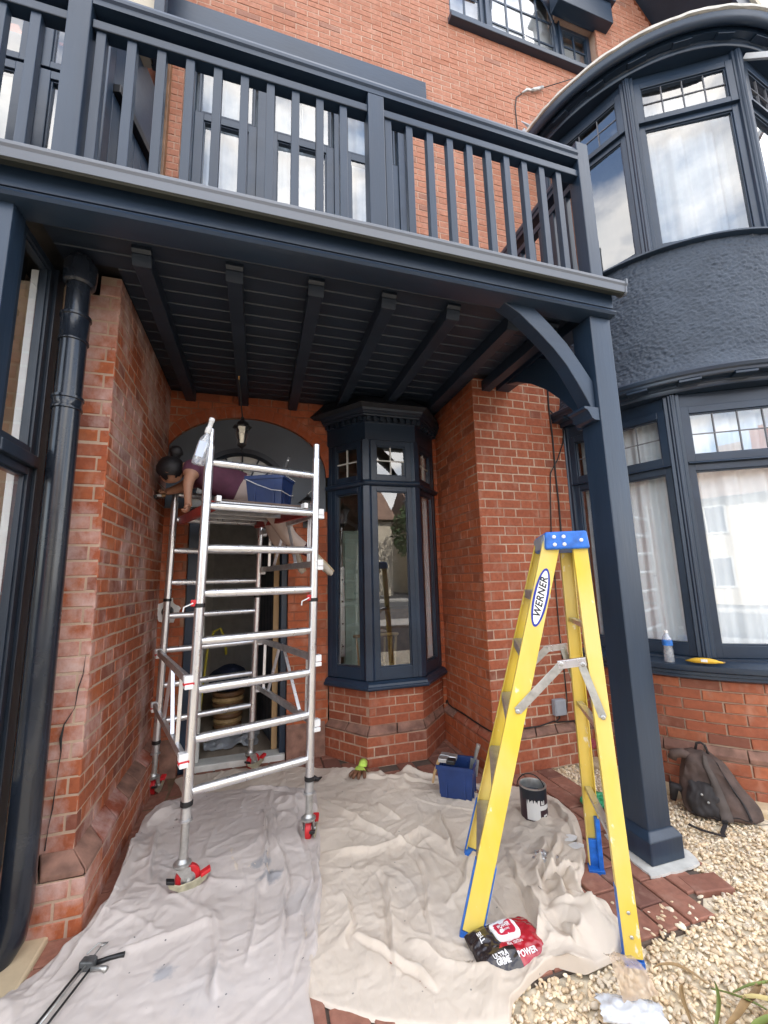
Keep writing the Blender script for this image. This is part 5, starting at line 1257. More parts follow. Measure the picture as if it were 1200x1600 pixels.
    me.polygons.add(len(Q)); me.polygons.foreach_set('loop_start', np.arange(0, Q.size, 4, dtype=np.int32)); me.polygons.foreach_set('loop_total', np.full(len(Q), 4, dtype=np.int32)); me.polygons.foreach_set('use_smooth', np.ones(len(Q), bool)); me.update(); me.validate()
    me.materials.append(mat); o = addobj(name, me); return tag(o, label, 'dust sheet')
FA = [[(0.117, 3.424), (0.125, 2.982), (0.162, 2.591), (0.157, 2.187), (0.098, 1.816)], [(0.33, 2.647), (0.273, 2.309), (0.209, 2.03), (0.143, 1.754)], [(-0.744, 3.273), (-0.663, 3.483), (-0.323, 3.524)], [(-0.727, 3.076), (-0.693, 2.554), (-0.72, 2.343), (-0.797, 2.113)], [(-0.628, 2.892), (-0.623, 2.451), (-0.73, 2.141)], [(-0.061, 3.508), (0.205, 3.373), (0.407, 3.102)], [(-0.556, 3.15), (-0.497, 2.617)], [(0.383, 2.689), (0.303, 2.215), (0.247, 1.955)], [(0.069, 3.156), (0.092, 2.729), (0.066, 2.38)], [(-0.162, 2.295), (-0.127, 2.081), (-0.121, 1.865)], [(0.269, 3.168), (0.283, 2.788), (0.287, 2.548)], [(-0.652, 3.183), (-0.643, 2.764), (-0.62, 2.529)], [(0.03, 2.484), (0.02, 2.197), (-0.005, 1.981)], [(-0.517, 2.211), (-0.336, 2.247), (-0.157, 2.238)]]
FB = [[(0.454, 3.19), (0.637, 2.802), (0.819, 2.537), (0.974, 2.393)], [(0.388, 2.597), (0.716, 2.513), (0.985, 2.609), (1.119, 2.372)], [(0.679, 2.334), (0.616, 2.032), (0.544, 1.756)], [(0.901, 2.448), (0.817, 2.124), (0.763, 1.877)], [(0.414, 2.261), (0.434, 2.039), (0.393, 1.937)], [(1.18, 2.761), (1.094, 2.441), (1.068, 2.332)], [(0.81, 2.975), (0.898, 2.768)], [(1.647, 2.248), (1.47, 2.037), (1.424, 1.916), (1.366, 1.759)], [(1.352, 2.291), (1.278, 2.01), (1.199, 1.763), (1.195, 1.623)], [(1.082, 2.033), (1.083, 1.873), (1.074, 1.755)], [(1.318, 1.831), (1.426, 1.721), (1.462, 1.615)], [(1.264, 1.724), (1.249, 1.605)], [(0.994, 3.439), (1.324, 3.194), (1.51, 2.923)], [(0.767, 3.353), (1.119, 3.194), (1.487, 3.092)], [(1.897, 2.674), (1.85, 2.374), (1.683, 2.119)], [(1.282, 1.965), (1.237, 1.821), (1.111, 1.696)], [(0.638, 1.886), (0.75, 1.757), (0.933, 1.64)], [(0.444, 1.984), (0.56, 1.821), (0.674, 1.649)], [(1.186, 2.349), (1.021, 2.144), (0.875, 2.021)], [(1.587, 2.269), (1.369, 2.024), (1.297, 1.838)], [(1.621, 2.035), (1.481, 1.986), (1.379, 1.998)]]
rr_ = random.Random(5)
sheet('dust_sheet', 'beige cotton dust sheet bunched in folds under the stepladder and paint can', [(0.21, 1.80), (0.02, 2.4), (-0.33, 3.1), (-0.576, 3.86)], ET, ER[::-1], [(0.21, 1.80), (0.311, 1.71), (0.451, 1.63), (0.647, 1.539), (0.842, 1.479)],
      [(f, rr_.uniform(.010, .018) * (1.4 if f[0][0] > 1.1 else 1), rr_.uniform(.008, .016)) for f in FB], DRAPE_B, 0.006, 3,
      bunch=[(1.33, 1.66, .20, .075), (1.05, 3.33, .22, .05), (1.55, 1.95, .25, .045), (1.75, 2.35, .25, .035), (0.75, 3.50, .15, .035), (0.98, 1.60, .15, .035)])
sheet('dust_sheet', 'lavender-grey cotton dust sheet with grey paint smears under the front scaffold wheels', DL, DT, DR[::-1], [(-0.901, 1.992), (-0.55, 1.80), (-0.1, 1.66), (0.231, 1.60)],
      [(f, rr_.uniform(.009, .018), rr_.uniform(.008, .015)) for f in FA], DRAPE_A, 0.016, 30,
      bunch=[(-0.60, 3.30, .18, .05), (-0.64, 2.9, .14, .045), (-0.62, 2.45, .12, .04), (0.30, 3.15, .16, .045), (-.82, 2.05, .12, .03)])

# ------------------------------------------------------------------ scaffold tower
tw_ = thing('scaffold_tower', 'silver aluminium scaffold tower on red castors standing on the dust sheets', 'scaffold', (-0.15, 3.2, 0))
def lean(p): return Vector((p[0] + 0.019 * p[2], p[1], p[2]))
T1, T2, T3, T4 = Vector((-.325, 2.54, 0)), Vector((.322, 2.74, 0)), Vector((-.690, 3.66, 0)), Vector((-.020, 3.86, 0))
def at(t, z, off=(0, 0)): return lean((t.x + off[0], t.y + off[1], z))
for t, ztop, zb in ((T1, 2.40, .40), (T2, 2.415, .34), (T3, 2.255, .36), (T4, 2.255, .32)):
    s = B(); s.tube([at(t, zb), at(t, 1.385)], .0255, 16); s.build('standard', ALU, tw_, smooth=True)
    s = B(); s.tube([at(t, 1.389), at(t, ztop - .10)], .0255, 16); s.tube([at(t, ztop - .10), at(t, ztop)], .0215, 16); s.build('standard', ALU, tw_, smooth=True)
    s = B(); s.lathe(at(t, 1.375), [(.027, 0), (.030, .002), (.030, .02), (.027, .022)], 16); s.build('joint_ring', BLACK, tw_)
    s = B(); s.lathe(at(t, zb - .012), [(.026, 0), (.031, .003), (.031, .022), (.026, .025)], 16); s.build('joint_ring', BLACK, tw_)
    s = B(); s.tube([at(t, .12), at(t, zb)], .0205, 14); s.build('adjustable_leg', STEEL, tw_, smooth=True)
    s = B(); s.lathe(at(t, zb - .085), [(.021, 0), (.033, .004), (.033, .012), (.026, .016), (.026, .07), (.022, .073)], 14)
    s.build('leg_nut', ALUD, tw_, smooth=True)
ud = (T2 - T1).normalized(); vd = (T3 - T1).normalized()
def rung(a, b, z, name='rung', r=.0235):
    p, q = at(a, z), at(b, z); d = (q - p).normalized(); s = B(); s.tube([p + d * .022, p + d * .06, q - d * .06, q - d * .022], [r * .8, r, r, r * .8], 14); s.build(name, ALU, tw_, smooth=True)
for z in (.45, .70, .945, 1.195, 1.45, 1.70, 1.945, 2.20): rung(T1, T2, z)
for z in (.50, .755, 1.01, 1.265, 1.52, 1.77, 2.02, 2.225): rung(T3, T4, z)
def truss(a, b, zu, zl, off, diag):
    o = Vector((off[0], off[1], 0)); d = (at(b, zu) - at(a, zu)); P = lambda t, z: at(a, z) + (at(b, z) - at(a, z)) * t + o
    for z in (zu, zl):
        if z is None: continue
        s = B(); s.bar(P(0.02, z), P(.98, z), .026, .042); s.build('side_bar', ALUD, tw_, bevel=.003)
        for t in (0.0, 1.0):
            s = B(); c = P(t, z) + Vector((0, 0, -.03)); s.obox(c, (d.normalized(), Vector((-d.y, d.x, 0)).normalized(), Z_), (.03, .021, .012)); s.obox(c + Z_ * .035, (d.normalized(), Vector((-d.y, d.x, 0)).normalized(), Z_), (.022, .024, .020)); s.build('clamp', WHITEPL, tw_, bevel=.003)
            s = B(); s.obox(c + Z_ * .014 - d.normalized() * .008, (d.normalized(), Vector((-d.y, d.x, 0)).normalized(), Z_), (.018, .026, .006)); s.build('clamp_latch', RED, tw_)
    zl2 = zl
    for (t0, t1) in diag:
        s = B(); s.bar(P(t0, zl2 + .02), P(t1, zu - .02), .022, .014, (0, 1, 0)); s.build('brace_strut', ALU, tw_, bevel=.002)
truss(T1, T3, 1.0, .62, (-.030, -.01), ((.16, .16), (.30, .42), (.60, .46), (.78, .78)))
truss(T4, T2, 1.02, .64, (.030, .012), ((.14, .14), (.24, .42), (.78, .52), (.88, .88)))
truss(T4, T2, 1.95, 1.615, (.030, .012), ((.16, .16), (.26, .46), (.66, .52), (.86, .86)))
# platform
def pl(a, b, z):  # a along T1->T2, b along T1->T3
    base = T1 + (T2 - T1) * a + ((T3 - T1) * (1 - a) + (T4 - T2) * a) * b; return lean((base.x, base.y, z + .055 * b))
s = B(); s.add([pl(.10, .045, 1.985), pl(.90, .045, 1.985), pl(.90, .96, 1.985), pl(.10, .96, 1.985), pl(.10, .045, 1.998), pl(.90, .045, 1.998), pl(.90, .96, 1.998), pl(.10, .96, 1.998)], [(3, 2, 1, 0), (4, 5, 6, 7), (0, 1, 5, 4), (1, 2, 6, 5), (2, 3, 7, 6), (3, 0, 4, 7)]); s.build('deck_board', PLANK, tw_)
for a in (.07, .93):
    s = B(); s.bar(pl(a, .04, 1.953), pl(a, .97, 1.953), .03, .062); s.build('red_side_rail', REDRAIL, tw_, bevel=.003)
for b_ in (.05, .10, .15, .93):
    s = B(); s.bar(pl(.09, b_, 1.965), pl(.91, b_, 1.965), .034, .034); s.build('deck_beam', ALU, tw_, bevel=.006)
for b_ in (.42, .66):
    s = B(); s.bar(pl(.09, b_, 1.965), pl(.91, b_, 1.965), .025, .030); s.build('deck_beam', ALUD, tw_, bevel=.003)
for a in (.10, .90):
    s = B(); p = pl(a, .02, 1.99); s.obox(p, (ud, vd, Z_), (.014, .03, .018)); s.build('platform_hook', WHITEPL, tw_, bevel=.004)
# trigger clips
for t, dx in ((T1, -1), (T2, -1)):
    p = at(t, 1.40); s = B(); s.obox(p + Vector((dx * .03, -.01, 0)), (X_, Y_, Z_), (.014, .012, .018)); s.build('red_clip', RED, tw_, bevel=.004)
    s = B(); s.tube([p + Vector((dx * .03, -.025, 0)), p + Vector((dx * .055, -.03, -.012)), p + Vector((dx * .075, -.03, -.02)), p + Vector((dx * .078, -.03, -.045))], .004, 6); s.build('clip_wire', WHITEPL, tw_)
# castors
def castor(t, ang, mode):
    p = at(t, 0); d = Vector((math.cos(ang), math.sin(ang), 0)); n_ = Vector((-d.y, d.x, 0)); c = p + d * .028 + Z_ * .058
    s = B(); s.lathe(c - n_ * .018, [(.030, 0), (.054, .001), (.0585, .006), (.0585, .030), (.054, .035), (.030, .036)], 28, n_); w1 = s.build('wheel_tyre', RED, tw_, smooth=True)
    s = B(); s.lathe(c - n_ * .021, [(.010, 0), (.034, .001), (.034, .041), (.010, .042)], 18, n_); s.build('wheel_hub', ALUD, tw_, smooth=True)
    s = B(); s.lathe(p + Z_ * .118, [(.040, 0), (.043, .004), (.043, .012), (.030, .018), (.024, .030), (.021, .034)], 18); s.build('swivel_head', STEEL, tw_, smooth=True)
    for sg in (-1, 1):
        s = B(); o = n_ * (sg * .028)
        s.prism([p + o + Z_ * .116 - d * .03, p + o + Z_ * .116 + d * .036, c + o + d * .020 + Z_ * .0, c + o - Z_ * .012, c + o - d * .02], n_ * (.004 * sg)); s.build('fork', STEEL, tw_, bevel=.001)
        s = B(); s.lathe(c + n_ * (sg * .032), [(.010, 0), (.010, .007), (.004, .009)], 8, n_ * sg); s.build('axle_bolt', STEEL, tw_)
    s = B(); s.prism([c + d * .095 + Z_ * .020, c + d * .080 - Z_ * .012, c + d * .03 - Z_ * .045, c - d * .02 - Z_ * .048, c - d * .085 - Z_ * .004, c - d * .092 + Z_ * .022, c - d * .04 - Z_ * .004, c + d * .02 - Z_ * .002], n_ * .006); 
    for i in range(len(s.v)): s.v[i] = tuple(Vector(s.v[i]) + n_ * (-.042))
    s.build('brake_plate', TANST, tw_, bevel=.002)
    s = B(); s.obox(c + d * .078 - n_ * .030 + Z_ * .018, ((d + Z_ * .35), n_, Z_), (.024, .018, .009)); s.build('brake_pedal', RED, tw_, bevel=.004)
    s = B(); s.obox(c - d * .080 - n_ * .030 + Z_ * .020, ((d - Z_ * .35), n_, Z_), (.020, .016, .008)); s.build('release_pedal', BLACK, tw_, bevel=.004)
castor(T1, math.radians(12), 0); castor(T2, math.radians(75), 1); castor(T3, math.radians(80), 1); castor(T4, math.radians(40), 0)
# spray bottle hooked on the front left standard
sp = thing('spray_bottle', 'clear plastic spray bottle hooked upside over the top left scaffold tube', 'spray bottle', (-0.31, 2.5, 2.3))
ax = Vector((.26, -.06, 1)).normalized(); c0 = at(T1, 2.17) + Vector((-.055, -.045, 0))
s = B(); s.lathe(c0, [(.012, .006), (.030, 0), (.034, .006), (.034, .06), (.033, .13), (.028, .155), (.015, .18), (.013, .20)], 18, ax); s.build('bottle', CLEARPL, sp, smooth=True)
s = B(); s.lathe(c0, [(.016, .19), (.018, .193), (.018, .222), (.013, .228), (.013, .262), (.016, .266), (.014, .285), (.004, .287)], 14, ax); s.build('nozzle', WHITEPL, sp, smooth=True)
s = B(); s.obox(c0 + ax * .085 + Vector((0, -.0345, 0)), (Vector((1, .1, -.26)), Vector((.1, -1, 0)), ax), (.020, .0012, .045)); s.build('label', simple('pale_blue_label', (.55, .62, .75), .5), sp)
# blue bucket on the platform
def tub(name, label, cx, cy, z0, ang, l, wd, h, grp=None, tilt=0.0):
    t = thing(name, label, 'bucket', (cx, cy, z0)); d = Vector((math.cos(ang), math.sin(ang), 0)); n_ = Vector((-d.y, d.x, 0)); c = Vector((cx, cy, z0))
    def ring(k, z): return [c + d * (l * k * a) + n_ * (wd * k * b_) + Z_ * z for a, b_ in ((-.5, -.5), (.5, -.5), (.5, .5), (-.5, .5))]
    s = B(); A = ring(.84, 0) + ring(1.0, h) + ring(.965, h) + ring(.81, .012)
    s.add(A, [(3, 2, 1, 0)] + [(i, (i + 1) % 4, (i + 1) % 4 + 4, i + 4) for i in range(4)] + [(i + 4, (i + 1) % 4 + 4, (i + 1) % 4 + 8, i + 8) for i in range(4)] + [(i + 8, (i + 1) % 4 + 8, (i + 1) % 4 + 12, i + 12) for i in range(4)] + [(12, 13, 14, 15)])
    s.build('shell', BLUETUB, t, bevel=.006)
    s = B(); R0, R1, R2, R3 = ring(1.0, h - .022), ring(1.045, h - .022), ring(1.045, h + .004), ring(.985, h + .004)
    for Q0, Q1 in ((R0, R1), (R1, R2), (R2, R3)): s.add(Q0 + Q1, [(i, (i + 1) % 4, (i + 1) % 4 + 4, i + 4) for i in range(4)])
    s.build('rim', BLUETUB, t, bevel=.002)
    for a, b_ in ((1, .25), (1, -.25), (.25, 1), (-.25, 1), (-.25, -1), (.25, -1), (-1, .25), (-1, -.25)):
        s = B(); p = c + d * (l * .455 * a if abs(a) == 1 else l * a) + n_ * (wd * .455 * b_ if abs(b_) == 1 else wd * b_); dirv = d if abs(a) == 1 else n_
        s.obox(p + Z_ * (h * .45), (d, n_, Z_), (.006, .006, h * .42)); s.build('rib', BLUETUB, t)
    return t, c, d, n_
t, c, d, n_ = tub('bucket', 'square navy blue bucket with white wire handle on the scaffold platform', 0.075, 3.02, 2.005, math.radians(-24), .27, .22, .225)
s = B(); s.tube([c - d * .13 - n_ * .115 + Z_ * .205, c - d * .04 - n_ * .120 + Z_ * .16, c + d * .06 - n_ * .122 + Z_ * .12, c + d * .13 - n_ * .12 + Z_ * .11, c + d * .142 + n_ * .02 + Z_ * .10, c + d * .142 + n_ * .09 + Z_ * .115], .003, 6); s.build('wire_handle', WHITEPL, t)
for i in range(7):
    s = B(); p = c + d * (.145) + n_ * (-.10 + .033 * i) + Z_ * .225; s.sphere(p, (.006, .006, .004), 8, 5); s.build('paint_drip', WHITEP, t)
br = thing('scraper', 'black handled scraper sticking up out of the bucket on the platform', 'scraper', (c.x, c.y, 2.2))
s = B(); s.bar(c + d * .05 + n_ * .02 + Z_ * .12, c + d * .085 + n_ * .03 + Z_ * .27, .05, .003, (0, 1, 0)); s.build('blade', STEEL, br)
s = B(); s.bar(c + d * .085 + n_ * .03 + Z_ * .27, c + d * .125 + n_ * .04 + Z_ * .40, .026, .020, (0, 1, 0)); s.build('handle', BLACK, br, bevel=.006)
s = B(); s.lathe(c + d * .115 + n_ * .04 + Z_ * .365 + Vector((0, -.012, 0)), [(.005, 0), (.005, .004)], 8, (0, -1, 0)); s.build('rivet', STEEL, br)
gl = B(); gl.sphere(pl(.40, .33, 2.022), (.07, .05, .018), 12, 8)
gl.v = [(x + .012 * noise.noise((x * 30, y * 30, 1)), y, z + .01 * noise.noise((x * 40, y * 40, 7))) for x, y, z in gl.v]
o = gl.build('work_rag', NEON, smooth='all'); tag(o, 'lime green rag lying on the scaffold platform beside the bucket', 'rag')

# ------------------------------------------------------------------ yellow stepladder
sl_ = thing('stepladder', 'yellow fibreglass stepladder with a blue top cap standing open on the dust sheet', 'stepladder', (1.296, 1.926, 0))
LC = Vector((1.296, 1.926, 0)); LS = Vector((.871, -.491, 0)); LW = Vector((.491, .871, 0))
def lp(s_, w_, z): return LC + LS * s_ + LW * w_ + Z_ * z
ZT = 1.665
def frail(sg, z): k = z / ZT; return lp(-.31 + (.170 + .31) * k, sg * (.285 - .115 * k), z)
def rrail(sg, z): k = z / ZT; return lp(.315 - (.315 - .292) * k, sg * (.285 - .115 * k), z)
def channel(fn, sg, wd, name, z0=.03, mat=YELLOW):
    a, b_ = fn(sg, z0), fn(sg, ZT); ax = (b_ - a).normalized(); out = (LW * sg - ax * ax.dot(LW * sg)).normalized(); sd_ = ax.cross(out).normalized()
    t = .0045; q = B()
    def bx(u0, u1, o0, o1):
        q.prism([a + sd_ * u0 + out * o0, a + sd_ * u1 + out * o0, a + sd_ * u1 + out * o1, a + sd_ * u0 + out * o1], b_ - a)
    bx(-wd / 2, wd / 2, 0, t); bx(-wd / 2, -wd / 2 + t, -.028, -.0005); bx(wd / 2 - t, wd / 2, -.028, -.0005)
    q.build(name, mat, sl_, bevel=.0018); return ax, out, sd_
for sg in (-1, 1):
    ax, out, sd_ = channel(frail, sg, .078, 'front_rail')
    q = B(); p = frail(sg, 0); q.prism([p + sd_ * -.043 + out * .006, p + sd_ * .043 + out * .006, p + sd_ * .043 - out * .045, p + sd_ * -.043 - out * .045], ax * .028); q.prism([p + sd_ * .0396 + out * .004, p + sd_ * .046 + out * .004, p + sd_ * .046 - out * .03, p + sd_ * .0396 - out * .03], ax * .30); q.prism([p - sd_ * .0396 + out * .004, p - sd_ * .046 + out * .004, p - sd_ * .046 - out * .03, p - sd_ * .0396 - out * .03], ax * .30); q.build('foot', BLUEPL, sl_, bevel=.004)
    if sg < 0: FAX, FOUT, FSD = ax, out, sd_
    ax, out, sd_ = channel(rrail, sg, .064, 'rear_rail')
    q = B(); p = rrail(sg, 0); q.prism([p + sd_ * -.036 + out * .007, p + sd_ * .036 + out * .007, p + sd_ * .042 - out * .05, p + sd_ * -.036 - out * .05], ax * .022)
    q.prism([p + sd_ * -.034 - out * .001, p + sd_ * -.012 - out * .001, p + sd_ * -.012 - out * .038, p + sd_ * -.034 - out * .038], ax * .26); q.prism([p + sd_ * -.034 - out * .004, p + sd_ * .032 - out * .004, p + sd_ * .030 - out * .020, p + sd_ * -.034 - out * .020], ax * (.15 if sg > 0 else .10)); q.build('foot', BLUEPL, sl_, bevel=.003)
    for z in (.10, .18):
        q = B(); pz = rrail(sg, z); q.lathe(pz + out * .004, [(.007, 0), (.007, .003), (.004, .005)], 8, out); q.build('rivet', STEEL, sl_)
for z in (.285, .575, .865, 1.155, 1.42):
    a, b_ = frail(-1, z), frail(1, z); d = (b_ - a).normalized(); dep = LS
    q = B(); q.obox((a + b_) / 2, (d, dep, Z_), ((b_ - a).length / 2 - .004, .040, .004))
    for k in range(-3, 4): q.obox((a + b_) / 2 + dep * (k * .0115) + Z_ * .005, (d, dep, Z_), ((b_ - a).length / 2 - .006, .003, .002))
    q.obox((a + b_) / 2 - dep * .039 - Z_ * .020, (d, dep, Z_), ((b_ - a).length / 2 - .005, .002, .017)); q.obox((a + b_) / 2 + dep * .039 - Z_ * .014, (d, dep, Z_), ((b_ - a).length / 2 - .005, .002, .011)); q.build('tread', ALUD, sl_)
for z, rise in ((.40, .0), (.83, .0), (1.27, .0)):
    a, b_ = rrail(-1, z), rrail(1, z); q = B(); q.bar(a, b_, .030, .004, (0, 0, 1)); q.bar(a - LS * .013 - Z_ * .010, b_ - LS * .013 - Z_ * .010, .003, .020, (0, 0, 1)); q.build('rear_bar', ALU, sl_)
for sg in (-1, 1):
    A0, J, C0 = frail(sg, .90) + LW * sg * .008, lp(.155, sg * .245, 0.985), rrail(sg, .89) + LW * sg * .008
    J = lp(.195, sg * (.262 - .115 * .58), 1.105) + LW * sg * .02
    q = B(); q.bar(A0, J - LS * .035 + Z_ * .0, .004, .036, Z_); q.build('spreader_arm', STEEL, sl_, bevel=.001)
    q = B(); q.bar(J + LS * .045, C0, .004, .032, Z_); q.build('spreader_arm', STEEL, sl_, bevel=.001)
    q = B(); q.bar(J - LS * .055 - Z_ * .006 + LW * sg * .004, J + LS * .065 + Z_ * .012 + LW * sg * .004, .005, .034, Z_); q.bar(J - LS * .055 + Z_ * .010 + LW * sg * -.006, J + LS * .065 + Z_ * .028 + LW * sg * -.006, .02, .004, Z_); q.build('spreader_joint', ALU, sl_, bevel=.001)
    for p in (A0, J - LS * .04, J + LS * .05, C0):
        q = B(); q.lathe(p + LW * sg * .005, [(.010, -.004), (.010, .002), (.006, .005)], 10, LW * sg); q.build('rivet', STEEL, sl_)
# cap
q = B(); zc0, zc1 = 1.622, 1.708
def capring(k, z): return [lp(.232 + a * .100 * k, b_ * .200 * k, z) for a, b_ in ((-1, -1), (1, -1), (1, 1), (-1, 1))]
R0, R1 = capring(1.0, zc0), capring(.94, zc1)
q.add(R0 + R1, [(3, 2, 1, 0), (4, 5, 6, 7)] + [(i, (i + 1) % 4, (i + 1) % 4 + 4, i + 4) for i in range(4)]); q.build('top_cap', BLUEPL, sl_, bevel=.010, seg=3)
q = B(); f0 = lp(.205 - .121, -.04, 1.665); q.obox(lp(.232 - .0985, 0, 1.664), (LW, (-LS + Z_ * .08).normalized(), Z_), (.185, .003, .032)); q.build('cap_front_plate', GREYPL, sl_, bevel=.003)
q = B(); q.lathe(lp(.232 - .101, -.14, 1.664), [(.024, 0), (.026, .004), (.020, .005), (.018, .002), (.010, .002), (.008, .005)], 20, -LS); q.build('cap_ring', GREYPL, sl_)
for (a, z) in ((-.055, 1.645), (-.055, 1.682), (-.012, 1.645), (-.012, 1.682), (.064, 1.662)):
    q = B(); q.lathe(lp(.232 + a, -.1985 + (z - 1.62) * .12, z), [(.009, 0), (.009, .003), (.005, .007)], 10, -LW); q.build('rivet', WHITEPL, sl_)
# oval maker's label on the near rail
lc = (frail(-1, 1.40)) + FOUT * .0052
def oval(a, b_, lift, mat, name):
    q = B(); pts = [lc + FAX * (a * math.cos(t)) + FSD * (b_ * math.sin(t)) + FOUT * lift for t in np.linspace(0, 2 * math.pi, 36, endpoint=False)]; q.prism(pts, FOUT * .0006); return q.build(name, mat, sl_)
oval(.140, .0335, 0, simple('label_blue', (.012, .03, .30), .4, var=.02), 'label_border'); oval(.128, .0235, .0008, simple('label_white', (.8, .8, .8), .4, var=.02), 'label_field')
tcv = bpy.data.curves.new('lettering', 'FONT'); tcv.body = 'WERNER'; tcv.size = .045; tcv.shear = .25; tcv.align_x = 'CENTER'; tcv.align_y = 'CENTER'; tcv.extrude = .0002; tcv.offset = .0010; tcv.space_character = 1.08
dg = bpy.context.evaluated_depsgraph_get(); to = bpy.data.objects.new('tmp', tcv); COL.objects.link(to); bpy.context.view_layer.update()
tme = bpy.data.meshes.new_from_object(to.evaluated_get(bpy.context.evaluated_depsgraph_get())); bpy.data.objects.remove(to)
tme.materials.clear(); tme.materials.append(simple('label_black', (.008, .008, .012), .5)); 
tx = FAX; tn = FOUT; ty = tn.cross(tx)
tme.transform(Matrix.Translation(lc + FOUT * .0018) @ Matrix((tx, ty, tn)).transposed().to_4x4()); addobj('lettering', tme, sl_)
# ------------------------------------------------------------------ person leaning over the platform
def skin_body(joints, edges, sub=2):
    me = bpy.data.meshes.new('body'); me.from_pydata([j[0] for j in joints], edges, []); o = bpy.data.objects.new('body_tmp', me); COL.objects.link(o)
    sk = o.modifiers.new('skin', 'SKIN'); sk.use_smooth_shade = True
    for i, j in enumerate(joints):
        v = me.skin_vertices[0].data[i]; v.radius = (j[1], j[2] if len(j) > 2 else j[1]); v.use_root = (i == 0)
    ss = o.modifiers.new('sub', 'SUBSURF'); ss.levels = sub; ss.render_levels = sub
    bpy.context.view_layer.update()
    out = bpy.data.meshes.new_from_object(o.evaluated_get(bpy.context.evaluated_depsgraph_get())); bpy.data.objects.remove(o)
    return out
J = [((.07, 3.42, 2.145), .125), ((-.10, 3.39, 2.215), .105, .125), ((-.30, 3.365, 2.30), .115, .145), ((-.44, 3.35, 2.345), .085, .12), ((-.520, 3.345, 2.365), .052), ((-.575, 3.345, 2.365), .050),
     ((-.465, 3.235, 2.345), .054), ((-.485, 3.165, 2.200), .036), ((-.478, 3.160, 2.085), .025), ((-.474, 3.165, 2.035), .030, .020),
     ((-.465, 3.48, 2.33), .062), ((-.585, 3.55, 2.26), .044), ((-.680, 3.56, 2.225), .030), ((-.715, 3.555, 2.215), .030, .02),
     ((.115, 3.345, 2.09), .092), ((.225, 3.40, 1.865), .064), ((.33, 3.40, 1.775), .056), ((.455, 3.385, 1.705), .038),
     ((.105, 3.50, 2.09), .092), ((.150, 3.60, 1.865), .064), ((.215, 3.60, 1.80), .054), ((.295, 3.585, 1.755), .038)]
E_ = [(0, 1), (1, 2), (2, 3), (3, 4), (4, 5), (3, 6), (6, 7), (7, 8), (8, 9), (3, 10), (10, 11), (11, 12), (12, 13), (0, 14), (14, 15), (15, 16), (16, 17), (0, 18), (18, 19), (19, 20), (20, 21)]
bme = skin_body(J, E_)
def bone_mat(c):
    best = None
    for (a, b_) in E_:
        A, Bv = Vector(J[a][0]), Vector(J[b_][0]); d = Bv - A; t = max(0, min(1, (c - A).dot(d) / d.length_squared)); q = (A + d * t - c).length - (J[a][1] + (J[b_][1] - J[a][1]) * t)
        if best is None or q < best[0]: best = (q, a, b_, t)
    _, a, b_, t = best
    if (a, b_) == (0, 1): return 2
    if (a, b_) == (1, 2): return 1 if t > .22 else 2
    if (a, b_) == (2, 3): return 1
    if (a, b_) == (3, 4): return 1 if t < .45 else 0
    if (a, b_) in ((3, 6), (3, 10)): return 1
    if (a, b_) in ((6, 7), (10, 11)): return 1 if t < .42 else 0
    if a in (7, 8, 11, 12): return 0
    if (a, b_) == (4, 5): return 0
    if (a, b_) in ((16, 17), (20, 21)): return 3 if t > .15 else 2
    return 2
bm = bmesh.new(); bm.from_mesh(bme)
# head with brow, nose, mouth, chin, ears and five-fingered hands joined into the body mesh
hd = Vector((-.632, 3.345, 2.340)); fwd = Vector((-.66, .30, -.69)).normalized(); upv = Vector((-.72, .05, .69)); upv = (upv - fwd * upv.dot(fwd)).normalized(); rt = fwd.cross(upv)
hb = B()
hb.sphere((0, 0, 0), (.062, .084, .094), 22, 16)
def shape(p):
    x, y, z = p      # x right, y forward, z up
    f = max(0, y / .095)
    if z < -.02: x *= 1 - .35 * min(1, (-z - .02) / .08); y = y * (1 - .10 * min(1, (-z - .02) / .08)) + .012 * f
    y += f ** 3 * (.022 * math.exp(-((x / .014) ** 2) - ((z + .012) / .022) ** 2) - .010 * math.exp(-(((abs(x) - .032) / .016) ** 2) - ((z - .012) / .014) ** 2) + .007 * math.exp(-((x / .028) ** 2) - ((z + .055) / .010) ** 2) + .008 * math.exp(-((x / .02) ** 2) - ((z + .085) / .014) ** 2))
    return x, y, z
hv = [shape(p) for p in hb.v]
HB = B(); HB.add([hd + rt * x + fwd * y + upv * z for x, y, z in hv], hb.f)
for sg in (-1, 1):
    e = hd + rt * (.074 * sg) - fwd * .008 - upv * .010; HB.lathe(e, [(.010, -.006), (.019, 0), (.021, .007), (.014, .006), (.008, .002)], 12, rt * sg + fwd * -.3)
def fingers(w_, palm, dirn, side, nrm):
    for i, (l, o) in enumerate(((.034, -.024), (.042, -.008), (.040, .008), (.032, .023))):
        a = palm + side * o; HB.tube([a - dirn * .012, a + dirn * l * .5, a + dirn * l * .85 - nrm * .012, a + dirn * l * .8 - nrm * .030], [.0095, .009, .008, .0065], 7)
    a = palm - side * .030 - dirn * .02; HB.tube([a + side * .012, a - side * .006 + dirn * .015, a - side * .008 + dirn * .034 - nrm * .014], [.011, .010, .007], 7)
fingers(None, Vector(J[9][0]), Vector((-.25, -.15, -.95)).normalized(), Vector((.1, .98, -.1)).normalized(), Vector((1, .1, -.2)).normalized())
fingers(None, Vector(J[13][0]), Vector((-.95, 0, -.25)).normalized(), Vector((0, .98, .1)).normalized(), Vector((-.2, 0, -1)).normalized())
hm = HB.mesh('tmp', SKIN); nbody = len(bm.faces); bm.from_mesh(hm); bpy.data.meshes.remove(hm)
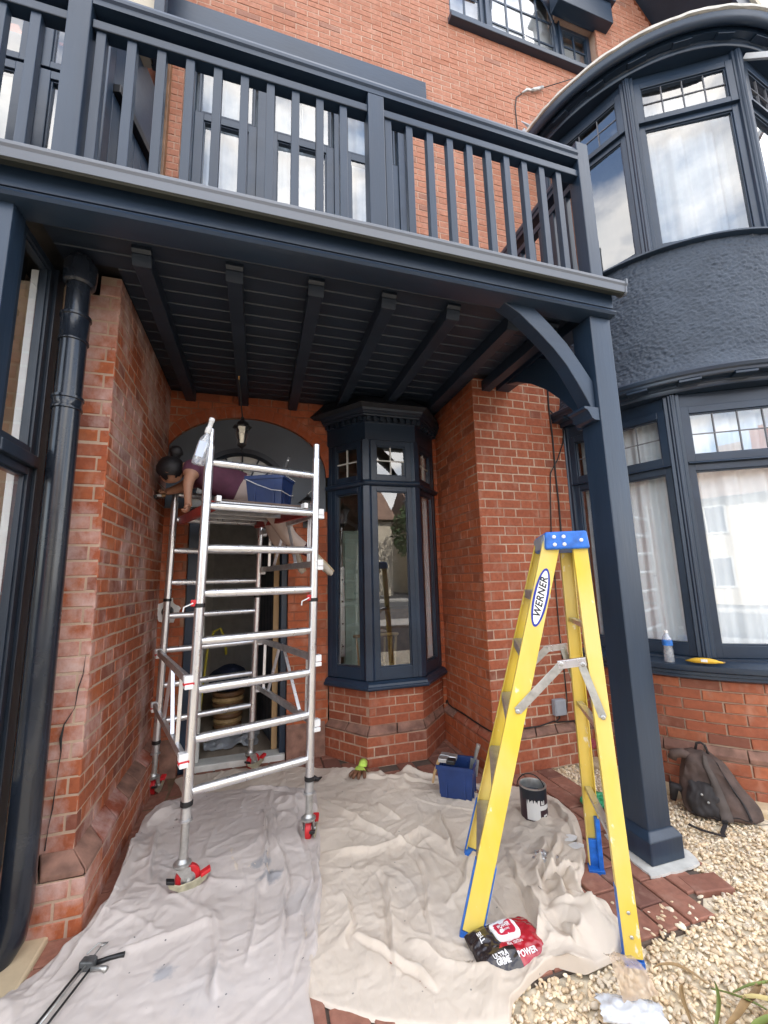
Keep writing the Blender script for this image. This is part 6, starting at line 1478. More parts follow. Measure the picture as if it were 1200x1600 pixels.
# cloth sits a little proud of the skin
bm.faces.ensure_lookup_table(); lab = [bone_mat(f.calc_center_median()) if i < nbody else 0 for i, f in enumerate(bm.faces)]
bm.normal_update(); mv = {}
for i, f in enumerate(bm.faces):
    f.material_index = lab[i]; f.smooth = True
    if lab[i] in (1, 2):
        for v in f.verts: mv[v] = max(mv.get(v, 0), .010 if lab[i] == 1 else .004)
for v, d in mv.items():
    n_ = noise.noise((v.co.x * 11 + v.co.z * 6, v.co.y * 9, v.co.z * 20)) + .6 * (1 - 2.5 * abs(noise.noise((v.co.x * 9 - v.co.z * 14, v.co.y * 6, 2)))); v.co += v.normal * (d + (.008 * n_ if d > .006 else .002 * n_))
bm.to_mesh(bme); bm.free()
for k_ in range(len(bme.materials)): bme.materials.pop()
for mm in (SKIN, SHIRT, LEGG, SOCK): bme.materials.append(mm)
bme.polygons.foreach_set('material_index', lab)
person = thing('person', 'person with black hair bun, plum top and pale leggings bending over the scaffold platform', 'person', (0.07, 3.42, 2.0))
addobj('body', bme, person)
q = B(); q.sphere(hd - fwd * .010 + upv * .010, (.100, .090, .100), 26, 18)
q.v = [tuple(Vector(p) + (Vector(p) - hd) * .05 * noise.noise((p[0] * 40, p[1] * 12, p[2] * 40))) for p in q.v]
keep = B()
for f in q.f:
    c = sum((Vector(q.v[i]) for i in f), Vector()) / len(f); r_ = c - hd
    if not (r_.dot(fwd) > .064 and r_.dot(upv) < .060) and not (r_.dot(upv) < -.042 and r_.dot(fwd) > .0) and r_.dot(upv) > -.080: keep.f.append(f)
keep.v = q.v; hair_o = keep.build('hair', HAIR, person, smooth='all')
q = B(); bc_ = hd - fwd * .085 + upv * .070 + Vector((.025, 0, .035)); q.sphere(bc_, (.050, .052, .046), 16, 10); q.lathe(bc_ - (bc_ - hd).normalized() * .040, [(.034, 0), (.038, .008), (.034, .016)], 14, (bc_ - hd).normalized())
q.v = [tuple(Vector(p) + (Vector(p) - bc_) * .16 * noise.noise((p[0] * 60, p[1] * 30, p[2] * 60))) for p in q.v]; q.build('hair_bun', HAIR, person, smooth='all')
for k, (heel, toe) in enumerate(((Vector((.452, 3.385, 1.675)), Vector((.575, 3.35, 1.545))), (Vector((.300, 3.585, 1.735)), Vector((.355, 3.57, 1.585))))):
    d = (toe - heel).normalized(); sd_ = Vector((0, 1, 0)); sd_ = (sd_ - d * sd_.dot(d)).normalized(); n_ = d.cross(sd_); n_ = n_ if n_.x < 0 else -n_
    q = B(); q.tube([heel - d * .045 , heel - d * .01, heel + d * .05, heel + d * .11, heel + d * .155, heel + d * .178], [.040, .043, .040, .042, .034, .014], 14)
    q.v = [tuple(Vector(p) + n_ * (-.0 if (Vector(p) - heel).dot(n_) < 0 else -.35 * (Vector(p) - heel).dot(n_))) for p in q.v]; sh = q.build('shoe', SHOE, person, smooth=True)
    q = B(); pts = [heel + d * a + sd_ * b_ - n_ * .024 for a, b_ in ((-.045, -.026), (.02, -.030), (.09, -.034), (.14, -.032), (.170, -.012), (.170, .012), (.14, .034), (.09, .036), (.02, .030), (-.045, .026))]
    q.prism(pts, -n_ * .013); q.build('sole', simple('gum_sole%d' % k, (.42, .33, .20), .7), sh, bevel=.003)
    for j in range(4):
        l_ = B(); l_.bar(heel + d * (.035 + j * .022) + sd_ * -.022 + n_ * .026, heel + d * (.040 + j * .022) + sd_ * .022 + n_ * .026, .006, .004, n_); l_.build('lace', WHITEPL, sh)
pbh = thing('paint_brush', 'dark paint brush held against the left wall by the person on the scaffold', 'paint brush', (-.72, 3.56, 2.2))
q = B(); q.tube([(-.700, 3.555, 2.195), (-.725, 3.555, 2.19)], [.010, .013], 8); q.build('handle', WOOD, pbh)
q = B(); q.obox((-.742, 3.555, 2.186), (X_, Y_, Z_), (.017, .030, .010)); q.build('ferrule', STEEL, pbh, bevel=.002)
q = B(); q.obox((-.764, 3.555, 2.176), (Vector((1, 0, .3)), Y_, Vector((-.3, 0, 1))), (.013, .034, .012)); q.build('bristles', BLACK, pbh, bevel=.003)

# ------------------------------------------------------------------ things on the ground
t, c, d, n_ = tub('bucket', 'square navy blue bucket holding brushes on the dust sheet by the oriel base', 1.385, 2.93, 0.012, math.radians(-36), .25, .205, .205)
for k, (off, lean_, cl) in enumerate(((-.055, .10, WOOD), (-.01, .03, WHITEP))):
    pb_ = thing('paint_brush', ('paint brush with raw wood handle hanging over the near rim of the floor bucket', 'paint brush with pale handle and blue bristles in the floor bucket')[k], 'paint brush', (c.x + off, c.y, .2))
    base = c - d * .128 + n_ * off * 1.6 + Z_ * .215
    if k == 0: tip = base - d * .03 - Z_ * .13
    else: tip = base - n_ * .11 * 0 - d * .028 - Z_ * .10
    q = B(); q.tube([base + d * .02 + Z_ * .02, base.lerp(tip, .5), tip], [.013, .010, .008], 8); q.build('handle', cl, pb_, smooth=True)
    q = B(); q.obox(base + d * .05 + Z_ * .028, (d, n_, Z_), (.030, .026, .012)); q.build('ferrule', ALUD, pb_, bevel=.002)
    q = B(); q.obox(base + d * .105 + Z_ * .022, (d, n_, Z_), (.030, .030, .014)); q.build('bristles', BLACK if k == 0 else STEEL, pb_, bevel=.006)
tr_ = thing('trowel', 'steel filling knife standing up at the back corner of the floor bucket', 'filling knife', (c.x + .1, c.y + .05, .2))
p0 = c + d * .10 + n_ * .06
q = B(); q.bar(p0 + Z_ * .10, p0 + d * .02 + Z_ * .21, .06, .003, n_); q.build('blade', STEEL, tr_)
q = B(); q.tube([p0 + d * .02 + Z_ * .21, p0 + d * .035 + Z_ * .26, p0 + d * .052 + Z_ * .31], [.010, .014, .016], 10); q.build('handle', STEEL, tr_, smooth=True)

# paint can
cn = thing('paint_can', 'open paint can with navy paint, white and maroon label and black wire handle', 'paint can', (1.69, 2.49, 0.02))
cc0 = Vector((1.69, 2.49, 0.020)); r0 = .080
q = B(); q.lathe(cc0, [(r0 - .003, 0), (r0 + .001, .002), (r0 + .001, .006), (r0, .008), (r0, .182), (r0 + .003, .184), (r0 + .003, .190), (r0 - .004, .191), (r0 - .006, .184), (r0 - .007, .13), (.02, .128)], 40); q.build('tin', STEEL, cn, smooth=True)
q = B(); q.lathe(cc0, [(r0 - .008, .137), (.004, .138)], 30); q.build('paint', simple('wet_navy_paint', (.012, .020, .036), .08, var=.05), cn)
def wrap(name, a0, a1, z0, z1, mat, lift=.0008, n=20, wavy=0.0):
    q = B(); vs = []
    for i in range(n + 1):
        a = math.radians(a0 + (a1 - a0) * i / n)
        for z in (z0 + (wavy * noise.noise((i * .55, 3, 1)) if wavy else 0), z1): vs.append((cc0.x + (r0 + lift) * math.cos(a), cc0.y + (r0 + lift) * math.sin(a), cc0.z + z))
    q.add(vs, [(2 * i, 2 * i + 2, 2 * i + 3, 2 * i + 1) for i in range(n)]); q.build(name, mat, cn, smooth='all')
LBW, LBM = simple('can_label_white', (.66, .66, .64), .4, var=.05), simple('can_label_maroon', (.035, .014, .022), .4)
wrap('label', 0, 360, .008, .170, LBM, .0006, 60); wrap('label_panel', 205, 262, .018, .128, LBW, .0012); wrap('label_band', 258, 345, .072, .098, LBW, .0013); wrap('label_panel', 278, 300, .008, .045, LBW, .0013)
wrap('label_panel', 286, 296, .014, .036, LBM, .0018); wrap('label_panel', 268, 284, .102, .125, LBW, .0013)
wrap('paint_spill', 185, 300, .125, .182, simple('dry_navy_paint', (.010, .014, .022), .4), .0020, 40, .05); wrap('paint_spill', 0, 360, .160, .184, MATS['dry_navy_paint'], .0016, 60, .02)
q = B(); q.tube([cc0 + Vector((r0 * math.cos(2.5), r0 * math.sin(2.5), .165))] + [cc0 + Vector((r0 * 1.02 * math.cos(2.5) * math.cos(a), r0 * 1.02 * math.sin(2.5) * math.cos(a), .165)) + Vector((-.015, .0, .085 * math.sin(a))) for a in np.linspace(0.1, math.pi - .1, 14)] + [cc0 - Vector((r0 * math.cos(2.5), r0 * math.sin(2.5), -.165))], .0035, 6); q.build('wire_handle', BLACK, cn, smooth='all')

# crumpled foil, paper scraps, green plastic, glove, black rubber scrap
def crumple(name, label, cat, cx, cy, z, sx, sy, sz, mat, seed, flat=False, kind=None):
    bm = bmesh.new(); bmesh.ops.create_icosphere(bm, subdivisions=4, radius=1)
    for v in bm.verts:
        p = v.co.copy(); k = 1 + .35 * noise.noise(p * 1.7 + Vector((seed, 0, 0))) + .28 * (1 - 2 * abs(noise.noise(p * 3.1 + Vector((0, seed, 0))))) + .08 * noise.noise(p * 9)
        v.co = Vector((p.x * sx, p.y * sy, p.z * sz)) * k
    me = bpy.data.meshes.new(name); bm.to_mesh(me); bm.free(); me.materials.append(mat)
    me.transform(Matrix.Translation((cx, cy, z))); o = addobj(name, me); return tag(o, label, cat)
crumple('foil_ball', 'crumpled silver foil lying on the beige sheet below the paint can', 'foil', 1.475, 2.125, .035, .045, .04, .022, FOIL, 4)
crumple('foil_scrap', 'small flat silver foil scrap beside the crumpled foil', 'foil', 1.535, 2.12, .03, .026, .022, .008, FOIL, 9)
for k, (x, y, a) in enumerate(((1.705, 2.20, .3), (1.69, 2.13, 1.2))):
    q = B(); pts = [(x + .045 * math.cos(a + i) * (1 + .4 * noise.noise((i, k, 2))), y + .03 * math.sin(a + i) * (1 + .4 * noise.noise((i, k, 5))), .05 + .008 * noise.noise((i, k, 8))) for i in np.linspace(0, 5.6, 9)]; q.prism(pts, (0, 0, .002)); o = q.build('paper_scrap', PAPER); tag(o, ('white torn paper scrap at the edge of the beige sheet, nearest the far ladder foot', 'second white paper scrap just in front of the first')[k], 'paper')
crumple('green_bag', 'crumpled green plastic bag on the gravel behind the ladder, left of the post', 'plastic bag', 2.17, 2.50, .03, .09, .06, .035, GREENP, 14)
gv = thing('work_glove', 'lime green work glove with brown latex fingers on the beige sheet', 'glove', (.79, 3.40, .04))
q = B(); q.sphere((.800, 3.425, .055), (.042, .058, .018), 14, 8); q.tube([(.818, 3.45, .055), (.838, 3.50, .058), (.848, 3.53, .055)], [.032, .033, .036], 12); q.build('cuff', NEON, gv, smooth='all')
for i, (ox, dx, dy) in enumerate(((-.034, -.055, -.03), (-.020, -.05, -.055), (-.002, -.035, -.07), (.018, -.01, -.065))):
    q = B(); a = Vector((.795 + ox, 3.390 + i * -.006, .055)); q.tube([a, a + Vector((dx * .6, dy * .6, .012)), a + Vector((dx, dy, .002)), a + Vector((dx * 1.12, dy * 1.15, -.012))], [.015, .0145, .014, .009], 10); q.build('finger', RUBBER, gv, smooth='all')
q = B(); q.tube([(.83, 3.42, .055), (.852, 3.39, .06), (.856, 3.36, .05)], [.016, .015, .010], 10); q.build('thumb', RUBBER, gv, smooth='all')
q = B(); q.tube([(.40, 3.40, .04), (.44, 3.42, .05), (.47, 3.41, .04), (.50, 3.425, .045)], [.012, .022, .015, .006], 8); o = q.build('rubber_scrap', BLACK, smooth='all'); tag(o, 'black rubber scrap on the sheet behind the right front scaffold wheel', 'scrap')

# pack of wipes: pillow with printed face
wp = thing('wipes_pack', 'black and red pack of cleaning wipes with a white flip lid, by the ladder foot', 'wipes pack', (1.03, 1.74, .01))
WO = Vector((1.005, 1.722, .012)); wu = Vector((.995, .02, 0)).normalized(); wv_ = Vector((-.12, .99, 0)).normalized()
def wsurf(u, v):
    """pillow top; u, v in -1..1"""
    e = max(0, 1 - abs(u) ** 4.5) ** .55 * max(0, 1 - abs(v) ** 3.0) ** .6
    x = .152 * u * (1 - .05 * v * v) ; y = .100 * v * (1 - .06 * u * u)
    z = .058 * e + .008 * noise.noise((u * 2.2 + 4, v * 2.2, 2)) * (1 - e * .3) + .005 * noise.noise((u * 6, v * 6, 3))
    return WO + wu * x + wv_ * y + Z_ * (z + .010 * (1 - e) + .018 * v)
nu_, nv_ = 60, 44; q = B(); vs = [wsurf(-1 + 2 * i / nu_, -1 + 2 * j / nv_) for j in range(nv_ + 1) for i in range(nu_ + 1)]
fs, mi = [], []
for j in range(nv_):
    for i in range(nu_):
        u, v = -1 + 2 * (i + .5) / nu_, -1 + 2 * (j + .5) / nv_; fs.append((j * (nu_ + 1) + i, j * (nu_ + 1) + i + 1, (j + 1) * (nu_ + 1) + i + 1, (j + 1) * (nu_ + 1) + i)); mi.append(0 if u < -.12 + .55 * v + .15 * math.sin(5 * v) or (v < -.30 and u < -.05) else 1)
q.v = vs; q.f = fs; q.mi = mi
q.build('wrapper', [simple('pack_black', (.020, .014, .014), .22, var=.3, bs=.5, bscale=25, coat=.5), simple('pack_red', (.36, .010, .022), .22, var=.2, bs=.5, bscale=25, coat=.5)], wp, smooth='all')
q = B(); q.add([p + Z_ * -.0 for p in vs[:nu_ + 1]] + [WO - wv_ * .085 + wu * (.148 * (-1 + 2 * i / nu_) * .9) - Z_ * .012 for i in range(nu_ + 1)], [(i, i + 1, nu_ + 2 + i, nu_ + 1 + i) for i in range(nu_)]); q.build('end_seal', MATS['pack_black'], wp, smooth='all')
def wpatch(name, u0, u1, v0, v1, lift, mat, th=.003, rad=.18):
    cu, cv, hu, hv = (u0 + u1) / 2, (v0 + v1) / 2, (u1 - u0) / 2, (v1 - v0) / 2; N_ = 32; ring = []
    for i in range(N_):
        a = 2 * math.pi * i / N_; cx_, sx_ = math.cos(a), math.sin(a); p = 5.0; k = (abs(cx_) ** p + abs(sx_) ** p) ** (-1 / p); ring.append((cu + hu * k * cx_, cv + hv * k * sx_))
    q = B(); top = [wsurf(a, b_) + Z_ * (lift + th) for a, b_ in ring]; mid = [wsurf(cu + (a - cu) * .5, cv + (b_ - cv) * .5) + Z_ * (lift + th) for a, b_ in ring]; bot_ = [wsurf(a, b_) + Z_ * (lift - .004) for a, b_ in ring]
    q.add(bot_ + top + mid + [wsurf(cu, cv) + Z_ * (lift + th)], [(i, (i + 1) % N_, (i + 1) % N_ + N_, i + N_) for i in range(N_)] + [(i + N_, (i + 1) % N_ + N_, (i + 1) % N_ + 2 * N_, i + 2 * N_) for i in range(N_)] + [(i + 2 * N_, (i + 1) % N_ + 2 * N_, 3 * N_) for i in range(N_)]); q.build(name, mat, wp, smooth=True)
wpatch('lid', -.36, .36, -.18, .66, .004, WHITEPL, .004); wpatch('lid_label', -.27, .27, -.02, .54, .0085, simple('lid_red', (.50, .02, .05), .35), .0006)
PRINT = simple('print_white', (.72, .70, .69), .5, var=.03)
def textmesh(body, size, mapper, name, parent, mat, shear=0, offset=0.0):
    cv_ = bpy.data.curves.new('lettering', 'FONT'); cv_.body = body; cv_.size = size; cv_.align_x = 'CENTER'; cv_.align_y = 'CENTER'; cv_.offset = offset; cv_.shear = shear; cv_.resolution_u = 3; cv_.space_line = .82
    to = bpy.data.objects.new('tmp', cv_); COL.objects.link(to); bpy.context.view_layer.update(); me = bpy.data.meshes.new_from_object(to.evaluated_get(bpy.context.evaluated_depsgraph_get())); bpy.data.objects.remove(to)
    for v in me.vertices: v.co = mapper(v.co.x, v.co.y)
    me.materials.clear(); me.materials.append(mat); addobj(name, me, parent)
wm = lambda cu, cv, su, sv, lift: (lambda x, y: wsurf(cu + x * su, cv + y * sv) + Z_ * lift)
textmesh('POWER', 1, wm(.0, .30, .105, .20, .0115), 'lettering', wp, PRINT, 0, .03)
textmesh('GRIME', 1, wm(.0, .13, .075, .12, .0115), 'lettering', wp, PRINT, 0, .02)
textmesh('ULTRA\nGRIME', 1, wm(-.50, -.60, .135, .21, .0025), 'lettering', wp, PRINT, 0, .04)
textmesh('POWER', 1, wm(.22, -.66, .165, .24, .0025), 'lettering', wp, PRINT, .1, .03)
textmesh('80 XXL+ CLOTHS', 1, wm(-.02, .80, .085, .15, .0030), 'lettering', wp, PRINT, 0, .02)
textmesh('REAL TEXTURE', 1, wm(.05, -.30, .07, .11, .0030), 'lettering', wp, PRINT, 0, .01)
textmesh('THE', 1, lambda x, y: wsurf(-.70 - y * .16, .30 + x * .22) + Z_ * .003, 'lettering', wp, PRINT, 0, .03)

# skeleton gun with rods at the bottom left
sg_ = thing('caulking_gun', 'black skeleton caulking gun lying on the lavender sheet at the bottom left', 'caulking gun', (-.6, 2.1, .03))
hp = Vector((-.60, 2.165, .045)); gd = Vector((-.30, -.95, 0)).normalized(); gs = Vector((.95, -.30, 0))
for o_ in (-.026, .026):
    q = B(); q.tube([hp + gs * o_, hp + gs * o_ + gd * .20, hp + gs * o_ + gd * .42], .0055, 8); q.build('rod', BLACK, sg_, smooth='all')
q = B(); q.tube([hp - gd * .10 + Z_ * .012, hp + gd * .38 + Z_ * .012], .004, 8); q.tube([hp - gd * .10 + Z_ * .012, hp - gd * .125 + gs * .02 + Z_ * .012, hp - gd * .12 + gs * -.03 + Z_ * .012, hp - gd * .06 - gs * .05 + Z_ * .006], .004, 8); q.build('plunger_rod', STEEL, sg_, smooth='all')
q = B(); q.obox(hp + Z_ * .004, (gd, gs, Z_), (.022, .038, .026)); q.obox(hp - gd * .022 + Z_ * .004, (gd, gs, Z_), (.014, .022, .02)); q.build('body', simple('scuffed_black_metal', (.10, .105, .105), .4, metal=.4, var=.5, vs=40), sg_, bevel=.005)
q = B(); q.tube([hp + gs * .02 - gd * .01, hp + gs * .09 - gd * .045, hp + gs * .155 - gd * .065], [.012, .011, .013], 8); q.build('handle', BLACK, sg_, smooth='all')
q = B(); q.tube([hp + gs * .03 + gd * .02, hp + gs * .08 + gd * .015, hp + gs * .115 + gd * .025], [.010, .010, .014], 8); q.build('trigger', STEEL, sg_, smooth='all')

for o_ in sg_.children: o_.data.transform(Matrix.Translation(hp) @ Matrix.Scale(.74, 4) @ Matrix.Translation(-hp) @ Matrix.Translation((0, 0, -.012)))

# ------------------------------------------------------------------ on the sill
bt = thing('water_bottle', 'clear water bottle with a blue label standing on the navy bay sill', 'bottle', tuple(arcpt(58.6, BR + .045)[:2]) + (.866,))
p = arcpt(58.6, BR + .052) + Z_ * .861
q = B(); q.lathe(p, [(.024, 0), (.031, .004), (.033, .02), (.031, .035), (.033, .050), (.030, .062), (.032, .078), (.028, .10), (.031, .12), (.032, .155), (.027, .180), (.014, .198), (.0125, .214)], 24); q.build('bottle', CLEARPL, bt, smooth=True)
q = B(); q.lathe(p, [(.0325, .118), (.0335, .121), (.0335, .156), (.0325, .158)], 24); q.build('label', simple('bottle_label', (.03, .17, .55), .4, var=.5, vs=40), bt, smooth=True)
q = B(); q.lathe(p, [(.0150, .205), (.0155, .222), (.013, .224)], 16); q.build('cap', WHITEPL, bt, smooth=True)
bn_ = thing('banana', 'yellow banana with a white sticker lying on the navy bay sill', 'banana', tuple(arcpt(50, BR + .05)[:2]) + (.866,))
pts = [arcpt(t_, BR + .055 + .022 * math.sin((t_ - 46) / 8.4 * math.pi)) + Z_ * (.884 + .010 * math.sin((t_ - 46) / 8.4 * math.pi)) for t_ in np.linspace(54.6, 46, 11)]
q = B(); q.tube(pts, [.004, .009, .015, .0175, .0185, .019, .0185, .017, .014, .008, .006], 8); q.build('skin', BANANA, bn_, smooth='all')
q = B(); q.tube([pts[-1], pts[-1] + (pts[-1] - pts[-2]) * .6 + Z_ * .004], [.006, .005], 7); q.build('stalk', LEAFD, bn_)
q = B(); c_ = pts[5]; tg = (pts[6] - pts[4]).normalized(); nn2 = arcn(50); q.obox(c_ + nn2 * .0188 + Z_ * .003, (tg, nn2, Z_), (.018, .0012, .009)); q.build('sticker', PAPER, bn_, bevel=.0005)

# ------------------------------------------------------------------ backpack
bp = thing('backpack', 'dark brown canvas backpack slumped against the curved brick wall on the gravel', 'backpack', (2.83, 2.12, 0))
bcx = Vector((2.815, 2.165, 0)); bf = Vector((-.62, -.785, 0)).normalized(); br_ = Vector((.785, -.62, 0))
def bagp(u, v, w):
    """u across -1..1, v up 0..1, w depth -1..1 (1 = towards the viewer)"""
    wid = .235 * (1 - .52 * v ** 1.5) * (1 - .04 * math.cos(v * 9)); dep = .125 * (1 - .50 * v ** 1.2); h = .385 * v * (1 - .16 * max(0, u))
    p = bcx + br_ * (wid * u - .055 * v) + bf * (dep * w - .115 * v) + Z_ * (h + .005)
    s_ = Vector((u * 2.1 + 3, v * 3.2, w * 1.2)); return p + (br_ * noise.noise(s_) + bf * noise.noise(s_ + Vector((9, 0, 0)))) * .028 + bf * (.016 * noise.noise(s_ * 2.7) + .012 * (1 - 2 * abs(noise.noise(s_ * 1.9 + Vector((3, 3, 3)))))) + Z_ * (.02 * noise.noise(s_ + Vector((0, 7, 0))))
def supere(a, p=3.2):
    c_, s_ = math.cos(a), math.sin(a); k = (abs(c_) ** p + abs(s_) ** p) ** (-1 / p); return c_ * k, s_ * k
q = B(); NA, NV = 48, 22; vs = []
for j in range(NV + 1):
    v = j / NV; sh_ = 1 if .06 < v < .92 else (1 - ((.06 - v) / .06) ** 2 * .14 if v <= .06 else math.sqrt(max(0.02, 1 - ((v - .92) / .08) ** 2 * .8)))
    for i in range(NA): u, w_ = supere(2 * math.pi * i / NA); vs.append(bagp(u * sh_, v, w_ * sh_))
fs = [(j * NA + i, j * NA + (i + 1) % NA, (j + 1) * NA + (i + 1) % NA, (j + 1) * NA + i) for j in range(NV) for i in range(NA)] + [tuple(range(NA - 1, -1, -1)), tuple(range(NV * NA, NV * NA + NA))]
q.add(vs, fs); q.build('main_bag', BAGM, bp, smooth='all')
q = B(); vs = []
for j in range(13):
    for i in range(25):
        u, v = -.95 + .95 * i / 24, .04 + .50 * j / 12; b_ = (max(0, 1 - abs(-1 + 2 * i / 24) ** 3) * max(0, 1 - abs(-1 + 2 * j / 12) ** 4)) ** .5; vs.append(bagp(u, v, 1.0) + bf * (.045 * b_ - .01))
q.add(vs, [(j * 25 + i, j * 25 + i + 1, (j + 1) * 25 + i + 1, (j + 1) * 25 + i) for j in range(12) for i in range(24)]); q.build('front_pocket', BAGD, bp, smooth='all')
def strap(name, path, wd, mat, lift=.006):
    q = B(); vs = []
    for (u, v, w_) in path:
        a, b_ = bagp(u - wd, v, w_), bagp(u + wd, v, w_); vs += [a + bf * lift, b_ + bf * lift]
    q.add(vs, [(2 * i, 2 * i + 1, 2 * i + 3, 2 * i + 2) for i in range(len(path) - 1)]); o = q.build(name, mat, bp, smooth='all'); sm = o.modifiers.new('thick', 'SOLIDIFY'); sm.thickness = .006; return o
strap('shoulder_strap', [(-.05 + .03 * k, .02 + .96 * k / 14, 1.06) for k in range(15)][:1] + [(-.02 - .05 * math.sin(k / 14 * 3), .02 + .95 * k / 14, 1.06) for k in range(1, 15)], .13, simple('strap_canvas', (.075, .058, .05), .8), .010)
strap('zip_band', [(.55 + .05 * k / 10, .10 + .84 * k / 10, .98) for k in range(11)], .035, BAGD, .008); strap('base_band', [(-1 + 2 * k / 12, .06 + .015 * math.sin(k), 1.0) for k in range(13)], .06, BAGD, .004)
q = B(); a, b_ = bagp(-.30, .97, 0), bagp(.28, .99, 0); m_ = (a + b_) / 2; q.tube([a, a.lerp(m_, .35) + Z_ * .055, m_ + Z_ * .070, b_.lerp(m_, .35) + Z_ * .055, b_], .009, 8); q.build('grab_handle', BAGD, bp, smooth='all')
q = B(); a = bagp(-.9, .86, .3); q.tube([a + br_ * .03, a - br_ * .03 + Z_ * .03, a - br_ * .085 + Z_ * .02, a - br_ * .10 - Z_ * .02], [.03, .034, .036, .030], 12); q.build('rolled_flap', BAGM, bp, smooth='all')
q = B(); a = bagp(-.85, .30, -.2); q.tube([a, a - br_ * .06 + Z_ * .02, a - br_ * .075 - Z_ * .08], [.03, .04, .02], 10); q.build('side_pocket', BAGD, bp, smooth='all')
q = B()
pth = [bagp(-.10, .07, 1.1), bagp(-.10, .01, 1.25) , Vector((2.56, 1.99, .010)), Vector((2.53, 1.955, .012)), Vector((2.50, 1.985, .016)), Vector((2.46, 2.05, .012)), Vector((2.44, 2.13, .014))]
for a, b_ in zip(pth[:-1], pth[1:]): q.bar(a, b_, .024, .004)
q.build('loose_strap', BAGD, bp)
q = B(); q.obox(pth[1] + Z_ * .01, (br_, bf, Z_), (.018, .006, .014)); q.build('buckle', BLACK, bp, bevel=.002)
q = B()
for (u, v) in ((-.55, .40), (-.35, .30)): q.lathe(bagp(u, v, 1.0) + bf * .045, [(.008, 0), (.008, .004), (.003, .006)], 8, bf)
q.build('press_stud', STEEL, bp)

bpc = Vector((2.90, 2.16, 0))
for o_ in bp.children: o_.data.transform(Matrix.Translation(bpc) @ Matrix.Scale(.86, 4) @ Matrix.Translation(-bpc))

# ------------------------------------------------------------------ litter at the bottom right
pw = thing('plastic_wrap', 'white plastic sleeve with a torn clear brown wrapper on the gravel by the ladder', 'plastic wrapper', (1.26, 1.40, .02))
def roll(P0, P1, r, a0, a1, mat, name, seed, squash=.6, n=30, m=22):
    P0, P1 = Vector(P0), Vector(P1); d = (P1 - P0).normalized(); s_ = d.cross(Z_).normalized(); q = B(); vs = []
    for i in range(n + 1):
        for j in range(m + 1):
            a = a0 + (a1 - a0) * j / m; k = r * (1 + .22 * noise.noise((i * .22, j * .3, seed)) + .12 * noise.noise((i * .9, j * .9, seed)))
            p = P0 + (P1 - P0) * (i / n) + s_ * (k * math.cos(a)) + Z_ * (k * squash * (math.sin(a) + .9)); vs.append(p + d * (.014 * noise.noise((j * .5, i * .1, seed + 3)) * (1 if i in (0, n) else .2)))
    q.add(vs, [(i * (m + 1) + j, i * (m + 1) + j + 1, (i + 1) * (m + 1) + j + 1, (i + 1) * (m + 1) + j) for i in range(n) for j in range(m)]); return q.build(name, mat, pw, smooth='all')
roll((1.165, 1.425, .0), (1.345, 1.335, .0), .042, -.4, 3.6, simple('white_film', (.55, .56, .58), .25, var=.15, coat=.5, bs=.8, bscale=30), 'sleeve', 2)
mfl, nt_, b0 = newmat('brown_film'); b0.inputs['Base Color'].default_value = (.45, .33, .22, 1); b0.inputs['Roughness'].default_value = .2; b0.inputs['Alpha'].default_value = .55
q = B(); vs = []
for j in range(19):
    for i in range(19):
        u, v = i / 18, j / 18; x = 1.235 + .135 * u * (1 - .25 * v) + .02 * v; y = 1.385 + .10 * v - .02 * u; z = .05 + .085 * math.sin(v * 2.2) * (1 - .3 * u) + .012 * noise.noise((u * 4, v * 4, 1)) + .006 * noise.noise((u * 13, v * 13, 1)); vs.append((x, y, z))
q.add(vs, [(j * 19 + i, j * 19 + i + 1, (j + 1) * 19 + i + 1, (j + 1) * 19 + i) for j in range(18) for i in range(18)]); q.build('wrapper', mfl, pw, smooth='all')
lv = thing('cut_leaves', 'heap of cut strap leaves, green and dry brown, on the gravel at the bottom right', 'leaves', (1.55, 1.30, .02))
def blade(P0, P1, wd, bow, mat, seed):
    P0, P1 = Vector(P0), Vector(P1); d = (P1 - P0).normalized(); s_ = d.cross(Z_).normalized(); vs = []; n = 14
    for i in range(n + 1):
        t_ = i / n; w2 = wd * (.6 + .5 * math.sin(min(1, t_ * 1.15) * math.pi)) * (1 - max(0, t_ - .8) * 4.2); p = P0.lerp(P1, t_) + s_ * bow * math.sin(t_ * math.pi) + Z_ * (.03 * math.sin(t_ * 2.8) + .01 * noise.noise((t_ * 4, seed, 1)))
        vs += [p - s_ * w2, p + Z_ * -.004, p + s_ * w2 + Z_ * .003]
    q = B(); q.add(vs, [f for i in range(n) for f in ((3 * i, 3 * i + 1, 3 * i + 4, 3 * i + 3), (3 * i + 1, 3 * i + 2, 3 * i + 5, 3 * i + 4))]); q.build('leaf', mat, lv, smooth='all')
blade((1.31, 1.325, .03), (1.53, 1.475, .03), 0.0068, .02, LEAFY, 1); blade((1.50, 1.47, .025), (1.62, 1.27, .03), 0.0062, .01, LEAFY, 2); blade((1.56, 1.42, .035), (1.90, 1.27, .03), 0.0081, -.03, LEAFY, 3)
blade((1.42, 1.35, .02), (1.74, 1.42, .03), 0.0136, .02, LEAFD, 4); blade((1.45, 1.30, .03), (1.80, 1.33, .05), 0.0161, .03, LEAFD, 5); blade((1.38, 1.27, .03), (1.66, 1.25, .04), 0.0124, -.02, LEAFY, 6)
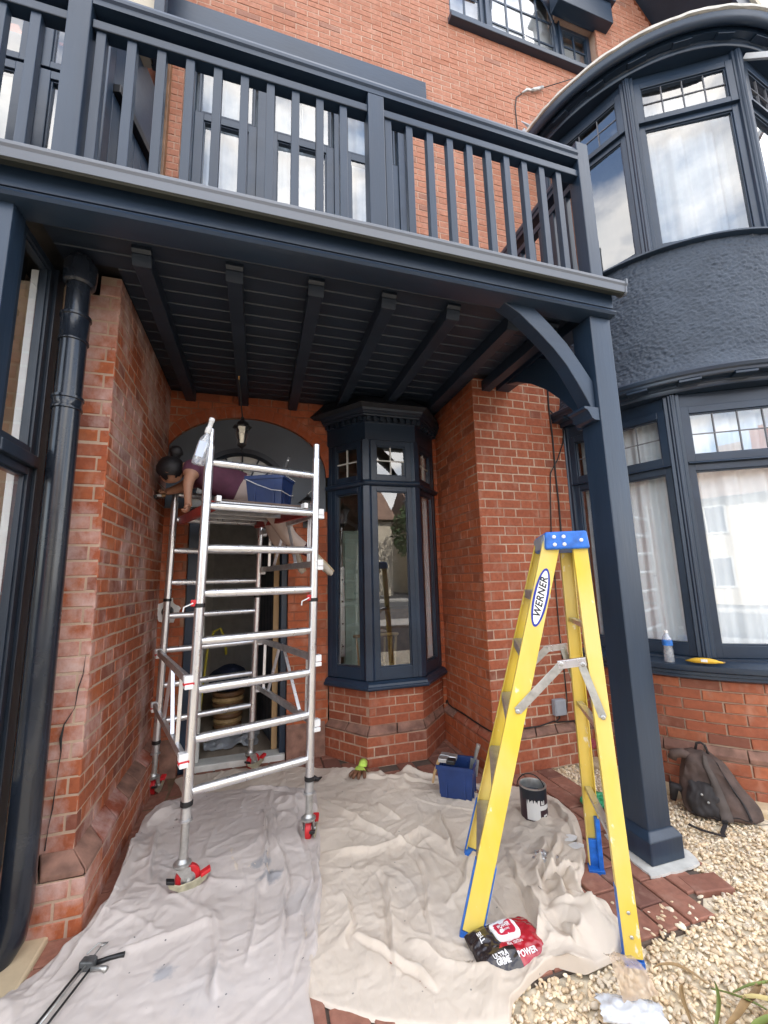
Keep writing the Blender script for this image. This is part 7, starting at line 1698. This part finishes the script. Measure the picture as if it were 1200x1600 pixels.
blade((1.55, 1.38, .05), (1.80, 1.22, .05), 0.0149, .01, simple('straw_blade', (.52, .42, .18), .6, var=.3), 7); blade((1.52, 1.50, .012), (1.36, 1.62, .012), 0.0074, .02, LEAFD, 8); blade((1.66, 1.34, .06), (1.98, 1.36, .04), 0.0112, .03, LEAFD, 9); blade((1.30, 1.40, .012), (1.42, 1.52, .02), 0.0074, -.02, LEAFD, 10); blade((1.5, 1.24, .05), (1.86, 1.19, .05), 0.0124, 0, LEAFY, 11); blade((1.60, 1.26, .07), (1.72, 1.41, .04), 0.0087, .02, MATS['straw_blade'], 12)
for o_ in lv.children: o_.data.transform(Matrix.Translation((1.66, 1.225, .02)) @ Matrix.Scale(.85, 4) @ Matrix.Translation((-1.58, -1.32, -.02)))

# ------------------------------------------------------------------ across the street (seen only in the glass)
rd = B(); rd.box((-60, -15.5, -.034), (60, -6.5, -.028)); rd.build('road', ASPH, kind='structure')
pvm = B(); pvm.box((-60, -6.5, -.034), (60, -4.8, .04)); pvm.box((-60, -17.2, -.034), (60, -15.5, .06)); pvm.build('pavement', simple('concrete_flags', (.3, .29, .27), .9), kind='structure')
def far_house(x0, x1, label, wall, low):
    h = thing('house', label, 'house', ((x0 + x1) / 2, -22, 0)); y1, y0 = -21.0, -29.0
    q = B(); q.box((x0, y0, 0), (x1, y1, 2.9)); q.build('ground_floor_wall', low, h); q = B(); q.box((x0 + .001, y0 + .001, 2.9), (x1 - .001, y1 - .001, 5.4)); q.build('upper_wall', wall, h)
    q = B(); q.prism([(x0 - .3, y1 + .4, 5.35), (x0 - .3, (y0 + y1) / 2, 8.6), (x0 - .3, y0 - .4, 5.35)], (x1 - x0 + .6, 0, 0)); q.build('roof', ROOFT, h)
    q = B(); q.box(((x0 + x1) / 2 - .5, -25.6, 7.6), ((x0 + x1) / 2 + .5, -24.8, 9.8)); q.build('chimney', BR_FRONT, h)
    n_ = 3
    for k in range(n_):
        xc = x0 + (x1 - x0) * (k + .5) / n_
        for z0, z1 in ((.9, 2.3), (3.6, 4.9)):
            if z0 < 1 and k == 1:
                q = B(); q.box((xc - .5, y1 - .01, 0), (xc + .5, y1 + .05, 2.1)); q.build('door', NAVY, h); continue
            q = B()
            for (a, b_, c_, e_) in ((xc - .85, xc + .85, z0 - .08, z0), (xc - .85, xc + .85, z1, z1 + .08), (xc - .85, xc - .77, z0, z1), (xc + .77, xc + .85, z0, z1), (xc - .03, xc + .03, z0, z1)): q.box((a, y1 - .01, c_), (b_, y1 + .06, e_))
            f_ = q.build('window', WHITEP, h); q = B(); q.box((xc - .77, y1 + .005, z0), (xc + .77, y1 + .02, z1)); q.build('pane', simple('far_glass', (.05, .06, .08), .1) if 'far_glass' not in MATS else MATS['far_glass'], f_)
far_house(-14.5, -4.5, 'red brick house across the street, seen in the left glass', BR_FRONT, BR_FRONT); far_house(-1.5, 9.6, 'cream house with clay roof across the street, mirrored in the oriel glass', CREAM, CREAM); far_house(12.0, 22.0, 'long cream house across the street, mirrored in the curved bay', CREAM, CREAM)
def far_tree(x, y, h, r, label):
    t_ = thing('tree', label, 'tree', (x, y, 0)); q = B(); q.tube([(x, y, 0), (x + .1, y, h * .4), (x, y, h * .8)], [.22, .15, .05], 8)
    for k in range(9): a = k * 2.4; z = h * (.35 + .05 * k); q.tube([(x, y, z), (x + r * .7 * math.cos(a), y + r * .7 * math.sin(a), z + h * .12)], [.07, .02], 5)
    q.build('trunk', BARK, t_, smooth=True); q = B()
    R_ = random.Random(int(x * 10))
    for _ in range(2600):
        a, b_, c_ = R_.gauss(0, 1), R_.gauss(0, 1), R_.gauss(0, 1); l = math.sqrt(a * a + b_ * b_ + c_ * c_) + 1e-6; k = R_.random() ** .4; p = Vector((x + a / l * r * k, y + b_ / l * r * k, h * .66 + c_ / l * h * .34 * k))
        if noise.noise(p * .8) < -.12: continue
        u = Vector((R_.gauss(0, 1), R_.gauss(0, 1), R_.gauss(0, 1))).normalized(); v = u.orthogonal().normalized(); s_ = R_.uniform(.10, .22); q.add([p - u * s_, p + v * s_ * .5, p + u * s_, p - v * s_ * .5], [(0, 1, 2, 3)])
    q.build('crown', FOLI, t_)
far_tree(10.8, -18.5, 6.5, 2.0, 'bushy street tree opposite, mirrored in the bay window'); far_tree(-3.0, -19.0, 5.5, 1.7, 'smaller street tree opposite, between two houses')
